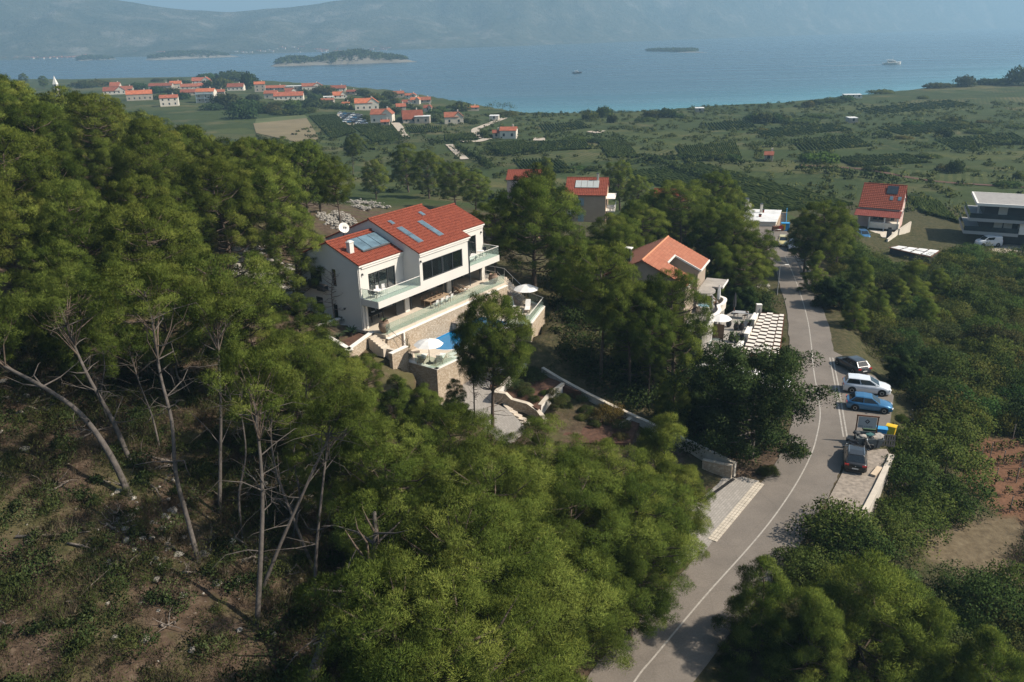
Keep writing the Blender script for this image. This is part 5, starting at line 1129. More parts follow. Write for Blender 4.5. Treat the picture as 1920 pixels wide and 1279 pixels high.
for k, (p, z, lf, lab) in enumerate((((1380, 619), LT, 'agave', 'dark pot with small shrub left of the back pair'), ((1390, 619), LT, 'palm', 'dark pot with leafy plant right of the back pair'), ((1405, 617), LT, 'agave', 'dark pot with tall sword leaves by the pale pier'), ((1371, 640), LT, 'palm', 'tall plant in a dark pot left of the near three'), ((1381, 642), LT, 'palm', 'pale green plant in a dark pot in the middle of the near three'), ((1391, 638), LT, 'palm', 'empty dark pot right of the near three'), ((1366, 613), LT, 'palm', 'big dark leafy pot plant behind the white parasol'))):
    potted(gz(*p, z), lab, .33, .75, 'potted plants of the lower terrace', lf, .8 if k != 5 else .1, 24, 'black')
table(gz(1388, 596, LT), -.3, 1.8, .9, 'blue grey table at the back of the lower terrace', 'greywall'); chair(gz(1380, 594, LT), 1.4, 'red chair at the blue grey table', 'chairs of the lower terrace', 'dark', 'redwood')
chair(gz(1396, 598, LT), -1.2, 'brown chair right of the blue grey table', 'chairs of the lower terrace', 'wood', 'wood')
lounger(gz(1328, 645, LT), 1.2, 'lounger with white cushion on the lower terrace', 'sun loungers', 'dark', .7); bistro(gz(1342, 648, LT), 'glass topped round table beside the lounger', .45, 'railglass')
sf = thing('rattan_sofa', 'brown rattan armchair with white cushion on the upper terrace', 'armchair', gz(1333, 570, UT), .4); MB().box(-.5, .5, -.4, .4, 0, .4).build('seat', M['wood'], sf); MB().box(-.5, .5, .3, .45, .4, .85).build('backrest', M['wood'], sf); MB().box(-.4, .4, -.35, .28, .4, .52).build('cushion', M['white'], sf)
for x in (-.5, .38): MB().box(x, x+.12, -.4, .3, .4, .62).build('armrest', M['wood'], sf)
tb = thing('jacuzzi', 'round pale blue tub on the upper terrace', 'tub', gz(1321, 584, UT)); MB().lathe([(.95, 0), (1.0, .75), (.85, .78), (.82, .6)], 24).build('shell', M['trim'], tb); MB().lathe([(.83, .62), (.01, .625)], 24).build('tub_water', mat('tub_water', (.25, .42, .5), .1), tb)

# house with four solar panels
a3, b3 = gp(1058, 366.5, 4.0), gp(1138, 367.5, 4.0); rz, L3 = frame_of(a3, b3)
def gable_house(name, label, a, b, dep, z0, ze, zr, wall, roof, ov=.25, cat='house', tiles=True, wave=.3, group=None, tint=None):
    rz, L = frame_of(a, b); t = thing(name, label, cat, (a[0], a[1], 0), rz, group)
    w = MB(); w.box(ov, L-ov, ov, dep-ov, z0-1.5, ze); zz = zr-.1; f_ = (zz-ze)
    w.add([(ov, ov, ze), (ov, dep/2, zz), (ov, dep-ov, ze), (L-ov, ov, ze), (L-ov, dep/2, zz), (L-ov, dep-ov, ze)], [(0, 2, 1), (3, 4, 5)])
    wo = w.build('wall', M[wall], t); mb = MB()
    if tiles: tile_roof(mb, 0, L, 0, ze, dep/2, zr, wave, .42, .04); tile_roof(mb, 0, L, dep, ze, dep/2, zr, wave, .42, .04)
    else:
        for s in (0, dep): mb.add([(0, s, ze), (L, s, ze), (L, dep/2, zr), (0, dep/2, zr), (0, s, ze+.18), (L, s, ze+.18), (L, dep/2, zr+.18), (0, dep/2, zr+.18)], [(0, 1, 2, 3), (7, 6, 5, 4), (0, 4, 5, 1), (0, 3, 7, 4), (1, 5, 6, 2)])
    r = mb.build('roof', M[roof], t)
    if tiles: c = MB(); ridge_caps(c, 0, L, dep/2, zr+.1); c.build('ridge_tiles', M[roof], r)
    if tint:
        wo.color = tint[0]; r.color = tint[1]
    return t, r, L
h3, r3_, L3 = gable_house('solar_house', 'buff house with red tiled roof carrying four solar panels', a3, b3, 10.0, -2.4, 4.0, 6.7, 'buff', 'terra', wave=.35)
sl3 = 2.7/5
for i in range(4):
    x = 2.0+i*1.22; MB().slab([(x, 1.9, 4+1.9*sl3+.3), (x+1.15, 1.9, 4+1.9*sl3+.3), (x+1.15, 3.9, 4+3.9*sl3+.3), (x, 3.9, 4+3.9*sl3+.3)], .06, Vector((0, -sl3, 1)).normalized()).build('solar_panel', mat('pale_panel', (.36, .38, .37), .3, .1) if i == 0 else bpy.data.materials['pale_panel'], r3_)
MB().box(6.25, 6.65, 3.9, 4.3, 5.6, 7.75).build('chimney', M['cream'], r3_); MB().box(6.2, 6.7, 3.85, 4.35, 7.76, 7.86).build('chimney_cap', M['dark'], r3_)
for x, z, w_, h in ((3.4, 1.9, 1.2, 1.55), (3.4, -1.4, 1.2, 1.9)):
    wi = wbox(h3, x, .25, z, w_, h, -1, M['blueshut'], 'blueshut')
    for k in (-1, 1): MB().box(x+k*w_/4-w_/4+.03, x+k*w_/4+w_/4-.03, .12, .16, z+.08, z+h-.08).build('shutter', M['blueshut'], wi)
for x, z in ((1.05, .45), (1.85, .45), (1.05, -.3), (1.05, -1.6)):
    a_ = MB().box(x-.38, x+.38, -.12, .24, z, z+.62).build('air_unit', M['trim'], h3); MB().lathe([(.24, 0), (.22, .02)], 12).build('fan', M['dark'], a_).matrix_local = Matrix.Translation((x-.08, -.13, z+.31)) @ Matrix.Rotation(R(90), 4, 'X')
MB().box(L3-.24, L3+1.6, 1.0, 7.0, .55, .75).build('balcony_slab', M['trim'], h3); MB().box(L3-.24, L3+1.6, 1.0, 7.0, 3.1, 3.25).build('balcony_roof', M['trim'], h3)
bal = MB().box(L3+1.5, L3+1.6, 1.0, 7.0, 1.55, 1.65).build('balustrade', M['trim'], h3)
bme = MB().lathe([(.05, 0), (.08, .25), (.04, .5), (.06, .8)], 6).mesh('baluster', M['trim'])
for i in range(18): inst(bme, 'baluster', bal, (L3+1.55, 1.15+i*.33, .75))
for i in range(5): inst(bme, 'baluster', bal, (L3+.2+i*.3, 1.05, .75))
# pink house with lean-to porch
a5, b5 = gp(1609, 388, .9), gp(1691, 394.5, .9)
h5, r5, L5 = gable_house('pink_house', 'pink gabled house with red roof and lean-to porch above a parking terrace', a5, b5, 9.0, -3.4, .9, 4.9, 'pink', 'terra', .2, wave=.35)
mb = MB(); tile_roof(mb, -.3, L5+.1, -2.3, -.35, .1, .55, .35, .4, .03); mb.build('porch_roof', M['redwood'], h5)
for x in (2.6, 5.4, L5-.3): MB().box(x-.1, x+.1, -2.1, -1.9, -3.4, -.3).build('porch_post', M['trim'], h5)
MB().box(2.5, L5, -2.1, .19, -2.6, -1.45).build('porch_base', M['cream'], h5)
for x, w_ in ((3.4, .9), (4.5, 1.0), (6.6, .8)): wbox(h5, x, .2, -1.4, w_, 1.35, -1)
for y, z in ((2.2, -1.0), (4.6, -1.2), (4.5, 2.0), (6.6, 1.2), (6.8, -1.0)): wbox(h5, y, L5-.2, z, .9, 1.1, 1, axis='y')
s5 = 4.0/4.5
MB().slab([(4.6, 2.6, .9+2.6*s5+.3), (6.6, 2.6, .9+2.6*s5+.3), (6.6, 3.9, .9+3.9*s5+.5), (4.6, 3.9, .9+3.9*s5+.5)], .1, Vector((0, -s5, 1)).normalized()).build('solar_panel', M['farglass'], r5)
for x in (5.4, 6.9): f = MB().slab([(x, 1.5, .9+1.5*s5+.25), (x+.6, 1.5, .9+1.5*s5+.25), (x+.6, 2.2, .9+2.2*s5+.25), (x, 2.2, .9+2.2*s5+.25)], .1, Vector((0, -s5, 1)).normalized()).build('skylight', M['solar'], r5)
pk = [gp(1600.8, 437, -2.9)[:2], gp(1603, 428.6, -2.9)[:2], gp(1677, 435.5, -2.9)[:2], gp(1668, 447, -2.9)[:2]]
mb = MB(); mb.prism([tuple(p) for p in pk], -5, -2.88); mb.build('parking_terrace', M['paving'], kind='structure')
pk2 = [gp(1600, 444, -3.2)[:2], gp(1668, 447.5, -3.2)[:2], gp(1664, 462, -3.2)[:2], gp(1622, 458, -3.2)[:2]]
mb = MB(); mb.prism([tuple(p) for p in pk2], -5, -3.18); mb.build('forecourt', M['concrete'], kind='structure')
cap_wall('boundary_wall', 'pale sloping garden wall right of the pink house', [gp(1686, 430, -2.0), gp(1708, 416, -1.4)], [-4.5, -4.5], .25, M['cream'])
cap_wall('boundary_wall', 'white wall along the right edge of the parking terrace', [gp(1664, 449, -2.3), gp(1684, 431, -2.2)], [-5, -5], .25, M['cream'])
pt_ = thing('oven_chimney', 'dark pillar oven on the edge of the parking terrace', 'chimney', tuple(gp(1666, 446, -2.9))); MB().box(-.35, .35, -.3, .3, 0, 1.7).build('shaft', M['darkwall'], pt_); MB().box(-.25, .25, -.2, .2, 1.7, 2.0).build('cowl', M['black'], pt_)
# modern grey villa
zm = 3.7; a6, b6 = gp(1833, 380.7, zm), gp(1920, 385.5, zm); rz6, _l = frame_of(a6, b6); dp6 = np.linalg.norm((gp(1817.5, 363, zm)-a6)[:2])
h6 = thing('modern_house', 'grey flat roofed modern house with wraparound balconies', 'house', (a6[0], a6[1], 0), rz6); LX = 22; D6 = 12
def p6(name, m, *b): return MB().box(*b).build(name, M[m], h6)
p6('roof', 'roofgrey', 0, LX, 0, D6, zm-.5, zm-.06); 
mb = MB(); mb.box(-.06, LX, -.06, .25, zm-.5, zm); mb.box(-.06, .25, .25, D6, zm-.5, zm); mb.box(.25, LX, D6-.25, D6, zm-.5, zm); mb.build('roof_edge', M['trim'], h6)
p6('upper_wall', 'darkwall', 1.6, LX, 1.8, D6-.6, 1.0, zm-.5); p6('balcony_slab', 'greywall', -.9, LX, -.4, D6, .35, .95); p6('lower_wall', 'darkwall', 1.4, 7.5, 1.6, D6-.6, -1.5, .35); p6('front_wall', 'trim', 7.5, LX, 0, D6-.6, -1.7, .345); p6('balcony_slab', 'greywall', -1.5, 7.45, -.4, D6, -2.1, -1.52); p6('ground_wall', 'darkwall', 3, LX, 2, D6-.6, -5, -2.1)
for x, z, w_, h, m_ in ((4.6, 1.0, 1.6, 2.0, 'cream'), (10.0, 1.0, .8, 2.0, 'cream'), (12.3, 1.0, .9, 2.0, 'cream'), (15, 1.0, 1.6, 2.0, 'cream')): wbox(h6, x, 1.8, z, w_, h, -1, M[m_], 'dark')
for x in (4.2, 5.8): wbox(h6, x, 1.6, -1.45, 1.5, 1.7, -1, M['cream'], 'dark')
wbox(h6, 9.9, 0, -1.1, 1.0, 1.8, -1, M['buff'], 'dark'); wbox(h6, 12.6, 0, -1.1, 1.0, 1.8, -1)
for x0, y0, x1, y1, z in ((-.85, -.35, LX, -.35, .95), (-.85, -.35, -.85, D6-.2, .95), (-1.45, -.35, 7.4, -.35, -1.5), (-1.45, -.35, -1.45, D6-.2, -1.5)): MB().bar((x0, y0, z+.45), (x1, y1, z+.45), .03, .9).build('balcony_rail', M['farglass'], h6)
p6('chimney', 'darkwall', 10.2, 11.3, 4.2, 5.3, zm-.05, zm+1.0); p6('chimney_cap', 'trim', 10.1, 11.4, 4.1, 5.4, zm+1.01, zm+1.25)
for x in (8.2, 12.9): p6('skylight', 'trim', x, x+1.5, 2.2, 3.4, zm-.055, zm+.1)
p6('column', 'greywall', .2, .5, .2, .5, .96, zm-.5); p6('forecourt', 'concrete', 1, 14, -6, 1.9, -5, -4.1)
# flat white-roofed building at the end of the road
zf = .9; fq = [gp(*p, zf) for p in ((1390.5, 415), (1402, 392.5), (1464.8, 394.6), (1455, 416))]
fb = thing('flat_roofed_building', 'low white flat roofed building at the end of the road', 'building', (fq[0][0], fq[0][1], 0)); fo_ = np.array([fq[0][0], fq[0][1], 0]); loc_ = [tuple((p-fo_)[:2]) for p in fq]
MB().prism(loc_, -5, zf-.1).build('wall', M['cream'], fb); cc_ = np.mean(loc_, 0); MB().prism([tuple(cc_+(np.array(p)-cc_)*1.03) for p in loc_], zf-.098, zf+.05).build('roof', M['roofwhite'], fb)
def onf(px, py): q = gp(px, py, zf+.05)-fo_; return q
for p, h, r_ in (((1427, 398.5), 1.7, .22), ((1430.5, 398.5), .6, .18), ((1425, 406.5), .45, .2), ((1399.5, 393), 2.2, .3)): q = onf(*p); c_ = MB().box(q[0]-r_, q[0]+r_, q[1]-r_, q[1]+r_, zf+.051, zf+h).build('chimney', M['cream' if h > 1 else 'terra'], fb); MB().box(q[0]-r_*1.2, q[0]+r_*1.2, q[1]-r_*1.2, q[1]+r_*1.2, zf+h+.001, zf+h+.15).build('chimney_cap', M['dark'], c_)
q = onf(1400, 393); dm = MB().lathe([(.05, 0), (.4, .08), (.42, .1), (.4, .1), (.05, .03)], 16).build('satellite_dish', M['trim'], fb); dm.location = (q[0]+.5, q[1]-.3, zf+.9); dm.rotation_euler = (R(80), 0, R(20))
MB().prism([tuple((gp(*p, .12)-fo_)[:2]) for p in ((1456, 424), (1465, 398), (1475, 398), (1472, 428))], -4, .1).build('side_deck', M['paleteak'], fb); MB().bar((*(gp(1473, 427, .1)-fo_)[:2], .6), (*(gp(1475, 399, .1)-fo_)[:2], .6), .06, 1.0).build('blue_screen', M['blue'], fb)
ground_patch('asphalt_apron', [gp(*p)[:2] for p in ((1391, 418), (1456, 418), (1472, 428), (1470, 440), (1462, 452), (1472, 462), (1468, 482), (1446, 482), (1440, 466), (1420, 455), (1400, 440))], .012, M['asphalt'])
# shed roofed with white sheets, far terracotta roofs seen through the pines
sq = [gp(*p, -1.5) for p in ((1667, 464), (1684, 460.5), (1762, 470), (1745, 482))]; so_ = np.array([sq[0][0], sq[0][1], 0]); ws = thing('sheet_shed', 'low shed with white plastic roof sheets and rusty edges', 'shed', (sq[0][0], sq[0][1], 0))
def bq(u, v): return sq[0]+(sq[3]-sq[0])*u+((sq[1]-sq[0])*(1-u)+(sq[2]-sq[3])*u)*v
for i in range(4):
    for j in range(2):
        a, b = .03+i*.25, .24+i*.25; v0, v1 = (.05, .47) if j == 0 else (.53, .95); z = .1*rnd.random()
        MB().slab([tuple(bq(u, v)-so_+np.array([0, 0, z])) for u, v in ((a, v0), (b, v0), (b, v1), (a, v1))], .04).build('roof_sheet', M['roofwhite'], ws)
MB().prism([tuple((bq(u, v)-so_)[:2]) for u, v in ((.02, .04), (.98, .04), (.98, .96), (.02, .96))], -5, -1.62).build('wall', M['darkwall'], ws)
for u0, v0, u1, v1 in ((0, 0, 1, 0), (0, 1, 1, 1), (0, 0, 0, 1), (1, 0, 1, 1), (0, .5, 1, .5)): MB().bar(tuple(bq(u0, v0)-so_-np.array([0, 0, .06])), tuple(bq(u1, v1)-so_-np.array([0, 0, .06])), .18, .1).build('rusty_edge', M['brownwood'], ws)
gable_house('pine_screened_house', 'terracotta roofed house mostly hidden behind the pines left of the solar roof', gp(948, 338, 3), gp(1012, 338, 3), 9, -2.5, 3, 4.6, 'pink', 'terra', wave=.4)
gable_house('pine_screened_house', 'red roofed house showing in pieces through the tall pines right of the solar roof', gp(1222, 388, 2.5), gp(1290, 390, 2.5), 9, -3, 2.5, 5.2, 'buff', 'terra', wave=.4)
gable_house('pine_screened_house', 'low house with red eave hidden by the leaning pines', gp(1270, 425, 1.5), gp(1330, 428, 1.5), 7, -2, 1.5, 3.4, 'cream', 'terra', wave=.4)
gable_house('pine_screened_house', 'small red roof glimpsed inside the big pine beside the villa', gp(985, 398, 8), gp(1012, 398, 8), 5, 4, 8, 9.3, 'buff', 'terra', wave=.4)
# ------------------------------------------------------------------ vehicles
def paint(name, col, metal=.35): return mat(name, col, .28, .04, 2, metal=metal, spec=.5, coat=.6)
M['tyre'] = mat('tyre_rubber', (.018, .018, .018), .85, .2, 3); M['rim'] = mat('wheel_rim', (.42, .43, .44), .3, .1, 3, metal=.8); M['lampred'] = mat('red_lamp', (.42, .02, .015), .15, .1, 3, spec=.5); M['lampclear'] = mat('clear_lamp', (.6, .62, .64), .08, .1, 3, spec=.6); M['plate'] = mat('number_plate', (.6, .6, .58), .5, .03, 2); M['carblack'] = mat('black_trim', (.015, .015, .016), .5, .1, 2)
def car(label, loc, rz, L, W, H, body, kind='hatch', name='parked_car', group='parked cars', wheelm='rim', rails=False, detail=True, scale=1):
    """length along +x (front), origin between the wheels on the ground"""
    t = thing(name, label, 'car' if kind != 'van' else 'van', tuple(loc), rz, group)
    hl, hw = L/2, W/2; zb, belt = .19, H*.60
    # lower body: stations along x with half width and top height
    if kind == 'van': st = [(-1, .90, .62), (-.97, .98, .66), (-.5, 1, .66), (.3, 1, .66), (.62, .98, .66), (.86, .95, .60), (.97, .86, .50), (1, .74, .40)]
    elif kind == 'mpv': st = [(-1, .86, .60), (-.96, .95, .64), (-.5, 1, .64), (.25, 1, .63), (.55, .98, .61), (.80, .93, .55), (.95, .80, .47), (1, .64, .40)]
    else: st = [(-1, .84, .58), (-.95, .94, .63), (-.5, 1, .63), (.2, 1, .61), (.48, .98, .60), (.76, .93, .54), (.94, .80, .45), (1, .62, .38)]
    def ring(x, w_, zt):
        w_ *= hw; z = zt*H; return [(x, -w_*.9, zb), (x, -w_, zb+.14), (x, -w_*1.0, z*.72), (x, -w_*.965, z-.06), (x, -w_*.86, z), (x, -w_*.4, z+.025), (x, w_*.4, z+.025), (x, w_*.86, z), (x, w_*.965, z-.06), (x, w_, z*.72), (x, w_, zb+.14), (x, w_*.9, zb)]
    mb = MB(); vs = []; 
    for x, w_, z in st: vs += ring(x*hl, w_, z)
    n = 12; k = len(st); fs = [(i*n+j, i*n+(j+1) % n, (i+1)*n+(j+1) % n, (i+1)*n+j) for i in range(k-1) for j in range(n)]+[tuple(range(n-1, -1, -1)), tuple(range((k-1)*n, k*n))]
    mb.add(vs, fs); bo = mb.build('body', M[body], t, smooth=True)
    sm = bo.modifiers.new('edge', 'EDGE_SPLIT'); sm.split_angle = R(50)
    # cabin
    zc = st[3][2]*H-.01
    if kind == 'van': g = dict(r0=-.96, r1=-.93, f1=.30, f0=.60, tw=.90)
    elif kind == 'mpv': g = dict(r0=-.95, r1=-.82, f1=.10, f0=.52, tw=.80)
    else: g = dict(r0=-.93, r1=-.66, f1=.08, f0=.46, tw=.76)
    bw, tw_ = hw*.93, hw*g['tw']; B = [(g['r0']*hl, zc), (g['f0']*hl, zc-.02)]; zr_ = H
    c = MB(); pts = []
    xs_b = [g['r0'], g['r0']*.5+g['f0']*.5-.05, g['f0']]; xs_t = [g['r1'], (g['r1']+g['f1'])/2, g['f1']]
    for i in range(3):
        pts += [(xs_b[i]*hl, -bw*(.93 if i != 1 else 1), zc), (xs_b[i]*hl, bw*(.93 if i != 1 else 1), zc)]
    for i in range(3):
        zt = zr_-(.03 if i == 0 else 0 if i == 1 else .05); w_ = tw_*(.92 if i != 1 else 1)
        pts += [(xs_t[i]*hl, -w_, zt-.05), (xs_t[i]*hl, -w_*.82, zt), (xs_t[i]*hl, w_*.82, zt), (xs_t[i]*hl, w_, zt-.05)]
    T_ = lambda i, j: 6+i*4+j
    fs = [(0, T_(0, 0), T_(0, 3), 1), (T_(0, 0), T_(0, 1), T_(0, 2), T_(0, 3)), (4, 5, T_(2, 3), T_(2, 0)), (T_(2, 0), T_(2, 3), T_(2, 2), T_(2, 1))]
    for i in range(2): fs += [(2*i, 2*i+2, T_(i+1, 0), T_(i, 0)), (2*i+1, T_(i, 3), T_(i+1, 3), 2*i+3), (T_(i, 0), T_(i+1, 0), T_(i+1, 1), T_(i, 1)), (T_(i, 1), T_(i+1, 1), T_(i+1, 2), T_(i, 2)), (T_(i, 2), T_(i+1, 2), T_(i+1, 3), T_(i, 3))]
    c.add(pts, fs); co = c.build('roof', M[body], t); bv = co.modifiers.new('b', 'BEVEL'); bv.width = .035; bv.segments = 2
    P = [Vector(p) for p in pts]
    def quad(name, a, b, c_, d, u0, u1, v0, v1, m='carglass', off=.012):
        f = lambda u, v: (a*(1-u)+b*u)*(1-v)+(d*(1-u)+c_*u)*v; q = [f(u0, v0), f(u1, v0), f(u1, v1), f(u0, v1)]; nn = (q[1]-q[0]).cross(q[3]-q[0]).normalized(); cc = Vector((0, 0, (zc+H)/2))
        if (q[0]-cc).dot(nn) < 0: nn = -nn
        q = [p+nn*off for p in q]; o = MB().slab(q, .02, nn).build(name, M[m], t); return o
    quad('windshield', P[4], P[5], P[T_(2, 3)], P[T_(2, 0)], .06, .94, .05, .96)
    quad('rear_window', P[0], P[1], P[T_(0, 3)], P[T_(0, 0)], .08, .92, .18, .94)
    for s, (b0, t0) in enumerate(((0, 0), (1, 3))):
        for i in range(2):
            if kind == 'van' and i == 0: continue
            quad('side_window', P[2*i+b0], P[2*i+2+b0], P[T_(i+1, t0)], P[T_(i, t0)], .10 if i == 0 else .03, .97 if i == 0 else .86, .10, .92)
    # wheels
    r_ = .31*min(1.08, H/1.45)
    for x in (-.62, .63):
        for s in (-1, 1):
            y = s*(hw-.075)
            wh = bpy.data.objects.new('wheel', None); C.objects.link(wh); wh.parent = t; wh.location = (x*hl, y, r_)
            o = MB().lathe([(r_*.6, -.10), (r_, -.09), (r_, .09), (r_*.6, .10)], 18).build('tyre', M['tyre'], wh); o.rotation_euler = (R(90), 0, 0)
            o = MB().lathe([(r_*.62, -.02), (r_*.62, .095), (r_*.5, .105), (r_*.16, .085), (.01, .09)], 14).build('rim', M[wheelm], wh); o.rotation_euler = (R(90)*(1 if s < 0 else -1), 0, 0)
            a = MB().lathe([(r_*1.2, -.004), (r_*1.2, .008), (r_*1.02, .01)], 20).build('wheel_arch', M['carblack'], t); a.location = (x*hl, s*(hw*.995), r_+.02); a.rotation_euler = (R(90)*(1 if s < 0 else -1), 0, 0)
    if not detail: return t
    zt_ = st[1][2]*H; zf = st[6][2]*H
    for s in (-1, 1):
        MB().slab([(-hl*.985, s*hw*.93, zt_-.05), (-hl*1.0, s*hw*.55, zt_-.06), (-hl*1.0, s*hw*.58, zt_-.22), (-hl*.98, s*hw*.93, zt_-.22)], .05, (1, 0, 0)).build('taillight', M['lampred'], t)
        MB().slab([(hl*.93, s*hw*.82, zf-.03), (hl*1.0, s*hw*.45, zf-.09), (hl*1.015, s*hw*.45, zf-.2), (hl*.95, s*hw*.85, zf-.16)], .05, (-1, 0, 0)).build('headlight', M['lampclear'], t)
        mr = MB(); mr.cbox((hl*.34, s*(hw+.07), zc+.08), (.12, .18, .13)); mr.build('mirror', M[body], t, bevel=.03)
        if rails: MB().bar((-hl*.55, s*tw_*.85, H+.02), (hl*.05, s*tw_*.85, H+.03), .035).build('roof_rail', M['rim'], t)
    MB().cbox((-hl-.012, 0, .50), (.02, .5, .11)).build('number_plate', M['plate'], t); MB().cbox((hl+.012, 0, .38), (.02, .5, .11)).build('number_plate', M['plate'], t)
    MB().cbox((-hl-.004, 0, .33), (.05, W*.78, .14)).build('bumper', M['carblack'], t); MB().cbox((hl-.01, 0, .30), (.05, W*.6, .14)).build('grille', M['carblack'], t)
    MB().cbox((-hl-.012, 0, .70), (.02, .08, .08)).build('badge', M['rim'], t)
    for s in (-1, 1):
        for x in (.02, -.30): MB().cbox((x*hl, s*(hw+.004), belt-.12), (.14, .015, .03)).build('door_handle', M[body], t)
    MB().tube([(g['r1']*hl+.15, 0, H-.02), (g['r1']*hl-.05, 0, H+.14)], .01, 5).build('aerial', M['carblack'], t)
    return t
M['p_dark'] = paint('dark_grey_paint', (.045, .047, .05)); M['p_white'] = paint('white_paint', (.62, .65, .68), .1); M['p_blue'] = paint('blue_paint_metallic', (.035, .15, .30)); M['p_black'] = paint('charcoal_paint', (.03, .028, .027)); M['p_cream'] = paint('cream_yellow_paint', (.52, .44, .20), .05); M['p_steel'] = paint('blue_grey_paint', (.17, .20, .25))
def axle(pr, pf, side):
    """placement from the ground points of two wheels on one side (rear, front); side +1 = car lies to the left of them"""
    a, b = gp(*pr, .0), gp(*pf, .0); d = (b-a)[:2]/np.linalg.norm((b-a)[:2]); n = np.array([-d[1], d[0]])*side; return (a+b)[:2]/2, d, n
def place(pr, pf, side, W): m, d, n = axle(pr, pf, side); q = m+n*(W/2-.1); return (q[0], q[1], .012), math.atan2(d[1], d[0])
l_, r_ = place((1604.2, 769.8), (1654.5, 775.9), 1, 1.78); car('blue hatchback parked nose to the bushes beside the white car', l_, r_, 4.15, 1.78, 1.47, 'p_blue')
l_, r_ = place((1599.1, 737.3), (1649.5, 742.9), 1, 1.84); car('white people carrier parked between the blue car and the dark car', l_, r_, 4.5, 1.84, 1.62, 'p_white', 'mpv')
a_, b_ = gp(1606, 706), gp(1582, 692); d_ = (b_-a_)[:2]; d_ /= np.linalg.norm(d_); q_ = a_[:2]+d_*2.0+np.array([d_[1], -d_[0]])*.9; car('dark grey hatchback parked askew at the far end of the parking bay', (q_[0], q_[1], .012), math.atan2(d_[1], d_[0]), 4.2, 1.8, 1.46, 'p_dark')
a_, b_ = gp(1585, 879), gp(1619, 884.5); y_ = (b_-a_)[:2]; y_ /= np.linalg.norm(y_); d_ = np.array([-y_[1], y_[0]]); q_ = (a_+b_)[:2]/2+d_*1.45; car('charcoal hatchback with roof rails parked on the gravel lay-by', (q_[0], q_[1], .014), math.atan2(d_[1], d_[0]), 4.25, 1.84, 1.48, 'p_black', rails=True)
for lab, p, b, hgt in (('cream yellow car parked at the far end of the road', (1467.5, 458.5), 'p_cream', 1.45), ('blue grey car parked beside the guardrail at the far end', (1485.5, 466.5), 'p_steel', 1.5)):
    g_ = gp(*p); car(lab, (g_[0], g_[1], .02), R(-90-16), 4.2, 1.76, hgt, b)
g_ = gp(1618.5, 446, -3.18); car('blue car standing below the parking terrace of the pink house', g_, R(-97), 4.2, 1.78, 1.5, 'p_blue')
g_ = G(1852, 461); car('small white van half hidden by bushes below the modern house', g_, R(180), 4.4, 1.8, 1.9, 'p_white', 'van')
# motor scooter
ra, fa = gp(1597, 840), gp(1631.5, 844); sd = (fa-ra)[:2]; sl = np.linalg.norm(sd); sc = thing('motor_scooter', 'dark scooter with silver front fork parked beside the charcoal car', 'scooter', (*(ra[:2]), .012), math.atan2(sd[1], sd[0])); sl = min(max(sl, 1.25), 1.5)
for x, nm in ((0, 'rear_wheel'), (sl, 'front_wheel')):
    wh = bpy.data.objects.new(nm, None); C.objects.link(wh); wh.parent = sc; wh.location = (x, 0, .29)
    for nm2, prof, m in (('tyre', [(.19, -.06), (.29, -.05), (.29, .05), (.19, .06)], 'tyre'), ('rim', [(.2, -.03), (.2, .03), (.05, .05), (.05, -.05)], 'rim')): o = MB().lathe(prof, 16).build(nm2, M[m], wh); o.rotation_euler = (R(90), 0, 0)
mb = MB(); 
for x, w_, z0, z1 in ((-.3, .10, .60, .72), (-.1, .17, .48, .80), (.3, .18, .36, .78), (.55, .17, .26, .52), (.85, .16, .24, .40), (1.0, .19, .3, 1.02), (1.12, .13, .55, 1.05)): mb.v += [(x, -w_, z0), (x, w_, z0), (x, w_*.9, z1), (x, -w_*.9, z1)]
for i in range(6):
    for j in range(4): mb.f.append((i*4+j, i*4+(j+1) % 4, i*4+4+(j+1) % 4, i*4+4+j)); mb.mi.append(0)
mb.f += [(3, 2, 1, 0), (24, 25, 26, 27)]; mb.mi += [0, 0]; mb.build('body', M['p_dark'], sc, bevel=.03)
for s in (-1, 1): MB().slab([(-.25, s*.19, .66), (.5, s*.19, .42), (.42, s*.19, .34), (-.22, s*.19, .56)], .02, (0, s, 0)).build('side_panel', M['p_steel'], sc)
MB().slab([(-.28, -.13, .80), (.45, -.14, .84), (.45, .14, .84), (-.28, .13, .80)], .08).build('seat', M['carblack'], sc, bevel=.02)
for y in (-.09, .09): MB().tube([(sl, y, .29), (1.06, y, .98)], .03, 8).build('fork', M['rim'], sc)
MB().tube([(.95, -.34, 1.02), (1.05, -.12, 1.08), (1.05, .12, 1.08), (.95, .34, 1.02)], .02, 8).build('handlebar', M['carblack'], sc); MB().cbox((1.14, 0, .95), (.1, .22, .16)).build('headlight', M['lampclear'], sc, bevel=.03); MB().slab([(sl-.28, -.08, .56), (sl+.22, -.08, .56), (sl+.22, .08, .56), (sl-.28, .08, .56)], .02).build('mudguard', M['rim'], sc); MB().cbox((-.42, 0, .80), (.3, .34, .28)).build('top_box', M['carblack'], sc, bevel=.03)
for y in (-.3, .3): MB().tube([(1.0, y, 1.04), (.98, y*1.1, 1.2)], .008, 4).build('mirror_stem', M['carblack'], sc)

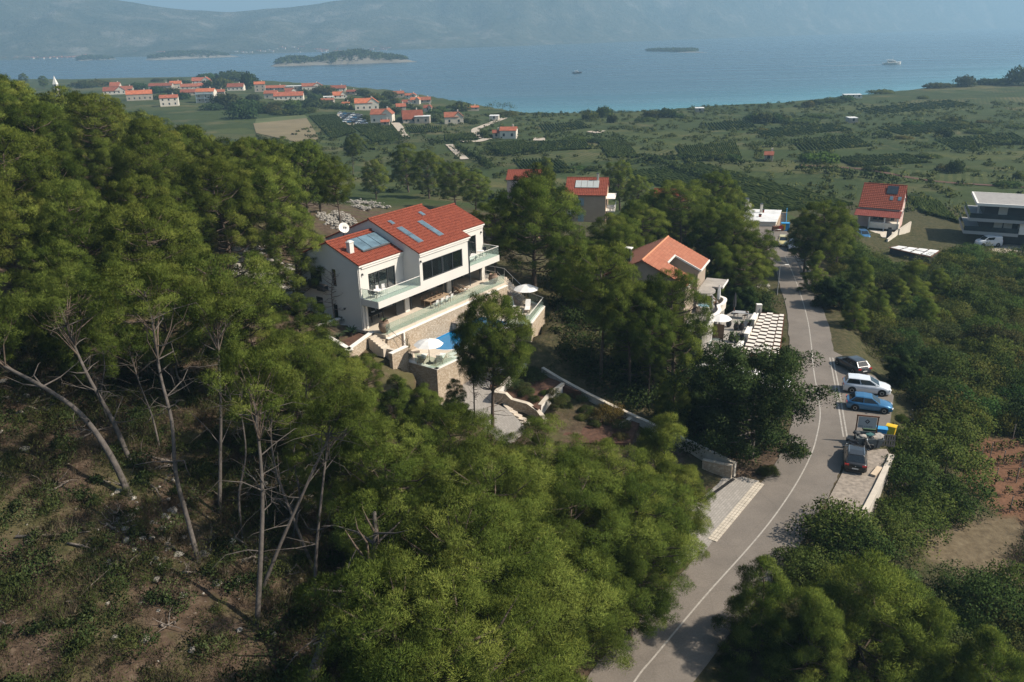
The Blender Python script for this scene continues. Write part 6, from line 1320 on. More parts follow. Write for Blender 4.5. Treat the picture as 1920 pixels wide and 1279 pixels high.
# ------------------------------------------------------------------ lay-by furniture
s0, s1 = gp(1601.5, 826), gp(1640, 830); sv = (s1-s0)[:2]; sL = np.linalg.norm(sv); srz = math.atan2(sv[1], sv[0])
sg = thing('sign_board', 'framed sign board with a dark diamond emblem above the bins', 'sign', (*s0[:2], 0), srz); SH, PZ0 = 2.5, 1.35
for x in (0, sL): MB().box(x-.05, x+.05, -.05, .05, -.2, SH).build('post', M['brownwood'], sg)
MB().box(-.08, sL+.08, -.045, .045, SH, SH+.1).build('top_beam', M['brownwood'], sg)
MB().box(.1, sL-.1, -.015, .015, PZ0, SH-.06).build('panel', mat('sign_face', (.33, .355, .38), .5, .04, 1), sg)
ink = mat('sign_ink', (.02, .021, .024), .6); lg = MB(); cx_, cz_, q = sL/2, PZ0+.66, .13
lgp = MB()
for i in (-1, 0, 1):
    for j in (-1, 0, 1):
        dx_, dz_ = (i-j)*q*.62, (i+j)*q*.62
        if (i, j) == (0, 0): continue
        lgp.slab([(cx_+dx_-q*.55, -.017, cz_+dz_), (cx_+dx_, -.017, cz_+dz_-q*.55), (cx_+dx_+q*.55, -.017, cz_+dz_), (cx_+dx_, -.017, cz_+dz_+q*.55)], .004, (0, -1, 0))
lgp.build('emblem', ink, sg, kind='stuff')
lt_ = MB(); x = .2
for wlen in (7, 2, 3, 7):          # a line of small capitals too far away to read
    for k in range(wlen):
        cw = .045
        if x+cw > sL-.18: break
        lt_.box(x, x+.012, -.019, -.016, PZ0+.13, PZ0+.22); lt_.box(x+.012, x+.032, -.019, -.016, PZ0+(.13 if k % 2 else .205), PZ0+(.145 if k % 2 else .22))
        if k % 3: lt_.box(x+.032, x+.042, -.019, -.016, PZ0+.13, PZ0+.22)
        x += cw+.008
    x += .05
lt_.build('lettering', ink, sg, kind='stuff')
def bin_(p, rz, m, lab, W_=1.05, D_=.75, H_=1.05):
    t = thing('wheelie_bin', lab, 'bin', tuple(gp(*p)), rz, 'waste bins by the sign'); b = MB(); vs = []
    for z, k in ((.16, .82), (H_, 1)): vs += [(-W_/2*k, -D_/2*k, z), (W_/2*k, -D_/2*k, z), (W_/2*k, D_/2*k, z), (-W_/2*k, D_/2*k, z)]
    b.add(vs, [(3, 2, 1, 0), (4, 5, 6, 7)]+[(i, (i+1) % 4, 4+(i+1) % 4, 4+i) for i in range(4)]); b.build('body', M[m], t, bevel=.03)
    l = MB(); n = 6; vs = [];
    for i in range(n+1): a = i/n; yy = -D_/2-.04+(D_+.08)*a; zz = H_+.02+.13*math.sin(math.pi*(.15+.85*a)); vs += [(-W_/2-.04, yy, zz), (W_/2+.04, yy, zz), (-W_/2-.04, yy, zz-.05), (W_/2+.04, yy, zz-.05)]
    fs = []
    for i in range(n): o = i*4; fs += [(o, o+1, o+5, o+4), (o+2, o+6, o+7, o+3), (o, o+4, o+6, o+2), (o+1, o+3, o+7, o+5)]
    l.add(vs, fs+[(0, 2, 3, 1), (n*4, n*4+1, n*4+3, n*4+2)]); l.build('lid', M[{'greenp': 'lidgreen', 'blue': 'lidblue', 'yellow': 'yellow'}[m]], t)
    for x in (-.4, .4):
        for y in (-.25, .25): o = MB().lathe([(.08, -.025), (.08, .025)], 10).build('wheel', M['tyre'], t); o.location = (x*W_, y*D_/.75, .085); o.rotation_euler = (R(90), 0, 0)
    for x in (-W_/2-.05, W_/2+.05): MB().tube([(x, -.12, H_-.1), (x, .12, H_-.1)], .025, 6).build('handle', M['tyre'], t)
M['lidgreen'] = mat('green_lid', (.07, .12, .06), .5, .1); M['lidblue'] = mat('blue_lid', (.04, .26, .52), .5, .1)
bin_((1627, 822), srz, 'greenp', 'dark green wheeled bin behind the sign'); bin_((1648, 822), srz, 'blue', 'blue wheeled bin right of the sign'); bin_((1669, 818), srz-.35, 'yellow', 'yellow lidded bin at the edge of the bushes', .8)
c0, c1 = gp(1601, 833), gp(1652, 837); cv = (c1-c0)[:2]; cL = np.linalg.norm(cv); sk = thing('rubble_skip', 'grey tapered metal skip heaped with sacks and a teal tarpaulin', 'skip', (*((c0+c1)[:2]/2), .012), math.atan2(cv[1], cv[0]))
sk_o = [(-cL/2, -.75, 1.0), (cL/2, -.75, 1.0), (cL/2, .75, 1.0), (-cL/2, .75, 1.0)]; sk_i = [(x*.72, y*.9, .1) for x, y, z in sk_o]; mb = MB()
mb.add(sk_o+sk_i+[(x*.95, y*.93, 1.0) for x, y, z in sk_o]+[(x*.9, y*.9, .6) for x, y, z in sk_o], [(4+i, 4+(i+1) % 4, (i+1) % 4, i) for i in range(4)]+[(i, (i+1) % 4, 8+(i+1) % 4, 8+i) for i in range(4)]+[(8+i, 8+(i+1) % 4, 12+(i+1) % 4, 12+i) for i in range(4)]+[(7, 6, 5, 4), (12, 13, 14, 15)]); mb.build('hull', mat('grey_steel', (.12, .13, .13), .7, .25, 2), sk)
for k, (x, y, s_, m) in enumerate(((-.55, -.3, (.34, .28, .2), 'concrete'), (.1, .1, (.42, .3, .18), 'lidblue2'), (.75, 0, (.5, .5, .2), 'concrete'), (-.95, .3, (.35, .3, .18), 'darkwall'), (.35, -.4, (.3, .25, .15), 'stone2'))):
    if m == 'lidblue2' and m not in M: M[m] = mat('teal_tarpaulin', (.035, .10, .10), .7, .3, 3)
    MB().ball((x, y, .98), s_, 10, 6, .35).build('tarpaulin' if m == 'lidblue2' else 'sack', M[m], sk)
for k in (-1, 1):
    for x in (-cL*.25, cL*.25): MB().bar((x, k*.72, .15), (x*1.15, k*.79, 1.0), .07, .06).build('rib', M['darkwall'], sk)
p0 = gp(1664, 838); plt = thing('wooden_pallet', 'grey wooden pallet standing on edge by the hedge', 'pallet', (*p0[:2], 0), srz); plt.rotation_euler = (R(-12), 0, srz)
for i in range(6): MB().box(-.55+i*.2, -.43+i*.2, -.02, 0, .02, 1.15).build('slat', M['deadwood'], plt)
for z in (.08, .55, 1.02): MB().box(-.58, .6, .003, .09, z, z+.1).build('bearer', M['deadwood'], plt)
a_, b_ = gp(1637, 893), gp(1648, 880); dd = (b_-a_)[:2]; MB().cbox((0, 0, .12), (np.linalg.norm(dd)+.2, .42, .16)).build('stone_block', mat('pale_block', (.5, .40, .29), .9, .1, 2), None, (*((a_+b_)[:2]/2), .01), math.atan2(dd[1], dd[0]), label='pale oblong stone slab lying by the retaining wall', category='stone slab')
rw_ = [gp(1673, 853, .15), gp(1660, 880, .15), gp(1645, 912, .15), gp(1628, 945, .15), gp(1611, 976, .15), gp(1604, 990, .15)]
cap_wall('retaining_wall', 'weathered concrete retaining wall below the gravel lay-by', rw_, [-3.2]*6, .35, M['oldconcrete'], .06)
# guardrail, kerb, lamps, stop sign
gq = [gp(*p) for p in ((1499, 480), (1506, 496), (1514, 514), (1523, 534), (1530, 549))]; gr = thing('guardrail', 'grey metal guardrail along the far right edge of the road', 'guardrail', tuple(gq[0])); 
mb = MB()
gw = catmull([(p-gq[0])[:2] for p in gq], 5)
for a, b in zip(gw, gw[1:]): mb.bar((*a, .62), (*b, .62), .05, .28)
mb.build('rail', M['greywall'], gr)
for p in gw[::3]: MB().box(p[0]+.06, p[0]+.16, p[1]-.05, p[1]+.05, -.3, .75).build('post', M['greywall'], gr)
kw_ = strip(2.40, 2.75, RC[[i for i in range(len(RC)) if 107 < RC[i, 1] < 127]], 0)[0]; kk_ = len(kw_)//2; mb = MB()
mb.add([(x, y, -.05) for x, y, z in kw_]+[(x, y, .14) for x, y, z in kw_], [(i, i+1, kk_+i+1, kk_+i)[::-1] for i in range(0)]+[(2*kk_+i, 3*kk_+i, 3*kk_+i+1, 2*kk_+i+1) for i in range(kk_-1)]+[(i, 2*kk_+i, 2*kk_+i+1, i+1) for i in range(kk_-1)]+[(kk_+i, kk_+i+1, 3*kk_+i+1, 3*kk_+i) for i in range(kk_-1)]); mb.build('kerb', M['oldconcrete'], kind='structure')
def lamp(p, h, lab, az):
    t = thing('street_lamp', lab, 'street lamp', tuple(gp(*p)), az); MB().tube([(0, 0, -.1), (0, 0, .6), (0, 0, h)], [.09, .07, .05], 8).build('pole', M['greywall'], t); MB().tube([(0, 0, h), (.25, 0, h+.12), (.7, 0, h+.15)], .035, 6).build('arm', M['greywall'], t)
    hd = MB().cbox((.95, 0, h+.15), (.6, .22, .1)).build('lamp_head', M['trim'], t, bevel=.03); MB().cbox((.95, 0, h+.092), (.4, .15, .02)).build('lens', M['lampclear'], hd)
lamp((1457, 552), 4.1, 'street lamp with pale head on the left verge of the road', .1); lamp((1448.5, 456), 2.2, 'small street lamp at the far end of the road', .1)
stp = thing('stop_sign', 'red octagonal road sign near the parked yellow car', 'sign', tuple(gp(1462, 444)), 0); MB().tube([(0, 0, 0), (0, 0, 2.0)], .03, 6).build('pole', M['greywall'], stp); o = MB().lathe([(.38, -.01), (.38, .01)], 8).build('plate', mat('sign_red', (.3, .03, .03), .5), stp); o.location = (0, -.05, 1.75); o.rotation_euler = (R(90), R(22.5), 0)
g_ = gp(1471.5, 432); t = thing('recycling_bank', 'blue recycling container with yellow lid by the white building', 'container', tuple(g_), -.2); MB().box(-.7, .7, -.5, .5, .05, 1.3).build('body', M['blue'], t, bevel=.05); MB().box(-.72, .0, -.52, -.48, .2, 1.25).build('front', M['yellow'], t); MB().box(-.75, .75, -.55, .55, 1.31, 1.42).build('lid', M['lidblue'], t)
g_ = gp(1458, 433); t = thing('timber_stack', 'stack of dark boards beside the recycling container', 'boards', tuple(g_), .05)
for i in range(5): MB().box(-1.0, 1.0, -.35, .35, .1+i*.17, .22+i*.17).build('board', M['brownwood'], t)
# red soil vineyard posts and canes at the right edge
vr = []
for i, (p, h) in enumerate((((1897, 830), 2.0), ((1838, 868), 1.7), ((1866, 905), 1.5), ((1856, 858), 1.6), ((1840, 922), 1.6), ((1893, 960), 1.5), ((1905, 905), 1.5), ((1880, 870), 1.4), ((1915, 880), 1.6))):
    g_ = G(*p); tag(MB().tube([(0, 0, -.3), (0, 0, h)], .04, 6).build('vine_post', M['deadwood'], None, tuple(g_)), 'grey wooden stake standing in the red soil vineyard', 'post', 'vineyard stakes in the red soil')
KINDS = {}
def kind(name, tw, cw): KINDS[name] = (tw, cw)
def tree(name, kindname, loc, rz, sc, label, cat='tree', group=None, color=(1, 1, 1, 1), tilt=None):
    r = thing(name, label, cat, loc, rz, group); r.scale = sc if hasattr(sc, '__len__') else (sc,)*3
    if tilt: r.rotation_euler = (tilt[0], tilt[1], rz)
    tw, cw = KINDS[kindname]
    if tw: t = link_mesh('trunk', tw, r); t.color = color
    if cw: c = link_mesh('crown', cw, r); c.color = color
    return r
cone = lambda u: (1-u)**.8*1.0+.12
full = lambda u: (.62+.55*u-.95*u*u*u*.85)
umb = lambda u: (.55+.6*u)*(1-.55*max(0, u-.6)/.4)


def dome_pine(seed, H, cr, base, lean, nl, r0, lob, tuft=.27, dens=46, bl=.17, bw=.026, prof=None, dead=8, up=.55, wig=.3):
    """crown of separate feathery lobes on the ends of limbs: lobe > tufts > needles"""
    rg = np.random.default_rng(seed); tr, _ = limbs_of(rg, H, cr, base, lean, 2, wig=wig, top=.84); z0 = H*base; P = []; tries = 0; sep = lob*1.42
    def axis(z): x = np.clip(z/(H*.84), 0, 1)*6; i = min(int(x), 5); return tr[i]+(tr[i+1]-tr[i])*(x-i)
    while len(P) < nl and tries < 6000:
        tries += 1; u = rg.random(); Rz = cr*prof(u); a = rg.random()*6.28; q = Rz*(.62+.42*rg.random()) if rg.random() < .8 else Rz*rg.random()*.6; z = z0+(H-z0-.25)*u; ax = axis(z)
        p = np.array([ax[0]+q*math.cos(a), ax[1]+q*math.sin(a), z])
        if all(np.linalg.norm((p-o)*np.array([1, 1, 1.35])) > sep for o, _, _ in P): P.append((p, u, a))
    P.append((axis(H*.95)+np.array([0, 0, .1]), 1, 0)); cen, rad, ton, lb, hub = [], [], [], [], []
    for p, u, a in P:
        L = lob*(.7+.6*rg.random()); tl = rg.normal()*.14; ax = axis(max(0, p[2]-.35*np.hypot(*(p-axis(p[2]))[:2])-.2)); out = p-ax; out = out/(np.linalg.norm(out)+1e-6)
        for k in range(int(13*(L/lob)**2)+3):
            d = rg.normal(size=3); d /= np.linalg.norm(d); d = d+out*.45+np.array([0, 0, .45]); d /= np.linalg.norm(d); cen.append(p+d*L*np.array([1, 1, .72])*(.72+.3*rg.random())); rad.append(tuft*(.8+.5*rg.random())); ton.append(tl+rg.normal()*.05); hub.append(p-np.array([0, 0, .25*L])+out*-.15)
        cen.append(p-np.array([0, 0, .1])); rad.append(L*.5); ton.append(tl-.06); hub.append(p)
        mid = ax*.45+p*.55+np.array([0, 0, -.12*np.linalg.norm(p-ax)])+rg.normal(size=3)*.12; lb.append((np.array([ax, mid, p]), np.linalg.norm(p-ax)))
    V, tn = sprays(cen, rad, dens, bl, bw, out=.8, up=up, jit=.42, flat=.85, tones=ton, rg=rg, hub=hub); mb = MB()
    trk = np.concatenate([[tr[0]-np.array([0, 0, 1.2])], tr]); mb.tube(trk, [r0*1.35]+[r0*(1.1-.9*i/6) for i in range(7)], 8)
    for p, ln in lb: rr = max(.025, min(r0*.4, .02*ln+.015)); mb.tube(p, [rr, rr*.65, rr*.25], 5, False)
    for j in range(dead):
        t = base*(.3+.65*rg.random()); q0 = axis(t*H); a = rg.random()*6.28; l = cr*(.25+.45*rg.random()); p1 = q0+np.array([math.cos(a)*l*.6, math.sin(a)*l*.6, .05*l]); mb.tube([q0, p1, p1+np.array([math.cos(a+.4)*l*.4, math.sin(a+.4)*l*.4, .2*l*rg.normal()])], [.035, .02, .006], 4, False)
    return mb.mesh('pine_trunk', M['bark'], True), fmesh('pine_crown', V, tn, M['pine'])
dome = lambda u: (.72+.75*u-1.15*u*u*u) if u < .97 else .25
umb2 = lambda u: (.55+.85*u-1.05*u**4)
cone2 = lambda u: (1-u)**.75+.06
for i in range(6): kind('pine_full.%d' % i, *dome_pine(100+i, 10, 3.4, .22+.03*(i % 4), ((i-2)*.3, .3*(i % 2)), 72, .19, .72, dens=60, bw=.03, prof=dome))
for i in range(4): kind('pine_high.%d' % i, *dome_pine(200+i, 11, 3.1, .46, ((i-1)*.9, .4-i*.3), 56, .15, .70, dens=52, bw=.03, prof=umb2, dead=14))
for i in range(4): kind('pine_near.%d' % i, *dome_pine(150+i, 10, 3.4, .22+.03*i, ((i-2)*.3, .3*(i % 2)), 76, .19, .70, .24, 130, .12, .0175, prof=dome))
for i in range(3): kind('pine_young.%d' % i, *dome_pine(300+i, 7, 2.3, .03, (0, 0), 64, .11, .50, .24, 84, .14, .019, prof=cone2, dead=0, up=.95))
for i in range(5): kind('pine_far.%d' % i, *dome_pine(400+i, 10, 3.3, .20, ((i-2)*.3, 0), 58, .19, .78, .32, 20, .30, .07, prof=dome, dead=3))
def bush_meshes(seed, r, h, m, n=26, per=70, ll=.16, lw=.09, spiky=False):
    rg = np.random.default_rng(seed); a = rg.random(n)*6.28; q = r*np.sqrt(rg.random(n)); z = h*(.35+.55*rg.random(n))*np.sqrt(np.clip(1-(q/r)**2*.75, .1, 1))
    cen = np.c_[q*np.cos(a), q*np.sin(a), z]; rad = r*(.26+.16*rg.random(n))
    hb = cen*np.array([.8, .8, .55]); V, t = sprays(cen, rad, per*2, ll, lw*.35, up=.7, rg=rg, hub=hb) if spiky else leaves(cen, rad, per, ll, lw, rg=rg, hub=hb)
    mb = MB()
    for k in range(5): c = cen[k]; mb.tube([(0, 0, -.4), (c[0]*.5, c[1]*.5, c[2]*.5), tuple(c)], [.06, .04, .015], 4, False)
    return mb.mesh('shrub_stems', M['bark'], True), fmesh('shrub_leaves', V, t, m, 3 if spiky else 4)
for i in range(4): kind('shrub.%d' % i, *bush_meshes(500+i, 2.1, 1.7+.3*(i % 3), M['maquis'], 38, 130, .16, .09))
for i in range(3): kind('dark_shrub.%d' % i, *bush_meshes(520+i, 2.0, 2.2, M['leaf'], 38, 130, .15, .09))
for i in range(2): kind('heath.%d' % i, *bush_meshes(540+i, 1.2, 1.1, M['maquis'], 22, 110, .20, .09, True))
kind('pine_pool.0', *dome_pine(261, 11, 3.3, .36, (.7, .2), 92, .16, .70, dens=64, bw=.03, prof=umb2, dead=10))
kind('far_bush.0', *bush_meshes(560, 3.2, 3.4, M['leaf'], 34, 40, .6, .42)); kind('far_bush.1', *bush_meshes(561, 3.4, 2.6, M['maquis'], 34, 40, .6, .42))
def broad_meshes(seed, H, cr, m):
    rg = np.random.default_rng(seed); tr, lb = limbs_of(rg, H, cr, .16, (.3, .2), 30, (.1, .9), lambda u: (.75+.5*u-.95*u**3), .2)
    cen, rad = [], []
    for p, ln in lb:
        for f in (.4, .55, .7, .82, .92, 1.0, 1.02, 1.04):
            cen.append(p[0]+(p[-1]-p[0])*f+rg.normal(size=3)*np.array([.6, .6, .45])*cr/5); rad.append(.86*(.8+.5*rg.random())*(cr/5)**.5)
    V, t = leaves(cen, rad, 230, .20, .10, rg=rg); return wood(tr, lb, .22, H, M['greybark'], 'carob_trunk'), fmesh('carob_crown', V, t, m, 4)
kind('broad.0', *broad_meshes(600, 8.5, 5.2, M['leaf'])); kind('broad.1', *broad_meshes(601, 5, 2.9, M['leaf']))
def bare_meshes(seed, H, cr, n=26):
    rg = np.random.default_rng(seed); tr, lb = limbs_of(rg, H, cr, .25, (rg.normal()*.8, rg.normal()*.5), n, (.1, .8), lambda u: 1.05-.6*u, .4); ex = []
    for p, ln in lb:
        for k in range(4):
            f = .4+.6*rg.random(); q = p[0]+(p[-1]-p[0])*f; d = rg.normal(size=3)*np.array([1, 1, .5]); d /= np.linalg.norm(d); l = ln*.35
            ex.append(([q, q+d*l*.5, q+d*l+rg.normal(size=3)*.1], [.018, .012, .004]))
    return wood(tr, lb, .11, H, M['deadwood'], 'bare_trunk', ex), None
for i in range(3): kind('bare.%d' % i, *bare_meshes(700+i, 6, 2.2))

# ---- where nothing may grow over the view (bearings of built places)
CLEAR = [[(575, 375), (800, 365), (940, 400), (1050, 590), (1012, 640), (870, 650), (830, 725), (735, 700), (585, 640)], [(850, 690), (1010, 680), (1240, 805), (1195, 835), (950, 800), (870, 760)], [(1205, 440), (1345, 480), (1350, 585), (1480, 580), (1480, 690), (1320, 680), (1308, 560), (1215, 500)],
         [(1440, 430), (1500, 462), (1600, 640), (1692, 705), (1690, 860), (1600, 1000), (1330, 1290), (1085, 1290), (1345, 1015), (1435, 890), (1478, 700), (1440, 480)], [(440, 475), (590, 480), (600, 590), (520, 560)], [(600, 375), (725, 365), (720, 430), (605, 430)],
         [(1055, 325), (1150, 325), (1150, 420), (1060, 425)], [(1592, 350), (1712, 350), (1720, 475), (1600, 475)], [(1805, 350), (1930, 350), (1930, 470), (1845, 470)], [(1390, 385), (1482, 385), (1482, 480), (1440, 480), (1400, 430)], [(1660, 452), (1765, 452), (1765, 487), (1670, 487)], [(1310, 850), (1440, 850), (1440, 1020), (1330, 1020)]]
def clear_of(pts, zones):
    X = np.array([p[0] for p in pts], float); Y = np.array([p[1] for p in pts], float)
    return not any(in_poly(X, Y, z).any() for z in zones)
PLACED = []
def near(x, y, d): return any((x-a)**2+(y-b)**2 < max(d, .8*c)**2 for a, b, c in PLACED)
PINE_H = {'pine_full': 10, 'pine_near': 10, 'pine_pool': 11, 'pine_high': 11, 'pine_young': 7, 'pine_far': 10, 'broad': 8.5, 'bare': 6}
tk = [0]
def put(px, py, h, kd, label, group=None, color=None, wide=1.0, top=True, tilt=None, base=None, cat='tree', name=None):
    """a tree whose tip is seen at the bearing; h is its height in metres"""
    fam, v = kd.split('.') if '.' in kd else (kd, None); cnt = [k for k in KINDS if k.startswith(fam+'.')]
    tk[0] += 1; kk = kd if v is not None else cnt[tk[0] % len(cnt)]
    x, y, z = G(px, py, h) if base is None else G(*base)
    if fam == 'pine_full' and ((x-CAM[0])**2+(y-CAM[1])**2) < 62**2: fam = 'pine_near'; kk = 'pine_near.%d' % (tk[0] % 4)
    s = h/PINE_H.get(fam, 2); PLACED.append((x, y, 3.4*s))
    c = color or (lambda t: (t*(.95+.1*rnd.random()), t, t*.97, 1))((1.08 if fam == 'pine_young' else .85)+.3*rnd.random())
    return tree(name or {'pine_young': 'young_pine', 'broad': 'carob_tree', 'bare': 'bare_tree'}.get(fam, 'pine_tree'), kk, (x, y, z-.1), rnd.random()*6.28, (s*wide, s*wide, s), label, cat, group, c, tilt)
# pines that stand out, by where their tips are seen
for a in [
 (1000, 342, 12.5, 'pine_full.1', 'tall broad pine rising beside the far end of the villa', 1.15), (925, 375, 9, 'pine_full.2', 'pine tucked behind the far balcony of the villa', 1), (1075, 440, 9, 'pine_full', 'pine between the tall broad pine and the cut-open roof', 1),
 (1132, 466, 13.5, 'pine_high.0', 'tall pine with thick dark trunk left of the cut-open roof', 1.05), (792, 714, 5.2, 'pine_young', 'little pine right under the corner of the stone bastion', 1.1), (850, 706, 4.6, 'pine_young', 'small feathery pine in front of the lit stone wall of the pool deck', .9), (1188, 525, 11.5, 'pine_high.2', 'leaning pine before the stone facing of the terrace house', .95), (1232, 528, 10, 'pine_full.2', 'pine covering the shaded near gable of the terrace house', .85), (1272, 504, 12.5, 'pine_full.4', 'dense leaning pine hiding the near corner of the terrace house', .85), (1222, 575, 9.5, 'pine_high.3', 'slim pine with pale trunk before the stone facing', .8),
 (1165, 302, 11, 'pine_full', 'dark pine just right of the solar roof', 1), (1200, 330, 9, 'pine_full', 'lower pine leaning out right of the solar roof', 1), (1283, 342, 12, 'pine_high.2', 'open crowned pine with bare forked stems above the cut-open roof', 1.25),
 (1345, 322, 11, 'pine_full', 'tall pine left of the white flat roof', 1), (1378, 352, 10, 'pine_full', 'pine touching the left corner of the white flat roof', .9), (1150, 402, 8.5, 'pine_full.0', 'rounded pine below the solar house', 1.2), (1205, 388, 9, 'pine_full.3', 'wide pine in front of the solar house balcony', 1.2),
 (1340, 392, 10, 'pine_full', 'pine behind the ridge of the cut-open roof', 1), (1385, 400, 10, 'pine_full', 'dark pine between the cut-open roof and the road', 1.05), (1420, 432, 9, 'pine_full', 'pine overhanging the far bend of the road', 1), (1400, 462, 8, 'pine_full', 'low dark pine on the left verge of the far road', 1.1), (1350, 455, 8, 'pine_young', 'pine just behind the fascia of the cut-open roof', 1),
 (1022, 290, 10, 'pine_young', 'pointed pine standing alone before the vineyards', .9), (760, 270, 12, 'pine_full', 'big pine behind the villa ridge, left of a pair', 1), (800, 285, 11, 'pine_full', 'big pine behind the villa ridge, right of a pair', 1), (850, 305, 10, 'pine_full', 'pine behind the villa roof towards the plain', 1.1), (890, 320, 9, 'pine_full', 'pine in line with the highest villa ridge', 1.1),
 (655, 252, 12, 'pine_high.3', 'slender pine with bare trunk above the stony terraces', .9), (625, 300, 10, 'pine_high.1', 'pine with dark bare trunk left of the satellite dish', .9), (700, 300, 9, 'pine_full', 'pine above the dry stone terraces behind the villa', 1),
 
 (535, 410, 9, 'pine_full.5', 'bright pine hiding the back corner of the gable wall', 1), (550, 555, 6.5, 'pine_full.0', 'low bright pine in front of the gable wall', 1.2), (410, 470, 12, 'pine_high.0', 'tall bright pine left of the rocky clearing', 1.15), (455, 560, 8, 'pine_full.2', 'pine at the edge of the rocky clearing', 1), (530, 640, 9.5, 'pine_full.3', 'big spreading pine above the bare forked trunks', 1.25), (640, 690, 7, 'pine_full', 'bright pine below the stone planter', 1), (680, 665, 5.5, 'pine_full.1', 'young bright pine under the near stair of the villa', .95), (600, 770, 8, 'pine_full', 'pine below the spreading one, by the bare brush', 1), (738, 698, 5.5, 'pine_young', 'small bushy pine below the corner of the pool deck', 1.1),
 (842, 755, 10, 'pine_full.1', 'big rounded pine below the courtyard', 1.2), (735, 800, 10, 'pine_full', 'pine at the left end of the big foreground group', 1.1), (1012, 802, 9.5, 'pine_full.0', 'rounded pine hiding the lower courtyard steps', 1.1), (1120, 835, 10, 'pine_full.4', 'rounded pine below the lowest garden beds', 1.15), (1250, 778, 9, 'pine_young.1', 'pointed pine covering the middle of the long garden wall', 1.0), (1275, 885, 8, 'pine_full.3', 'pine overhanging the paved drive', 1.0),
 (920, 850, 11.5, 'pine_full.2', 'dense pine in the middle of the foreground group', 1.15), (1050, 890, 11.5, 'pine_full.5', 'dense bright pine in the foreground group above the road', 1.15), (1165, 900, 10.5, 'pine_full.1', 'broad pine of the foreground group left of the drive', 1.15), (830, 950, 12, 'pine_full.4', 'foreground pine with a bright sprig facing the viewer', 1.15), (960, 1005, 12, 'pine_full.0', 'largest nearest pine of the foreground group', 1.2), (1045, 1015, 10.5, 'pine_full.3', 'foreground pine overhanging the road edge', 1.15), (1190, 985, 8.3, 'pine_full.5', 'foreground pine reaching out over the asphalt', .95), (760, 1080, 11, 'pine_full.2', 'shaded pine beside the leaning grey trunk', 1.1), (850, 1120, 11, 'pine_full.1', 'shaded low pine at the bottom of the foreground group', 1.2), (925, 1165, 9, 'pine_full.4', 'low pine above the red earth bank by the road', 1.0),
 (1436, 1040, 6.7, 'pine_young.0', 'feathery young pine at the right edge of the near road', 1.08), (1640, 1035, 8.6, 'pine_young.2', 'broad feathery pine at the bottom right', 1.5), (1530, 1105, 7, 'pine_young.1', 'feathery pine between the two bigger young ones', 1.1), (1880, 1180, 7, 'pine_young.0', 'yellow green young pine in the bottom right corner', 1.2), (1755, 1130, 6.5, 'pine_young.1', 'young pine left of the yellow green corner pine', 1.1),
 (1550, 378, 11, 'pine_full.2', 'big dark pine between the road end and the pink house', 1.1), (1580, 400, 9, 'pine_full', 'pine left of the pink house porch', 1), (1520, 405, 9, 'pine_full', 'pine right of the white flat roof', 1), (1535, 470, 6, 'pine_young', 'young pine beside the guardrail', 1), (1620, 478, 6, 'pine_young', 'young pine below the forecourt of the pink house', 1.1), (1655, 540, 5.5, 'pine_young', 'bright young pine in the scrub right of the road', 1.2), (1720, 488, 6.5, 'pine_young', 'young pine below the white shed roof', 1.3), (1690, 520, 5, 'pine_young', 'small young pine left of the one below the shed', 1.1), (1740, 555, 5, 'pine_young', 'rounded young pine among dark scrub', 1.3), (1610, 545, 5, 'pine_young', 'pale green young pine near the right road edge', 1.1), (1765, 500, 5, 'pine_young', 'young pine right of the shed', 1.2), (1330, 660, 5.5, 'pine_young', 'pale young pine left of the white dining parasols', 1.0), (1180, 600, 6, 'pine_young', 'pale feathery pine before the stone facing', .9), (1230, 650, 5, 'pine_young', 'small feathery pine under the leaning trunks', .9), (1270, 690, 6, 'pine_young', 'feathery pine beside the leaning dense pine', 1.0)]:
    put(a[0], a[1], a[2], a[3], a[4], wide=a[5])
for px, py, h, lab in ((8, 144, 10, 'skyline pine at the left edge of the picture'), (42, 138, 11, 'highest skyline pine left of the church tower'), (78, 143, 11, 'skyline pine just left of the church tower'), (128, 163, 10, 'skyline pine just right of the church tower'), (168, 172, 10, 'skyline pine left of the first village roofs'), (212, 186, 10, 'skyline pine below the first village roofs'), (258, 206, 10, 'skyline pine below the white two storey village house'), (305, 222, 10, 'skyline pine left of the open field'), (352, 236, 10, 'skyline pine below the blue balcony house'), (415, 262, 10, 'skyline pine below the open field'), (470, 262, 10, 'pine standing before the open field'), (525, 258, 10, 'pine before the right end of the open field'), (580, 262, 10, 'pine below the slanting vineyard rows')): put(px, py, h, 'pine_far', lab, wide=1.1)
put(0, 0, 12.2, 'pine_pool.0', 'pine with bushy crown standing in front of the pool', base=(924, 802), wide=.84); put(0, 0, 10.2, 'pine_high.1', 'thinner pine left of the bushy one before the pool', base=(890, 796), wide=.5)
put(1425, 690, 8.6, 'broad.0', 'big dark round broadleaf tree beside the drive and road', color=(.95, 1, 1, 1)); put(1705, 650, 4.6, 'broad.1', 'dark round tree right of the white people carrier', color=(.8, .9, .85, 1)); put(1440, 562, 4.2, 'broad.1', 'dark round bush at the far corner of the pergola', wide=1.1, color=(.9, .95, .9, 1)); put(1565, 500, 5.5, 'broad.1', 'dark round tree by the end of the guardrail', wide=1.1, color=(.8, .9, .85, 1)); put(1395, 520, 5.2, 'broad.1', 'dark evergreen left of the first street lamp', color=(.9, 1, .9, 1)); put(1350, 700, 5.2, 'broad.1', 'dark evergreen left of the big round tree', wide=1.2, color=(.9, 1, .95, 1))
put(655, 500, 5.5, 'bare.0', 'bare grey leafless tree against the gable wall', base=(628, 602), wide=.8); put(1085, 410, 5, 'bare.1', 'bare pale tree below the solar house', wide=1)
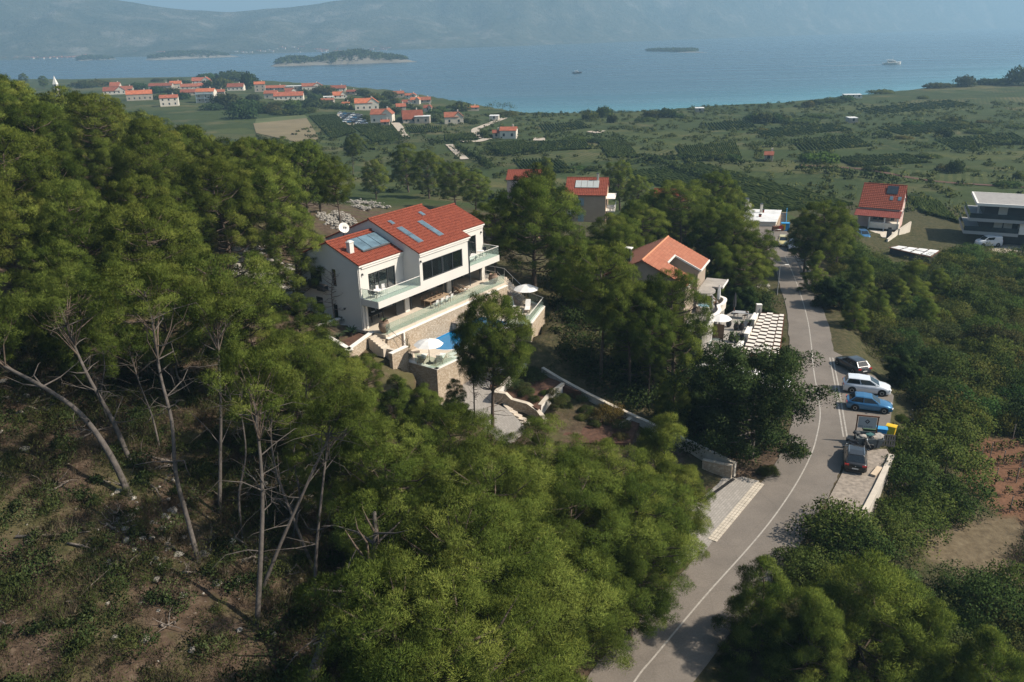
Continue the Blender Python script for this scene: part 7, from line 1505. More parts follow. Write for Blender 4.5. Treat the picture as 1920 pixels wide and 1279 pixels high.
# ---- pines of the left hillside
FOREST = [(-22, 92), (-30, 70), (-24, 55), (-34, 42), (-60, 34), (-95, 50), (-150, 70), (-175, 150), (-130, 190), (-90, 178), (-60, 158), (-34, 140), (-14, 128), (10, 128), (16, 112), (4, 112), (-12, 112)]
FLOOR = [(-10, 770), (250, 700), (420, 700), (640, 830), (720, 1290), (-10, 1290)]
def scatter(poly, n, dmin, rg, tries=9000):
    P = np.array(poly); lo, hi = P.min(0), P.max(0); out = []
    XY = lo+(hi-lo)*rg.random((tries, 2)); ok = in_poly(XY[:, 0], XY[:, 1], poly); XY = XY[ok]; Z = T(XY[:, 0], XY[:, 1], False)
    for (x, y), z in zip(XY, Z):
        if len(out) >= n: break
        yield x, y, z
rg = np.random.default_rng(21); cnt = 0; FG = 'pines of the closed left hillside forest'
SKY_X = [0, 60, 130, 200, 260, 330, 400, 480, 560, 640, 720]; SKY_Y = [135, 138, 165, 182, 205, 228, 268, 262, 262, 262, 275]
for x, y, z in scatter(FOREST, 9999, 5, rg):
    if cnt >= 225: break
    d = math.hypot(x, y); h = (8.6+3.6*rg.random())*(1 if d > 70 else .95); s = h/10
    if near(x, y, 5.0*s**.5): continue
    bx, by, bz = proj((x, y, z)); tx, ty, tz = proj((x, y, z+h)); r = 3.4*s*FPX/tz
    if tz < 20 or tx < -120 or ty > 1290: continue
    ys_ = np.interp(tx, SKY_X, SKY_Y)
    if ty < ys_:      # keep the crowns under the ridge line of the wood
        h2_ = h
        while ty < ys_ and h2_ > 4.5: h2_ -= .5; tx, ty, tz = proj((x, y, z+h2_))
        if ty < ys_: continue
        h = h2_; s = h/10
    cy = ty+(by-ty)*.4; pts = [(tx, ty)]+[(tx+r*math.cos(a), cy+(by-ty)*.38*math.sin(a)) for a in np.linspace(0, 6.28, 10)]+[(tx+.5*r*math.cos(a), cy+(by-ty)*.2*math.sin(a)) for a in np.linspace(0, 6.28, 6)]
    if not clear_of(pts, CLEAR) or not clear_of(pts[:9], [FLOOR]): continue
    fam = 'pine_far' if tz > 105 else ('pine_full' if rg.random() < .75 else 'pine_high'); n_ = len([k for k in KINDS if k.startswith(fam+'.')])
    t_ = .70+.55*rg.random()
    lab = ('pale green ' if t_ > 1.03 else 'dark ' if t_ < .85 else 'mid green ')+('tall pine ' if h > 10.6 else 'pine ')
    sk_ = ty < np.interp(tx, SKY_X, SKY_Y)+38
    lab += (('on the skyline under the church tower' if tx < 170 else 'on the skyline below the first village roofs' if tx < 320 else 'on the skyline below the open field' if tx < 480 else 'at the far edge of the wood before the vineyards') if sk_ else
            ('high on the hillside at the left edge' if tx < 110 else 'high on the hillside below the church tower' if tx < 220 else 'high on the hillside below the village' if tx < 360 else 'in the upper wood left of the dry stone walls' if tx < 520 else 'behind the villa roofs') if ty < 330 else
            ('half way down the hillside at the left edge' if tx < 110 else 'half way down the hillside left of the tall bright pine' if tx < 300 else 'above the rocky clearing' if tx < 480 else 'close behind the villa') if ty < 440 else
            ('low on the hillside above the far leaning trunk' if tx < 160 else 'low on the hillside above the crooked pine' if tx < 330 else 'beside the rocky clearing' if tx < 520 else 'close beside the villa'))
    tree('pine_tree', '%s.%d' % (fam, rg.integers(n_)), (x, y, z-.2), rg.random()*6.28, (s*(.88+.22*rg.random()), s*(.88+.22*rg.random()), s), lab, 'tree', FG, (t_*(.95+.12*rg.random()), t_, t_*.95, 1)); PLACED.append((x, y, 3.2*s)); cnt += 1
print('hillside pines', cnt)
# more pines between the villa, the terrace house and the plain
WOOD2 = [(5, 118), (12, 104), (8, 92), (8, 82), (16, 84), (22, 72), (26, 82), (30, 100), (36, 112), (40, 126), (30, 145), (10, 140), (-8, 130)]
c2_ = 0
for x, y, z in scatter(WOOD2, 9999, 4, rg, 1500):
    if c2_ >= 34: break
    h = 6.5+4*rg.random(); s = h/10
    if near(x, y, 4): continue
    bx, by, bz = proj((x, y, z)); tx, ty, tz = proj((x, y, z+h)); r = 3.4*s*FPX/tz; cy = ty+(by-ty)*.4
    pts = [(tx, ty)]+[(tx+r*math.cos(a), cy+(by-ty)*.38*math.sin(a)) for a in np.linspace(0, 6.28, 10)]
    if not clear_of(pts, CLEAR) or ty < 330: continue
    tree('pine_tree', 'pine_far.%d' % (c2_ % 5) if tz > 105 else 'pine_full.%d' % (c2_ % 6), (x, y, z-.2), rg.random()*6.28, (s, s, s), 'pine in the wood between the villa and the terrace house', 'tree', 'pines between the two big houses', (.85, .9, .85, 1)); PLACED.append((x, y, 3*s)); c2_ += 1
# ---- trunks of the lower left: trees drawn along their own stems
def stem_tree(stem, r0, h0, dh, label, crown=None, branches=13, name='pine_tree', bark='greybark', seed=0):
    """stem: bearings from the foot upward, with heights above the foot; the stem leans in the sheet that faces the camera"""
    rg = np.random.default_rng(seed); foot = G(*stem[0]); d0 = (foot-CAM) @ _f; pts = []
    for i, p in enumerate(stem): d = ray(*p); q = CAM+d*(d0-.25*i*rg.random()); pts.append(q-foot)
    pts = np.array(pts); t = thing(name, label, 'tree', tuple(foot)); fine = catmull(pts, 4); n = len(fine); mb = MB()
    mb.tube([fine[0]-np.array([0, 0, .6])]+list(fine), [r0*1.15]+[r0*(.85-.6*i/(n-1)) for i in range(n)], 8)
    for k in range(branches):
        f = .25+.7*rg.random(); q = fine[int(f*(n-1))]; a = rg.random()*6.28; l = .8+1.6*rg.random(); d = np.array([math.cos(a), math.sin(a), .15+.5*rg.random()]); p1 = q+d*l*.5; p2 = q+d*l+rg.normal(size=3)*.25
        p1 = p1+rg.normal(size=3)*.12; p3 = p2+(p2-p1)*.5+rg.normal(size=3)*.3+np.array([0, 0, -.15]); mb.tube([q, p1, p2, p3], [r0*.26, r0*.17, r0*.09, .006], 4, False)
        for _ in range(2): e = p1+rg.normal(size=3)*.5; mb.tube([p1, e], [.015, .004], 4, False)
    mb.build('trunk', M[bark], t, smooth=True)
    if crown:
        cr, nl, hh = crown; tip = fine[-1]; cen, rad, ton, hub = [], [], [], []
        for k in range(nl):
            a = rg.random()*6.28; q = cr*math.sqrt(rg.random()); p = tip+np.array([q*math.cos(a), q*math.sin(a), hh*(rg.random()-.35)*(1-.5*(q/cr)**2)]); L = .55+.3*rg.random(); tl = rg.normal()*.09
            cen.append(p); rad.append(L*.55); ton.append(tl-.04); hub.append(p)
            for _ in range(14): d = rg.normal(size=3); d /= np.linalg.norm(d); d = d+np.array([0, 0, .5]); d /= np.linalg.norm(d); cen.append(p+d*L*np.array([1, 1, .7])*(.75+.3*rg.random())); rad.append(.27*(.8+.5*rg.random())); ton.append(tl+rg.normal()*.05); hub.append(p-np.array([0, 0, .2]))
        V, tn = sprays(cen, rad, 90, .13, .019, out=.8, up=.55, jit=.42, tones=ton, rg=rg, hub=hub); link_mesh('crown', fmesh('stem_crown', V, tn, M['pine']), t)
        lm = MB()
        for k in range(0, len(cen), 15): q0 = fine[int((.72+.26*rg.random())*(n-1))]; lm.tube([q0, q0*.6+cen[k]*.4+rg.normal(size=3)*.25+np.array([0, 0, .1]), q0*.25+cen[k]*.75+rg.normal(size=3)*.2-np.array([0, 0, .15]), cen[k]], [r0*.22, r0*.16, r0*.1, .006], 4, False)
        lm.build('limbs', M['bark'], t, smooth=True)
    PLACED.append((foot[0], foot[1], 2)); return t
stem_tree([(243, 930), (205, 850), (150, 775), (80, 725), (-10, 675), (-60, 620)], .24, 0, 0, 'pine with thick grey trunk leaning far out to the left', (3.4, 26, 2.6), seed=1)
stem_tree([(246, 870), (212, 790), (170, 715), (140, 650), (110, 570)], .19, 0, 0, 'leaning pine behind the one that leans far left', (3.0, 26, 2.6), seed=2)
stem_tree([(372, 1052), (352, 975), (330, 890), (322, 790), (300, 700), (285, 600), (270, 545)], .17, 0, 0, 'slender crooked pine standing in the open forest floor', (2.8, 26, 2.4), seed=3)
stem_tree([(412, 962), (413, 860), (414, 760), (410, 660), (405, 580)], .15, 0, 0, 'straight dark pine trunk beside the crooked one', (2.4, 20, 2.2), seed=4)
stem_tree([(482, 1172), (488, 1060), (492, 960), (490, 880), (480, 780), (470, 720)], .17, 0, 0, 'forked pine with straight stem in the lower left wood', (2.6, 22, 2.4), seed=5)
stem_tree([(490, 1110), (530, 1010), (575, 910), (612, 830), (640, 770)], .13, 0, 0, 'grey stem slanting right from beside the forked pine', (1.6, 10, 1.6), seed=6)
stem_tree([(590, 1120), (594, 1020), (604, 920), (612, 850), (620, 780)], .12, 0, 0, 'thin upright grey stem left of the foreground pines', (1.4, 8, 1.4), seed=7)
stem_tree([(592, 1076), (555, 985), (520, 890), (508, 820), (512, 760)], .12, 0, 0, 'thin grey stem curving left in the lower left wood', (1.5, 9, 1.4), seed=8)
stem_tree([(300, 842), (285, 780), (262, 720), (240, 650)], .09, 0, 0, 'thin dark stem behind the crooked pine', (1.6, 10, 1.5), seed=9)
stem_tree([(575, 1300), (610, 1200), (655, 1110), (700, 1040), (702, 960)], .34, 0, 0, 'massive grey trunk leaning right at the bottom edge', (1.6, 6, 1.4), 9, seed=10)
stem_tree([(455, 1005), (448, 930), (461, 850), (452, 760), (462, 690)], .10, 0, 0, 'thin crooked stem between the straight dark trunk and the forked pine', (1.5, 9, 1.4), seed=14)
stem_tree([(548, 1015), (562, 930), (550, 850), (572, 770), (575, 700)], .09, 0, 0, 'thin wavy stem in the grey brush under the spreading pine', (1.3, 7, 1.2), seed=15)
stem_tree([(655, 1020), (648, 930), (664, 850), (660, 790)], .10, 0, 0, 'dark stem at the left edge of the foreground pines', (1.4, 8, 1.3), seed=16)
stem_tree([(205, 800), (190, 740), (196, 680), (180, 620)], .09, 0, 0, 'thin stem among the leaning trunks at left', (1.5, 9, 1.3), seed=17)
stem_tree([(350, 740), (330, 690), (345, 620), (360, 560)], .1, 0, 0, 'pale dead stem among grey brush left of centre', None, 12, 'bare_tree', 'deadwood', 11)
stem_tree([(560, 880), (585, 820), (610, 740), (590, 700)], .09, 0, 0, 'pale dead stem under the spreading pine', None, 12, 'bare_tree', 'deadwood', 12)
stem_tree([(505, 720), (480, 660), (462, 610), (450, 570)], .13, 0, 0, 'brown leaning trunk right of the tall bright pine', (1.8, 12, 1.5), 6, 'pine_tree', 'bark', 13)
# ---- forest floor: undergrowth, stones, fallen wood
def joined_bushes(name, poly, n, r, m, per, ll, lw, rg, spiky, zones=(), label=None, hs=.8, avoid_road=True, pymin=280):
    Vs, Ts = [], []; k = 0
    for x, y, z in scatter(poly, 99999, 1, rg, n*8):
        if k >= n: break
        px, py, d = proj((x, y, z+.5))
        if d < 10 or px < -60 or px > 1990 or py > 1330 or py < pymin: continue
        if avoid_road and road_dist(x, y)[()] < 3.6: continue
        if not clear_of([(px, py)], zones): continue
        rr = r*(.5+.9*rg.random()); c = np.array([x, y, z])+np.c_[rg.normal(size=6)*rr*.45, rg.normal(size=6)*rr*.45, rr*hs*rg.random(6)]; q = rr*(.35+.25*rg.random(6)); tn = np.full(6, rg.normal()*.14)
        hb = c*.6+np.array([x, y, z])*.4; V, t = sprays(c, q, per, ll, lw, up=.8, tones=tn, rg=rg, hub=hb) if spiky else leaves(c, q, per, ll, lw, rg=rg, hub=hb)
        if not spiky: t[:, 0] += tn[0]
        Vs.append(V); Ts.append(t); k += 1
    me = fmesh(name, np.concatenate(Vs), np.concatenate(Ts), m, 3 if spiky else 4); o = link_mesh(name, me, kind='stuff'); return o
LOWL = [(-48, 62), (-30, 62), (-18, 62), (-10, 55), (-4, 44), (-3, 30), (-8, 20), (-14, 14), (-26, 16), (-44, 30), (-60, 50)]
COVER = [(580, 430), (980, 560), (1050, 600), (1020, 700), (1230, 800), (1440, 880), (1430, 1000), (1340, 1030), (1200, 830), (950, 800), (850, 740), (740, 700), (590, 640)]
joined_bushes('undergrowth', LOWL, 760, 1.05, M['maquis'], 60, .16, .03, rg, True, CLEAR[:2])
joined_bushes('leafy_undergrowth', LOWL, 330, .9, M['leaf'], 60, .13, .075, rg, False, CLEAR[:2])
joined_bushes('dry_brush', LOWL, 260, .9, M['dry'], 40, .55, .018, rg, True, CLEAR[:2], hs=.5)
joined_bushes('wood_undergrowth', [(-24, 66), (-8, 58), (4, 58), (14, 50), (6, 36), (-6, 44), (-20, 56)], 110, 1.0, M['maquis'], 40, .26, .055, rg, True, CLEAR)
joined_bushes('wood_undergrowth', [(5, 74), (16, 62), (21, 60), (27, 70), (32, 84), (36, 100), (30, 118), (14, 112), (4, 92)], 560, 1.5, M['leaf'], 30, .24, .13, rg, False, CLEAR)
joined_bushes('wood_undergrowth', [(-30, 88), (-8, 108), (10, 108), (12, 130), (-20, 135), (-60, 120), (-50, 90)], 200, 1.2, M['maquis'], 30, .32, .075, rg, True, CLEAR[:1])
RK = mat('limestone_rock', (.27, .25, .22), .95, .3, 2, .5, 8, world=True)
def rocks(name, poly, n, smin, smax, rg, zones=(), clumps=12):
    mb = MB(); P = np.array(poly); lo, hi = P.min(0), P.max(0); ctr = [lo+(hi-lo)*rg.random(2) for _ in range(clumps)]; k = 0; XY = []
    for _ in range(n*6): c = ctr[rg.integers(clumps)] if rg.random() < .8 else lo+(hi-lo)*rg.random(2); XY.append(c+rg.normal(size=2)*np.array([1.8, 1.4]) if rg.random() < .8 else c)
    XY = np.array(XY); ok = in_poly(XY[:, 0], XY[:, 1], poly) & (road_dist(XY[:, 0], XY[:, 1]) > 3.4); XY = XY[ok][:n]; Z = T(XY[:, 0], XY[:, 1], False)
    for (x, y), z in zip(XY, Z):
        s = smin+(smax-smin)*rg.random()**3; mb.ball((x, y, z+s*.25), (s*(.7+.6*rg.random()), s*(.7+.6*rg.random()), s*.6), 6, 4, .5)
    return mb.build(name, RK, kind='stuff')
rocks('stones', LOWL, 1500, .05, .28, rg, clumps=34)
rocks('stones', [tuple(G(*p)[:2]) for p in ((430, 470), (500, 460), (595, 520), (590, 575), (520, 570), (440, 530))], 520, .10, .55, rg, clumps=14)
rocks('stones', [tuple(G(*p)[:2]) for p in ((1700, 770), (1740, 740), (1780, 760), (1760, 800), (1700, 800))], 60, .1, .4, rg, clumps=3)
rocks('stones', [tuple(G(*p)[:2]) for p in ((1390, 520), (1440, 530), (1445, 560), (1400, 550))], 60, .1, .4, rg, clumps=3)
# dry stone walls behind the villa: every wall a thing, its small stones joined
for i, (a, b, w_, lab) in enumerate((((602, 405), (627, 426), 1.0, 'dry stone wall running down beside the pine with the bare trunk'), ((628, 403), (662, 424), 1.2, 'dry stone wall ending at the satellite dish'), ((656, 381), (705, 384), 2.0, 'broad heap of dry stones on the slope behind the villa'), ((668, 389), (692, 396), 1.2, 'lower heap of dry stones behind the villa'), ((700, 389), (727, 392), 1.0, 'dry stone wall behind the highest roof'), ((618, 428), (648, 431), .8, 'low line of stones left of the satellite dish'))):
    A, B = G(*a), G(*b); t = thing('dry_stone_wall', lab, 'stone wall', tuple(A)); mb = MB(); L = np.linalg.norm(B-A); rr = np.random.default_rng(i)
    for k in range(int(90*w_*L/6)): q = (B-A)*rr.random()+np.array([rr.normal()*w_*.4, rr.normal()*w_*.4, .1+.5*rr.random()]); s = .1+.16*rr.random(); mb.ball(tuple(q), (s*1.2, s, s*.7), 6, 4, .5)
    mb.build('stones', RK, t, kind='stuff')
FB = [((200, 985), (270, 1003)), ((410, 943), (470, 940)), ((575, 950), (690, 968)), ((170, 900), (240, 915)), ((265, 900), (305, 945)), ((30, 1010), (170, 1000)), ((520, 985), (600, 960)), ((300, 700), (400, 660)), ((140, 830), (220, 800)), ((440, 1010), (480, 1060)), ((60, 760), (130, 742)), ((330, 870), (260, 850))]
for k in range(22):
    a = (rg.uniform(20, 620), rg.uniform(760, 1200)); FB.append((a, (a[0]+rg.uniform(-60, 60), a[1]+rg.uniform(-14, 14))))
for i, (a, b) in enumerate(FB):
    A, B = G(*a)+np.array([0, 0, .12]), G(*b)+np.array([0, 0, .12]); rr = np.random.default_rng(40+i); mb = MB(); mid = (A+B)/2+rr.normal(size=3)*.2; mb.tube([(0, 0, 0), tuple(mid-A), tuple(B-A)], [.08, .06, .02], 6)
    for _ in range(7): f = rr.random(); q = (B-A)*f; e = q+rr.normal(size=3)*np.array([.6, .6, .35])+np.array([0, 0, .25]); mb.tube([tuple(q), tuple((q+e)/2+rr.normal(size=3)*.08), tuple(e)], [.03, .02, .005], 4, False)
    tag(mb.build('fallen_branch', M['deadwood'], None, tuple(A), smooth=True), 'pale fallen branch lying on the stony forest floor', 'branch', 'fallen branches on the forest floor')
# ---- scrub right of the road
MAQ = [(20, 34), (28, 48), (40, 56), (37, 66), (42, 80), (45, 98), (50, 118), (54, 134), (72, 134), (100, 146), (125, 140), (110, 90), (80, 58), (62, 40), (40, 22), (26, 24)]
OPEN = [(1695, 960), (1930, 960), (1930, 1130), (1800, 1130), (1720, 1040)]; SOILP = [(1815, 800), (1930, 800), (1930, 985), (1815, 975)]
joined_bushes('scrub', MAQ, 620, 1.4, M['maquis'], 52, .18, .10, rg, False, CLEAR+[OPEN, SOILP])
joined_bushes('field_scrub', [(-130, 330), (-40, 200), (20, 172), (60, 172), (140, 160), (260, 300), (420, 600), (330, 620), (180, 520), (20, 500), (-60, 480)], 1700, 1.6, foliage_mat('field_scrub_leaves', (.04, .055, .016), (.075, .092, .03), (.12, .13, .05), .25), 9, .7, .4, rg, False, [], hs=.3, pymin=190)
joined_bushes('dry_grass', [(44, 56), (62, 58), (70, 44), (52, 32), (36, 36), (38, 50)], 420, .8, mat('dry_grass_blades', (.15, .115, .07), .95, .3, 2, world=True), 50, .5, .03, rg, True, [SOILP], hs=.3)
ns_ = 0; SG = 'shrubs of the dense scrub right of the road'
for x, y, z in scatter(MAQ, 9999, 3, rg, 5000):
    if ns_ >= 235: break
    px, py, d = proj((x, y, z+1)); r = 2.0*FPX/d
    if px > 1985 or py > 1300 or near(x, y, 2.0) or road_dist(x, y)[()] < 4.6: continue
    if not clear_of([(px, py-r*.7), (px-r, py), (px+r, py), (px, py+r*.3)], CLEAR+[OPEN, SOILP]): continue
    u = rg.random(); fam = 'shrub.%d' % rg.integers(4) if u < .5 else 'dark_shrub.%d' % rg.integers(3) if u < .85 else 'heath.%d' % rg.integers(2)
    s = .75+.75*rg.random(); cc = (.75+.45*rg.random(), .8+.35*rg.random(), .75+.3*rg.random(), 1)
    where = (('beside the guardrail' if px < 1640 else 'below the white sheet shed' if px < 1780 else 'below the modern house') if py < 520 else ('right of the far stretch of road' if px < 1640 else 'in the middle of the scrub' if px < 1780 else 'in the upper scrub at the right edge') if py < 640 else
             ('just behind the parked cars' if px < 1700 else 'right of the dark round tree by the cars' if px < 1810 else 'at the right edge above the red soil') if py < 770 else ('beside the retaining wall' if px < 1760 else 'next to the red soil vineyard') if py < 990 else ('in front of the retaining wall' if px < 1700 else 'below the dry slope at lower right'))
    lab = ('large ' if s > 1.25 else 'small ' if s < .95 else '')+('bright ' if cc[1] > 1.02 else 'dull ' if cc[1] < .9 else '')+{'s': 'rounded green shrub ', 'd': 'dark evergreen shrub ', 'h': 'spiky yellow green shrub '}[fam[0]]+where
    tree('shrub', fam, (x, y, z-.1), rg.random()*6.28, (s, s, s*(.85+.4*rg.random())), lab, 'shrub', SG, cc); PLACED.append((x, y, 1.7*s)); ns_ += 1
print('scrub', ns_)
for px, py, s, kd, lab in ((1800, 800, 1.35, 'shrub.1', 'large rounded bush right of the blue car'), (1745, 765, .8, 'heath.0', 'dry pale bush on the stony bank behind the blue car'), (1690, 790, .6, 'heath.1', 'small tuft between the blue car and the yellow bin'), (1720, 860, 1.5, 'shrub.0', 'big green bush right of the charcoal car'), (1770, 900, 1.5, 'shrub.2', 'broad green bush left of the red soil vineyard'), (1700, 910, 1.2, 'dark_shrub.0', 'dark bush against the concrete retaining wall'), (1800, 955, 1.2, 'dark_shrub.1', 'dark bush at the near corner of the red soil vineyard'), (1740, 960, 1.2, 'shrub.3', 'green bush below the retaining wall'), (1700, 990, 1.2, 'shrub.1', 'bush at the foot of the retaining wall'), (1565, 1010, 1.35, 'shrub.0', 'tall bush at the near end of the gravel lay-by'), (1600, 1050, 1.3, 'dark_shrub.2', 'dark bush in front of the retaining wall end'), (1500, 1075, .9, 'shrub.1', 'green bush on the verge opposite the drive'), (1470, 1110, .8, 'heath.0', 'dry tuft on the verge left of the feathery pines'), (1545, 1085, 1.0, 'shrub.3', 'round bush between the verge and the feathery pines'), (1440, 1180, .8, 'heath.1', 'low brush at the foot of the feathery road side pine'), (1375, 1262, .8, 'heath.0', 'brown brush at the bottom edge beside the road'), (1660, 1020, 1.1, 'shrub.2', 'low bush below the near end of the retaining wall'), (1880, 800, 1.2, 'dark_shrub.1', 'dark bush behind the red soil vineyard'), (1850, 1170, 1.3, 'dark_shrub.2', 'dark bush above the bottom right corner'), (1800, 1120, 1.0, 'dark_shrub.0', 'dark bush on the dry slope at lower right'), (1905, 1120, 1.1, 'shrub.3', 'green bush at the right edge of the dry slope')):
    x, y, z = G(px, py); tree('shrub', kd, (x, y, z-.1), rnd.random()*6, s, lab, 'shrub', None, (.9, 1, .85, 1)); PLACED.append((x, y, 1.7*s))
VGR = [tuple(q) for q in VINEYARD_SOIL]; Vs, Ts = [], []
for k in range(14):
    for j in range(26):
        x, y = 38+j*.9+k*.25, 44+k*2.3+j*.28
        if in_poly(np.array([x]), np.array([y]), VGR)[0] and rnd.random() < .85: z = Tz(x, y); V, t = leaves([[x, y, z+.45], [x, y, z+.8]], [.34, .25], 26, .2, .13, rg=rg); Vs.append(V); Ts.append(t)
if Vs: link_mesh('young_vines', fmesh('young_vines', np.concatenate(Vs), np.concatenate(Ts), M['maquis'], 4), kind='stuff')
# garden planting
for px, py, z, s, kd, lab in ((960, 728, 3.3, .5, 'dark_shrub.0', 'leafy shrub in the upper garden bed by the white wall'), (990, 735, 3.3, .45, 'heath.0', 'low bush in the middle of the upper garden bed'), (1000, 712, 3.3, .6, 'dark_shrub.2', 'dark shrub at the back of the upper garden bed'), (1060, 765, 2.1, .55, 'heath.1', 'grey green bush in the lower garden bed'), (1100, 772, 2.1, .6, 'heath.0', 'bushy plant in the middle of the lower garden bed'), (1140, 782, 2.1, .65, 'shrub.1', 'reddish bush in the lower garden bed'), (1085, 752, 2.1, .5, 'dark_shrub.1', 'dark bush beside the long garden wall'), (1040, 768, 2.1, .45, 'heath.1', 'small bush at the foot of the stained wall'), (1115, 795, 2.1, .4, 'heath.0', 'pale bush near the lower garden edge'), (1165, 800, 2.1, .4, 'shrub.3', 'small bush by the short white cross wall'), (1215, 815, 1.2, .45, 'heath.1', 'bush in the lowest garden bed'), (1030, 620, 3.4, .5, 'dark_shrub.1', 'narrow shrubs below the far end of the pool deck')):
    q = gp(px, py, z); tree('garden_shrub', kd, tuple(q-np.array([0, 0, .1])), rnd.random()*6, s, lab, 'shrub', None, (1.3, .8, .8, 1) if 'reddish' in lab else (1.1, 1.1, 1.2, 1))
for k in range(26):
    u, v = rg.random(), rg.random(); up_ = k % 2; z = 3.3 if up_ else 1.85
    px, py = (955+105*u, 725+38*u*.2+28*v) if up_ else (1040+130*u, 752+45*u+30*v)
    s = .18+.22*rg.random(); q = gp(px, py, z); tree('bedding_plant', ('heath.0', 'heath.1', 'shrub.1', 'dark_shrub.0')[k % 4], (q[0], q[1], q[2]-.05), rg.random()*6, s, 'low bedding plant in the '+('upper' if up_ else 'lower')+' garden bed', 'plant', 'bedding plants of the garden beds', (.9+.5*rg.random(), .8+.4*rg.random(), .8+.5*rg.random(), 1))
for px, py, s, kd, lab in ((620, 660, .6, 'shrub.0', 'green shrubs below the outer planter wall'), (600, 640, .55, 'dark_shrub.1', 'dark shrub at the outer corner of the planter'), (655, 680, .6, 'heath.0', 'grey brush below the planter corner'), (690, 672, .5, 'heath.1', 'brush on the bare soil below the near stair'), (640, 600, .35, 'dark_shrub.0', 'small bush against the foot of the gable wall'), (1465, 640, .5, 'heath.1', 'grassy tuft between the pergola and the road'), (1380, 545, .9, 'shrub.2', 'bush on the bank above the lower terrace'), (1350, 540, .9, 'shrub.1', 'bush behind the upper terrace parapet'), (1415, 560, 1.0, 'shrub.3', 'green bush behind the far pier of the pergola'), (1395, 575, .8, 'dark_shrub.2', 'dark bush at the back of the lower terrace'), (1460, 690, .9, 'shrub.0', 'green bush between the orange tables and the road'), (1490, 850, .8, 'heath.0', 'dry brush under the big round tree at the road edge'), (1440, 890, .7, 'heath.1', 'brown brush beside the paved drive')):
    x, y, z = G(px, py); tree('shrub', kd, (x, y, z-.1), rnd.random()*6, s, lab, 'shrub', None, (1, 1, .9, 1)); PLACED.append((x, y, 1.7*s))
# ------------------------------------------------------------------ farmed plain, village, islands, boats
M['stonewall'] = mat('pale_stone_wall', (.34, .30, .25), .95, .2, .6, tint=True)
V4 = [('H', 205, 270, 125, 152, 172, 'cream', 'small red roofed house at the seaward left end of the village'), ('G', 165, 308, 155, 184, 207, 'cream', 'orange roofed house with white gable half behind the wood'), ('H', 327, 490, 180, 207, 248, 'stonewall', 'long stone house with bright orange roof nearest the wood'), ('H', 285, 355, 150, 172, 192, 'stonewall', 'red roofed house behind the bright orange roof'),
      ('H', 552, 668, 212, 233, 288, 'cream', 'pale two storey house with orange roof by the open field'), ('H', 470, 622, 131, 150, 178, 'stonewall', 'long red roofed stone house in the village back row'), ('H', 616, 690, 117, 136, 172, 'cream', 'small pale house beside the long back row house'), ('H', 690, 800, 135, 155, 176, 'stonewall', 'stone house with red roof in the middle of the village'), ('G', 762, 884, 93, 119, 131, 'cream', 'highest white gabled house of the village back row'), ('H', 688, 792, 173, 194, 214, 'stonewall', 'low stone house left of the blue balcony house'),
      ('P', 796, 915, 170, 192, 262, 'cream', 'white house with two pale blue balcony storeys'), ('H', 905, 985, 175, 192, 238, 'stonewall', 'stone house right of the blue balcony house'), ('H', 805, 900, 132, 153, 166, 'stonewall', 'red roof just below the highest white gable'), ('H', 1002, 1110, 133, 157, 182, 'cream', 'red roofed house left of the tall round tree'), ('H', 1190, 1260, 122, 140, 190, 'stonewall', 'pale stone house right of the tall round tree'), ('H', 1252, 1340, 181, 202, 236, 'cream', 'pale house left of the long low house'), ('H', 1320, 1515, 191, 218, 246, 'cream', 'long low pale house with red roof'), ('G', 1396, 1478, 166, 190, 206, 'cream', 'white gabled house behind the long low house'),
      ('F', 1390, 1512, 134, 154, 180, 'stonewall', 'beige flat roofed block at the village centre'), ('G', 1512, 1650, 130, 152, 182, 'cream', 'dark red roofed house with white gable at the village centre'), ('H', 1256, 1390, 149, 166, 181, 'stonewall', 'wide red roof behind the long low house'), ('H', 1704, 1806, 146, 166, 190, 'cream', 'white house with orange roof by the water side'), ('G', 1722, 1815, 187, 214, 236, 'cream', 'white gabled house above the low red sheds'), ('H', 1636, 1722, 247, 260, 268, 'stonewall', 'low red roofed shed by the field wall'), ('F', 1655, 1725, 222, 228, 246, 'cream', 'low white flat roofed annex by the white gable'), ('H', 1808, 1872, 176, 190, 208, 'stonewall', 'small pale house right of the orange roof'), ('H', 1780, 1830, 262, 270, 292, 'cream', 'white garage beside the car park')]
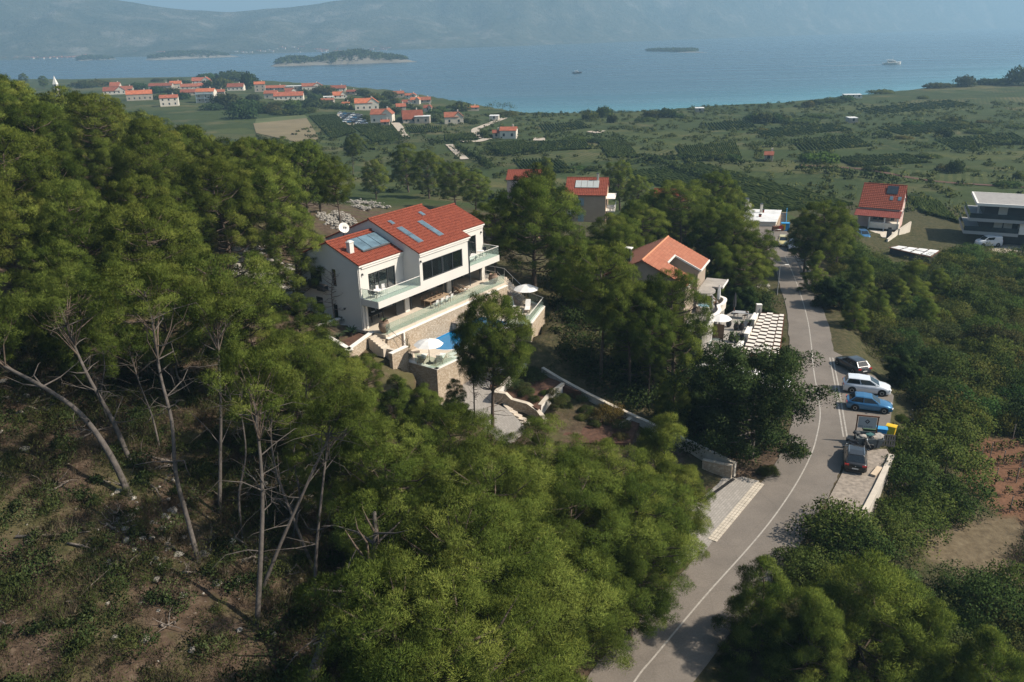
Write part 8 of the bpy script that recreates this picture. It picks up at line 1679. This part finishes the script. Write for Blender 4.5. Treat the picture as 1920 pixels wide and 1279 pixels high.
V6 = [('H', 532, 608, 118, 137, 166, 'stonewall', 'red roofed stone house standing highest above the bay'), ('G', 612, 690, 141, 156, 170, 'cream', 'pale gabled house below the highest bay house'), ('G', 594, 662, 180, 200, 226, 'cream', 'grey house with orange gable above the bay'), ('G', 652, 716, 163, 182, 214, 'cream', 'orange and white tall house near the bay'), ('H', 716, 798, 167, 190, 206, 'stonewall', 'dark red roofed house at the edge of the bay'), ('H', 552, 620, 218, 241, 256, 'stonewall', 'small orange hipped roof among dark trees'), ('G', 746, 802, 218, 240, 268, 'cream', 'small orange roofed house near the shore trees'), ('G', 256, 424, 171, 206, 256, 'cream', 'large white two storey house behind the car park'), ('G', 366, 522, 249, 288, 350, 'cream', 'white gabled house with solar roof beside the car park'), ('H', 440, 500, 331, 346, 372, 'stonewall', 'little orange roofed annex above the vineyard'),
      ('H', 600, 746, 270, 332, 350, 'stonewall', 'big plain red roof among the vineyards'), ('F', 682, 790, 300, 306, 352, 'stonewall', 'stone house with flat terrace beside the big red roof'), ('G', 900, 1034, 270, 306, 356, 'cream', 'white house standing alone between vineyards and bay'), ('H', 1294, 1412, 378, 404, 462, 'cream', 'white house with orange roof in the middle of the vineyards'), ('H', 1244, 1296, 400, 420, 462, 'stonewall', 'small annex left of the white vineyard house'), ('H', 1056, 1146, 242, 254, 262, 'stonewall', 'long low red roof by the shore'), ('F', 1220, 1286, 305, 312, 330, 'cream', 'white flat roofed shed at the end of the white track')]
def far_house(k, x0, x1, yr, ye, yb, wall, label, i):
    g = G((x0+x1)/2, yb); g2 = g; d = (g-CAM) @ _f; m = d/FPX; W_ = (x1-x0)*m; he = max(2.2, (yb-ye)*m*1.02); hr = max(.8, (ye-yr)*m*1.0-.3)
    dep = min(max(6, W_*.7), 9); rz = -math.atan2(g[0], g[1])*.6+R(4)*((i*7) % 5-2); t = thing('village_house', label, 'house', tuple(g), rz, 'houses of the village by the bay')
    w = MB(); w.box(-W_/2, W_/2, 0, dep, -3, he); wc = (1, 1, 1, 1) if i % 3 else (.86, .84, .8, 1); rc = ((.95, .95, 1, 1), (.62, .6, .64, 1), (1.2, 1.2, 1.05, 1), (.8, .88, .95, 1))[i % 4]
    if k == 'G': w.add([(W_/2, 0, he), (W_/2-.2, dep/2, he+hr), (W_/2, dep, he)], [(0, 2, 1)])
    if k in 'HP':
        for s in (-1, 1): w.add([(s*W_/2, 0, he), (s*W_/2, dep/2, he+hr), (s*W_/2, dep, he)], [(0, 1, 2)])
    mats = M[wall]
    if k == 'G':      # gable towards the viewer on the right part, roof falling to the left
        w = MB(); gw = W_*.5; w.box(-W_/2, W_/2, 0, dep, -3, he); w.add([(W_/2-gw, -.01, he), (W_/2-gw/2, -.01, he+hr), (W_/2, -.01, he), (W_/2-gw, dep, he), (W_/2-gw/2, dep, he+hr), (W_/2, dep, he)], [(0, 2, 1), (3, 4, 5)])
    wo = w.build('wall', mats, t); wo.color = wc
    r = MB(); o = .25
    if k == 'F': r.box(-W_/2-.1, W_/2+.1, -.1, dep+.1, he, he+.25)
    elif k == 'G':
        gw = W_*.5; xm = W_/2-gw/2
        for s in (-1, 1): r.slab([(xm, -o, he+hr+.12), (xm+s*(gw/2+o), -o, he-.1), (xm+s*(gw/2+o), dep+o, he-.1), (xm, dep+o, he+hr+.12)][::s], .14)
        r2 = MB(); 
        for s in (0, 1): r2.slab([(-W_/2-o, (-o, dep+o)[s], he-.1), (xm, (-o, dep+o)[s], he-.1), (xm, dep/2, he+hr*.95), (-W_/2-o, dep/2, he+hr*.95)][::(1, -1)[s]], .14)
        ro2 = r2.build('roof', M['fartile'], t); ro2.color = rc
    else:
        for s in (0, 1): r.slab([(-W_/2-o, (-o, dep+o)[s], he-.08), (W_/2+o, (-o, dep+o)[s], he-.08), (W_/2+o, dep/2, he+hr), (-W_/2-o, dep/2, he+hr)][::(1, -1)[s]], .16)
    ro = r.build('roof', M['fartile' if k != 'F' else 'roofwhite'], t); ro.color = rc
    if k != 'F': c_ = MB().box(W_*.2, W_*.2+.6, dep*.55, dep*.55+.6, he, he+hr+.9).build('chimney', M['cream'], ro)
    n = max(1, int(W_/3.2)); st = max(1, int(he/2.6))
    for s in range(st):
        for j in range(n): x = -W_/2+W_*(j+.5)/n; f = MB().box(x-.45, x+.45, -.05, .03, s*2.6+1.0, s*2.6+2.2).build('window', M['farglass'], t)
    if k == 'P':
        for s in (0, 1): MB().box(-W_/2+.2, W_/2-.2, -1.8, -.01, s*2.9+2.5, s*2.9+2.75).build('balcony', M['blueshut'], t)
        for x in (-W_/2+.3, 0, W_/2-.3): MB().box(x-.15, x+.15, -1.8, -1.5, 0, he).build('pillar', M['blueshut'], t)
hi = 0
for k, x0, x1, yr, ye, yb, wl_, lab in V4: far_house(k, 150+x0/3.6226, 150+x1/3.6226, 120+yr/3.6226, 120+ye/3.6226, 120+yb/3.6226, wl_, lab, hi); hi += 1
for k, x0, x1, yr, ye, yb, wl_, lab in V6: far_house(k, 600+x0/3.84, 600+x1/3.84, 140+yr/3.84, 140+ye/3.84, 140+yb/3.84, wl_, lab, hi); hi += 1
for x0, x1, yr, ye, yb, wl_, lab in ((1584, 1615, 176, 179, 185, 'cream', 'white flat roofed house on the low ridge to the right'), (1433, 1448, 294, 297, 303, 'stonewall', 'tiny red roofed hut alone in the fields'), (1304, 1320, 201, 206, 211, 'stonewall', 'small stone hut with pointed roof by the shore'), (1592, 1608, 223, 226, 231, 'stonewall', 'ruined stone hut in the far fields')): far_house('H' if 'red' in lab else 'F', x0, x1, yr, ye, yb, wl_, lab, hi); hi += 1
g_ = G(107, 190, 0, 150) if False else on_ray(107, 172, 640); zb_ = Tz(g_[0], g_[1]); t = thing('church_tower', 'pale church tower with pointed spire rising above the wood', 'church tower', (g_[0], g_[1], zb_)); ht = on_ray(107, 158, 640)[2]-zb_; hs = on_ray(107, 142, 640)[2]-zb_
MB().box(-1.3, 1.3, -1.3, 1.3, -1, ht).build('wall', M['cream'], t); MB().add([(-1.5, -1.5, ht), (1.5, -1.5, ht), (1.5, 1.5, ht), (-1.5, 1.5, ht), (0, 0, hs)], [(0, 1, 4), (1, 2, 4), (2, 3, 4), (3, 0, 4), (3, 2, 1, 0)]).build('spire', M['trim'], t)
for z in (ht*.55, ht*.8): MB().box(-.4, .4, -1.35, -1.25, z, z+2).build('window', M['farglass'], t)
# parked cars of the village car park
def far_car(p, rz, body, lab):
    g = G(*p); t = thing('parked_car', lab, 'car', tuple(g+np.array([0, 0, .25])), rz, 'cars in the village car park'); b = MB(); b.box(-2.1, 2.1, -.88, .88, .25, .85); b.build('body', M[body], t, bevel=.12); c = MB(); vs = [(-1.8, -.8, .85), (1.0, -.8, .85), (1.0, .8, .85), (-1.8, .8, .85), (-1.3, -.65, 1.45), (.3, -.65, 1.45), (.3, .65, 1.45), (-1.3, .65, 1.45)]; c.add(vs, [(4, 5, 6, 7), (0, 1, 5, 4), (1, 2, 6, 5), (2, 3, 7, 6), (3, 0, 4, 7)]); c.build('cabin', M['carglass'], t); MB().box(-1.2, .25, -.6, .6, 1.451, 1.50).build('roof', M[body], t)
    for x in (-1.3, 1.3):
        for y in (-.8, .8): o = MB().lathe([(.32, -.1), (.32, .1)], 10).build('wheel', M['tyre'], t); o.location = (x, y, .32); o.rotation_euler = (R(90), 0, 0)
LOT = [(634, 213), (655, 212), (676, 226), (688, 234), (662, 236), (640, 232), (628, 222)]
def on_ground(name, pts, m, dz=.25, n=1):
    P = []
    for a, b in zip(pts, pts[1:]+pts[:1]): P.append(G(*a))
    z = [p[2]+dz for p in P]; c = np.mean(P, 0); mb = MB(); mb.add([tuple(p+np.array([0, 0, dz])) for p in P]+[(c[0], c[1], np.mean(z))], [(i, (i+1) % len(P), len(P)) for i in range(len(P))]); o = mb.build(name, m, kind='structure')
    if o.data.polygons[0].normal.z < 0: o.data.flip_normals()
    return o
M['track'] = mat('pale_track', (.36, .31, .25), 1, .2, .3, world=True)
on_ground('car_park', LOT, M['track'])
cols = ['p_white', 'p_dark', 'p_steel', 'p_white', 'p_black', 'p_blue']
for i in range(20):
    r_ = i // 5; c_ = i % 5; p = (640+c_*8.2+r_*3.2, 215+r_*5.2+c_*.9); lab = {'p_white': 'white car in the far village car park', 'p_dark': 'dark grey car in the far village car park', 'p_steel': 'blue grey car in the far village car park', 'p_black': 'black car in the far village car park', 'p_blue': 'blue car in the far village car park'}
    b = cols[(i*5+r_) % 6]; far_car(p, R(15+(i*37) % 11), b, lab[b])
def track(name, pts, w_, m='track', dz=.3):
    P = [G(*p) for p in pts]; Q = catmull([p[:2] for p in P], 6); Z = T(Q[:, 0], Q[:, 1], False)+dz; V_, F_ = strip(-w_/2, w_/2, Q, 0); k = len(Q); V_[:k, 2] = Z; V_[k:, 2] = Z
    o = link_mesh(name, np_mesh(name, V_, F_[:, ::-1], M[m]), kind='structure'); return o
track('track', [(946, 222), (930, 228), (905, 238), (893, 243), (893, 250), (905, 258), (915, 262)], 4); track('track', [(738, 231), (745, 240), (748, 250), (756, 258)], 6); track('track', [(862, 266), (895, 266), (910, 262)], 4); track('track', [(842, 272), (855, 285), (872, 300)], 3); track('track', [(1000, 262), (1022, 262)], 9); track('track', [(1105, 247), (1118, 250), (1130, 246)], 3)
track('track', [(1860, 492), (1890, 494), (1935, 500)], 5, 'track', .15); track('track', [(1872, 467), (1890, 474), (1915, 480), (1940, 486)], 4, 'track', .15); track('track', [(1500, 310), (1620, 318), (1750, 340), (1930, 352)], 2.2, 'soil', .12)
# vineyards in rows
vine_m = foliage_mat('vine_leaves', (.030, .044, .013), (.058, .078, .023), (.10, .118, .038), .2, False)
def vineyard(A, B, Cc, D, n, h=.75, w_=.5, lab=None):
    n = int(n*1.7)
    A, B, Cc, D = [G(*p) for p in (A, B, Cc, D)]; Vs, Fs, Ts = [], [], []; o = 0; rr = np.random.default_rng(n)
    for i in range(n):
        f = (i+.5)/n; p, q = A+(B-A)*f, D+(Cc-D)*f; L = np.linalg.norm((q-p)[:2]); k = max(6, int(L/1.4)); d = (q-p)[:2]/L; nn = np.array([-d[1], d[0]]); s = np.linspace(0, 1, k); X = p[0]+(q[0]-p[0])*s; Y = p[1]+(q[1]-p[1])*s; Z = T(X, Y, False)
        ww = w_*(.35+.35*rr.random(k)); hh = h*(.7+.5*rr.random(k)); hh = np.where(rr.random(k) < .06, .2, hh)
        for off, z_ in ((-1, 0), (-.7, .7), (0, 1), (.7, .7), (1, 0)): Vs.append(np.c_[X+nn[0]*off*ww, Y+nn[1]*off*ww, Z+hh*z_+.02]); Ts.append(.45+.2*rr.normal(size=k))
        i0 = np.arange(k-1)
        for j in range(4): Fs.append(np.stack([o+j*k+i0, o+j*k+i0+1, o+(j+1)*k+i0+1, o+(j+1)*k+i0], 1))
        o += 5*k
    me = np_mesh('vine_rows', np.concatenate(Vs), np.concatenate(Fs), vine_m, np.concatenate(Ts)); return link_mesh('vine_rows', me, kind='stuff')
for v in (((579, 218), (630, 215), (668, 248), (622, 262), 14), ((657, 235), (733, 231), (756, 259), (702, 268), 18), ((833, 253), (889, 251), (897, 262), (834, 264), 14), ((912, 270), (977, 265), (1016, 281), (951, 292), 16), ((1120, 265), (1175, 265), (1199, 296), (1140, 296), 13), ((1265, 276), (1380, 267), (1392, 296), (1286, 306), 18), ((680, 267), (705, 268), (703, 281), (690, 281), 6), ((1165, 326), (1310, 306), (1600, 385), (1420, 402), 24), ((985, 268), (1095, 262), (1110, 280), (1025, 284), 13), ((1400, 245), (1560, 232), (1600, 244), (1440, 258), 12), ((1640, 240), (1800, 225), (1850, 238), (1690, 254), 12), ((1010, 235), (1090, 228), (1110, 240), (1020, 250), 10), ((1560, 296), (1700, 290), (1740, 306), (1600, 314), 14), ((1750, 262), (1900, 250), (1935, 268), (1790, 282), 14), ((1320, 232), (1400, 226), (1420, 238), (1330, 246), 9), ((1600, 205), (1780, 188), (1830, 198), (1640, 216), 12), ((960, 300), (1050, 300), (1080, 325), (980, 322), 9), ((1480, 262), (1600, 255), (1640, 275), (1500, 284), 12), ((760, 238), (830, 236), (830, 248), (770, 250), 10), ((1700, 370), (1760, 380), (1800, 420), (1730, 400), 10)): vineyard(*v)
# hedges: each a strip of leafy clumps along its line
def hedge(pts, h, w_, lab, m='leaf'):
    P = [G(*p) for p in pts]; Q = catmull([p[:2] for p in P], 12); L = np.linalg.norm(np.diff(Q, axis=0), axis=1).sum(); k = max(8, int(L/(w_*.8))); idx = np.linspace(0, len(Q)-1, k).astype(int); X, Y = Q[idx, 0]+NR.normal(size=k)*.4, Q[idx, 1]+NR.normal(size=k)*.4; Z = T(X, Y, False); c0 = np.array([X[0], Y[0], Z[0]])
    V, t = leaves(np.c_[X, Y, Z+h*.45]-c0, w_*(.5+.5*NR.random(k)), 34, .7, .5, flat=h/w_*.8); t_ = thing('hedge', lab, 'hedge', tuple(c0)); link_mesh('foliage', fmesh('hedge', V, t, M[m], 4), t_)
for pts, h, w_, lab in (([(912, 282), (930, 290), (951, 293), (1000, 289), (1020, 283)], 2, 2, 'dark hedge curving below the vineyard of the white house'), ([(700, 272), (735, 270), (770, 262)], 2, 2, 'hedge between two vineyards below the car park house'), ([(800, 266), (835, 268), (870, 268)], 1.6, 1.6, 'hedge along the lane to the vineyard house'), ([(1035, 258), (1080, 262), (1130, 262), (1190, 268)], 3, 3, 'long dark hedge left of the striped vineyard'), ([(1210, 300), (1260, 318), (1330, 345), (1380, 362)], 2, 1.8, 'dark hedge slanting down between the big vineyards'), ([(1410, 278), (1450, 275), (1520, 272), (1560, 268)], 1.8, 1.8, 'thin hedge across the middle of the plain'), ([(1550, 262), (1640, 258), (1670, 259)], 2, 1.8, 'hedge in the far fields above the scrub line'), ([(1700, 277), (1790, 285), (1850, 290)], 3, 3, 'broad dark scrub strip on the right of the plain'), ([(1500, 320), (1600, 330), (1690, 344)], 1.6, 1.5, 'low hedge below the lone red hut'), ([(1830, 275), (1900, 272), (1950, 272)], 2, 1.6, 'hedge reaching the right edge of the plain'), ([(1000, 218), (1040, 219)], 2, 1.5, 'low dark wall like hedge by the beach'), ([(915, 208), (940, 207), (962, 210)], 5, 4, 'shore hedge left of the beach'), ([(860, 283), (895, 300), (920, 318)], 2, 1.8, 'hedge beside the sandy path below the lane'), ([(1180, 308), (1300, 298), (1400, 310)], 1.5, 1.5, 'thin hedge above the big vineyard'), ([(600, 207), (640, 205), (660, 203)], 4, 3, 'dark hedge behind the open field'), ([(560, 205), (570, 212)], 2, 2, 'short hedge at the left of the open field')): hedge(pts, h, w_, lab)
def fbush(px, py, w_, hh, kd=0, lab=None, grp='trees and bushes dotted over the plain'):
    g = G(px, py); d = (g-CAM) @ _f; m = d/FPX; s = w_*m/6.2; c = (.7+.4*rnd.random(), .75+.3*rnd.random(), .75+.3*rnd.random(), 1); hgt = hh*m/3.4
    tree('bush' if hgt < 1.6 else 'round_tree', 'far_bush.%d' % kd, tuple(g-np.array([0, 0, .3])), rnd.random()*6, (s, s, max(hgt, .45*s)), lab or ('tall ' if hgt > 1.2 else 'low ')+('dark ' if c[1] < .9 else 'green ')+('bush near the beach' if py < 222 and px < 1330 else 'bush along the right shore ridge' if py < 205 else 'bush in the fields above the solar house' if px < 1290 else 'bush round the lone red hut' if px < 1530 else 'bush in the right hand fields'), 'bush', grp, c)
for x, y, w_, h in ((290, 448, 50, 42), (345, 440, 50, 40), (378, 460, 36, 30), (530, 440, 60, 34), (580, 440, 60, 34), (620, 442, 40, 24), (900, 455, 40, 36), (945, 462, 70, 40), (985, 460, 60, 34), (1020, 458, 40, 34), (1080, 462, 110, 20), (1145, 442, 80, 18), (1150, 608, 110, 46), (1290, 622, 42, 22), (1340, 640, 40, 28), (1395, 640, 46, 20), (1620, 512, 56, 34), (1650, 460, 30, 28), (1670, 468, 60, 18), (1630, 640, 60, 34), (1665, 648, 50, 50), (1720, 642, 50, 14), (1530, 658, 60, 14), (1860, 700, 80, 24), (1250, 380, 60, 22), (1200, 385, 70, 20), (1140, 392, 50, 20), (1110, 402, 36, 30), (1540, 370, 30, 14), (750, 590, 40, 22), (785, 598, 50, 26), (825, 600, 50, 24), (240, 530, 90, 24), (320, 535, 60, 20), (430, 545, 60, 18), (500, 455, 60, 20), (670, 412, 26, 12), (1905, 670, 40, 30), (1770, 460, 50, 14), (1900, 480, 60, 16), (1470, 520, 50, 16), (940, 490, 40, 14), (1560, 590, 70, 18), (1500, 470, 60, 18), (300, 640, 50, 20), (250, 635, 60, 18), (1745, 500, 70, 18), (1830, 540, 60, 16), (1380, 350, 70, 18), (1450, 338, 80, 18), (1530, 330, 70, 18), (1590, 330, 80, 16), (1640, 326, 60, 16)):
    fbush(960+x/2, y/2, w_/2, h/2, rnd.randrange(2))
for x, y, w_, h, lab in ((1700, 325, 60, 40, 'round tree breaking the far right skyline'), (1770, 318, 44, 24, 'smaller tree right of the skyline tree'), (1830, 318, 80, 24, 'bushy trees on the right skyline'), (1905, 320, 90, 66, 'dark wooded knoll at the right edge of the skyline')): fbush(960+x/2, y/2, w_/2, h/2, 0, lab, None)
for x, y, w_, h in ((1015, 262, 100, 82), (1350, 300, 110, 46), (1270, 300, 100, 30), (310, 150, 90, 46), (370, 165, 90, 40), (430, 180, 80, 40), (500, 175, 100, 56), (540, 210, 70, 40), (470, 240, 80, 50), (550, 285, 90, 50), (420, 310, 80, 40), (330, 330, 70, 40), (640, 240, 60, 40), (700, 265, 70, 40), (850, 275, 120, 40), (800, 260, 70, 40), (870, 250, 60, 30), (1080, 345, 80, 40), (1120, 350, 60, 30), (1180, 450, 80, 50), (1210, 460, 70, 40), (480, 325, 60, 46), (580, 345, 40, 40), (830, 340, 60, 50), (950, 240, 70, 24), (80, 235, 90, 30), (130, 240, 80, 30), (20, 130, 90, 50), (220, 200, 60, 50), (200, 250, 60, 40)): fbush(600+x/3.84, 140+y/3.84, w_/3.84, h/3.84, rnd.randrange(2), 'dark tree '+('beside the village car park house' if x < 520 else 'near the orange roofs above the bay' if x < 760 else 'by the house standing alone' if x < 1000 else 'on the shore past the house standing alone')+(' on the sea side' if y < 260 else ' on the vineyard side'), 'trees of the bay houses')
for x, y, w_, h in ((400, 175, 80, 40), (350, 165, 50, 30), (520, 200, 60, 40), (580, 195, 60, 40), (640, 210, 60, 40), (870, 115, 120, 42), (1030, 120, 150, 60), (950, 165, 110, 70), (1150, 172, 80, 90), (720, 145, 60, 30), (1010, 300, 100, 80), (1080, 290, 90, 60), (1130, 310, 120, 60), (960, 260, 80, 60), (900, 310, 100, 40), (1200, 290, 90, 40), (1230, 330, 90, 50), (1300, 330, 90, 50), (1380, 345, 90, 40), (1460, 345, 100, 40), (1540, 330, 90, 40), (1100, 370, 130, 80), (1450, 300, 80, 60), (1560, 295, 100, 50), (1640, 290, 100, 40), (1720, 300, 90, 30), (1540, 210, 60, 40), (1600, 240, 60, 40), (1660, 210, 90, 60), (1700, 205, 60, 40), (1180, 250, 60, 40), (1020, 240, 70, 40), (700, 240, 60, 40), (560, 240, 60, 40), (1330, 280, 60, 30), (640, 118, 60, 24), (530, 120, 50, 20), (90, 150, 150, 30), (40, 165, 80, 40)): fbush(150+x/3.6226, 120+y/3.6226, 1.35*w_/3.6226, 1.15*h/3.6226, rnd.randrange(2), 'dark tree '+('by the bright orange roof' if x < 420 else 'near the pale house by the open field' if x < 760 else 'round the blue balcony house' if x < 1060 else 'below the long low pale house' if x < 1500 else 'near the low red sheds')+(' on the sea side' if y < 190 else ' on the field side'), 'trees of the village')
on_ground('open_field', [(475, 232), (575, 222), (600, 262), (560, 268), (480, 250)], mat('dry_field', (.12, .10, .055), 1, .2, .06, world=True, col2=(.17, .135, .075)), .2)
on_ground('open_field', [(480, 224), (570, 215), (578, 222), (478, 232)], mat('grass_field', (.07, .085, .03), 1, .2, .06, world=True), .2)
# islands
ISL = mat('island_rock', (.15, .14, .12), 1, .2, .03, world=True)
def island(name, x0, x1, yb, prof, wood=True, lab=None):
    a, b = gp(x0, yb[0], SEA), gp(x1, yb[1], SEA); d = b-a; L = np.linalg.norm(d[:2]); u = d[:2]/L; n = np.array([-u[1], u[0]]); m = ((a+b)/2-CAM) @ _f/FPX; nx_, ny_ = 70, 22; dep = min(L*.5, 220); V_ = []; rr = np.random.default_rng(int(x0))
    for i in range(nx_+1):
        s = i/nx_; px = x0+(x1-x0)*s; h = np.interp(px, [p[0] for p in prof], [p[1] for p in prof])*m
        for j in range(ny_+1):
            t = j/ny_; e = max(0, 1-(2*t-1)**2)**.6*max(0, min(1, min(s, 1-s)*14))**.5; q = a[:2]+u*L*s+n*dep*(t)*(.3+.7*math.sin(math.pi*s)); nz = mnoise.fractal(Vector((q[0]*.02, q[1]*.02, 5)), 1, 2, 4); V_.append((q[0], q[1], SEA-.6+e*(max(h*.8, .9)+nz*h*.2)))
    i0 = (np.arange(nx_)[:, None]*(ny_+1)+np.arange(ny_)[None]).ravel(); link_mesh(name, np_mesh(name, V_, np.stack([i0, i0+ny_+1, i0+ny_+2, i0+1], 1), ISL, smooth=True), kind='structure')
    if wood:
        V_ = np.array(V_); sel = V_[V_[:, 2] > np.quantile(V_[:, 2], .32)]; c = sel[rr.integers(len(sel), size=900)]+rr.normal(size=(900, 3))*np.array([2, 2, .5])+np.array([0, 0, 1.5]); Vv, t = leaves(c, (1.6 if 'islet' in name else 3)+2*rr.random(900), 16, 3.2, 2.4, rg=rr); link_mesh('island_woodland', fmesh('island_woodland', Vv, t, M['leaf'], 4), kind='stuff')
island('island', 507, 792, (125, 116), [(507, 1), (515, 8), (540, 13), (570, 14), (590, 9), (612, 15), (640, 22), (665, 26), (690, 24), (710, 17), (735, 14), (760, 9), (775, 4), (792, 0)])
island('island', 284, 458, (113, 106), [(284, 3), (310, 9), (350, 13), (390, 13), (420, 9), (440, 4), (458, 0)]); island('island', 150, 222, (114, 111), [(150, 3), (170, 7), (200, 6), (222, 1)]); island('islet', 1203, 1278, (96, 98), [(1203, .3), (1212, 1.5), (1240, 2.2), (1258, 1.5), (1278, .3)]); island('islet', 1264, 1324, (98.5, 98.5), [(1264, .5), (1280, 2), (1300, 1.6), (1324, .3)], False)
# town on the far shore and along the foot of the mountains
rr = np.random.default_rng(77); mb = MB(); mr = MB()
for i in range(420):
    if i < 300: px, py = rr.uniform(-30, 165), rr.uniform(97, 111)
    else: px, py = rr.uniform(165, 760), rr.uniform(88, 100)
    by = np.interp(px, [q[0] for q in shorel], [q[1] for q in shorel]); dY = np.interp(px, px_, rY)
    f = np.clip((by-py)/40, 0, .5); d = ray(px, py+0); tt = (SEA-CAM[2])/ray(px, by)[2]; p0_ = CAM+ray(px, by)*tt; q = p0_*1.0; q[:2] *= 1+.16*f*2; zz = (CAM+d*(q[1]/d[1]))[2]; s = rr.uniform(5, 11)
    mb.cbox((q[0], q[1], zz-6), (s*1.5, s, 20)); mr.cbox((q[0], q[1], zz+4.8), (s*1.6, s*1.1, 1.8)) if rr.random() < .75 else None
mb.build('far_town', mat('far_town_wall', (.45, .42, .38), .9), kind='stuff'); mr.build('far_town_roofs', mat('far_town_roof', (.36, .15, .09), .9), kind='stuff')
# boats with their wakes
def boat(px, py, L, lab, hull, dirx, wake):
    g = gp(px, py, SEA); t = thing('motor_boat', lab, 'boat', (g[0], g[1], SEA), 0 if dirx > 0 else math.pi); w_ = L*.28; mb = MB(); vs = []
    for x, k, z in ((-.5, .9, .9), (-.2, 1, .9), (.2, .95, 1.0), (.42, .5, 1.25), (.5, .03, 1.4)): vs += [(x*L, -w_*.5*k, z*L*.11), (x*L, w_*.5*k, z*L*.11), (x*L, w_*.3*k, -.3), (x*L, -w_*.3*k, -.3)]
    fs = [];
    for i in range(4): fs += [(i*4+j, i*4+(j+1) % 4, i*4+4+(j+1) % 4, i*4+4+j) for j in range(4)]
    mb.add(vs, fs+[(3, 2, 1, 0), (16, 17, 18, 19)]); mb.build('hull', M[hull], t)
    MB().box(-L*.25, L*.18, -w_*.35, w_*.35, L*.1, L*.2).build('cabin', M['trim'], t); MB().box(-L*.22, L*.15, -w_*.36, w_*.36, L*.13, L*.165).build('window', M['farglass'], t); MB().box(-L*.3, L*.05, -w_*.4, w_*.4, L*.235, L*.25).build('canopy', M['trim'], t)
    for x in (-L*.28, L*.03): MB().bar((x, w_*.3, L*.2), (x, w_*.3, L*.235), .12).build('pillar', M['trim'], t)
    MB().tube([(L*.02, 0, L*.25), (L*.02, 0, L*.42)], .1, 5).build('mast', M['trim'], t)
    if wake:
        n = 24; mb = MB(); vs = []
        for i in range(n+1): s = i/n; x = -L*.5-wake*s; ww = (w_*.22+wake*.006*s)*(1-s*.75); vs += [(x, -ww, .06), (x, ww, .06)]
        o = MB().add(vs, [(2*i, 2*i+1, 2*i+3, 2*i+2) for i in range(n)]).build('wake_foam', mat('foam', (.45, .5, .53), .8), t)
boat(1672, 121, 24, 'white excursion boat trailing a pale wake on the open water', 'trim', 1, 120); boat(1082, 137.5, 12, 'small dark fishing boat alone on the water', 'darkwall', 1, 0)
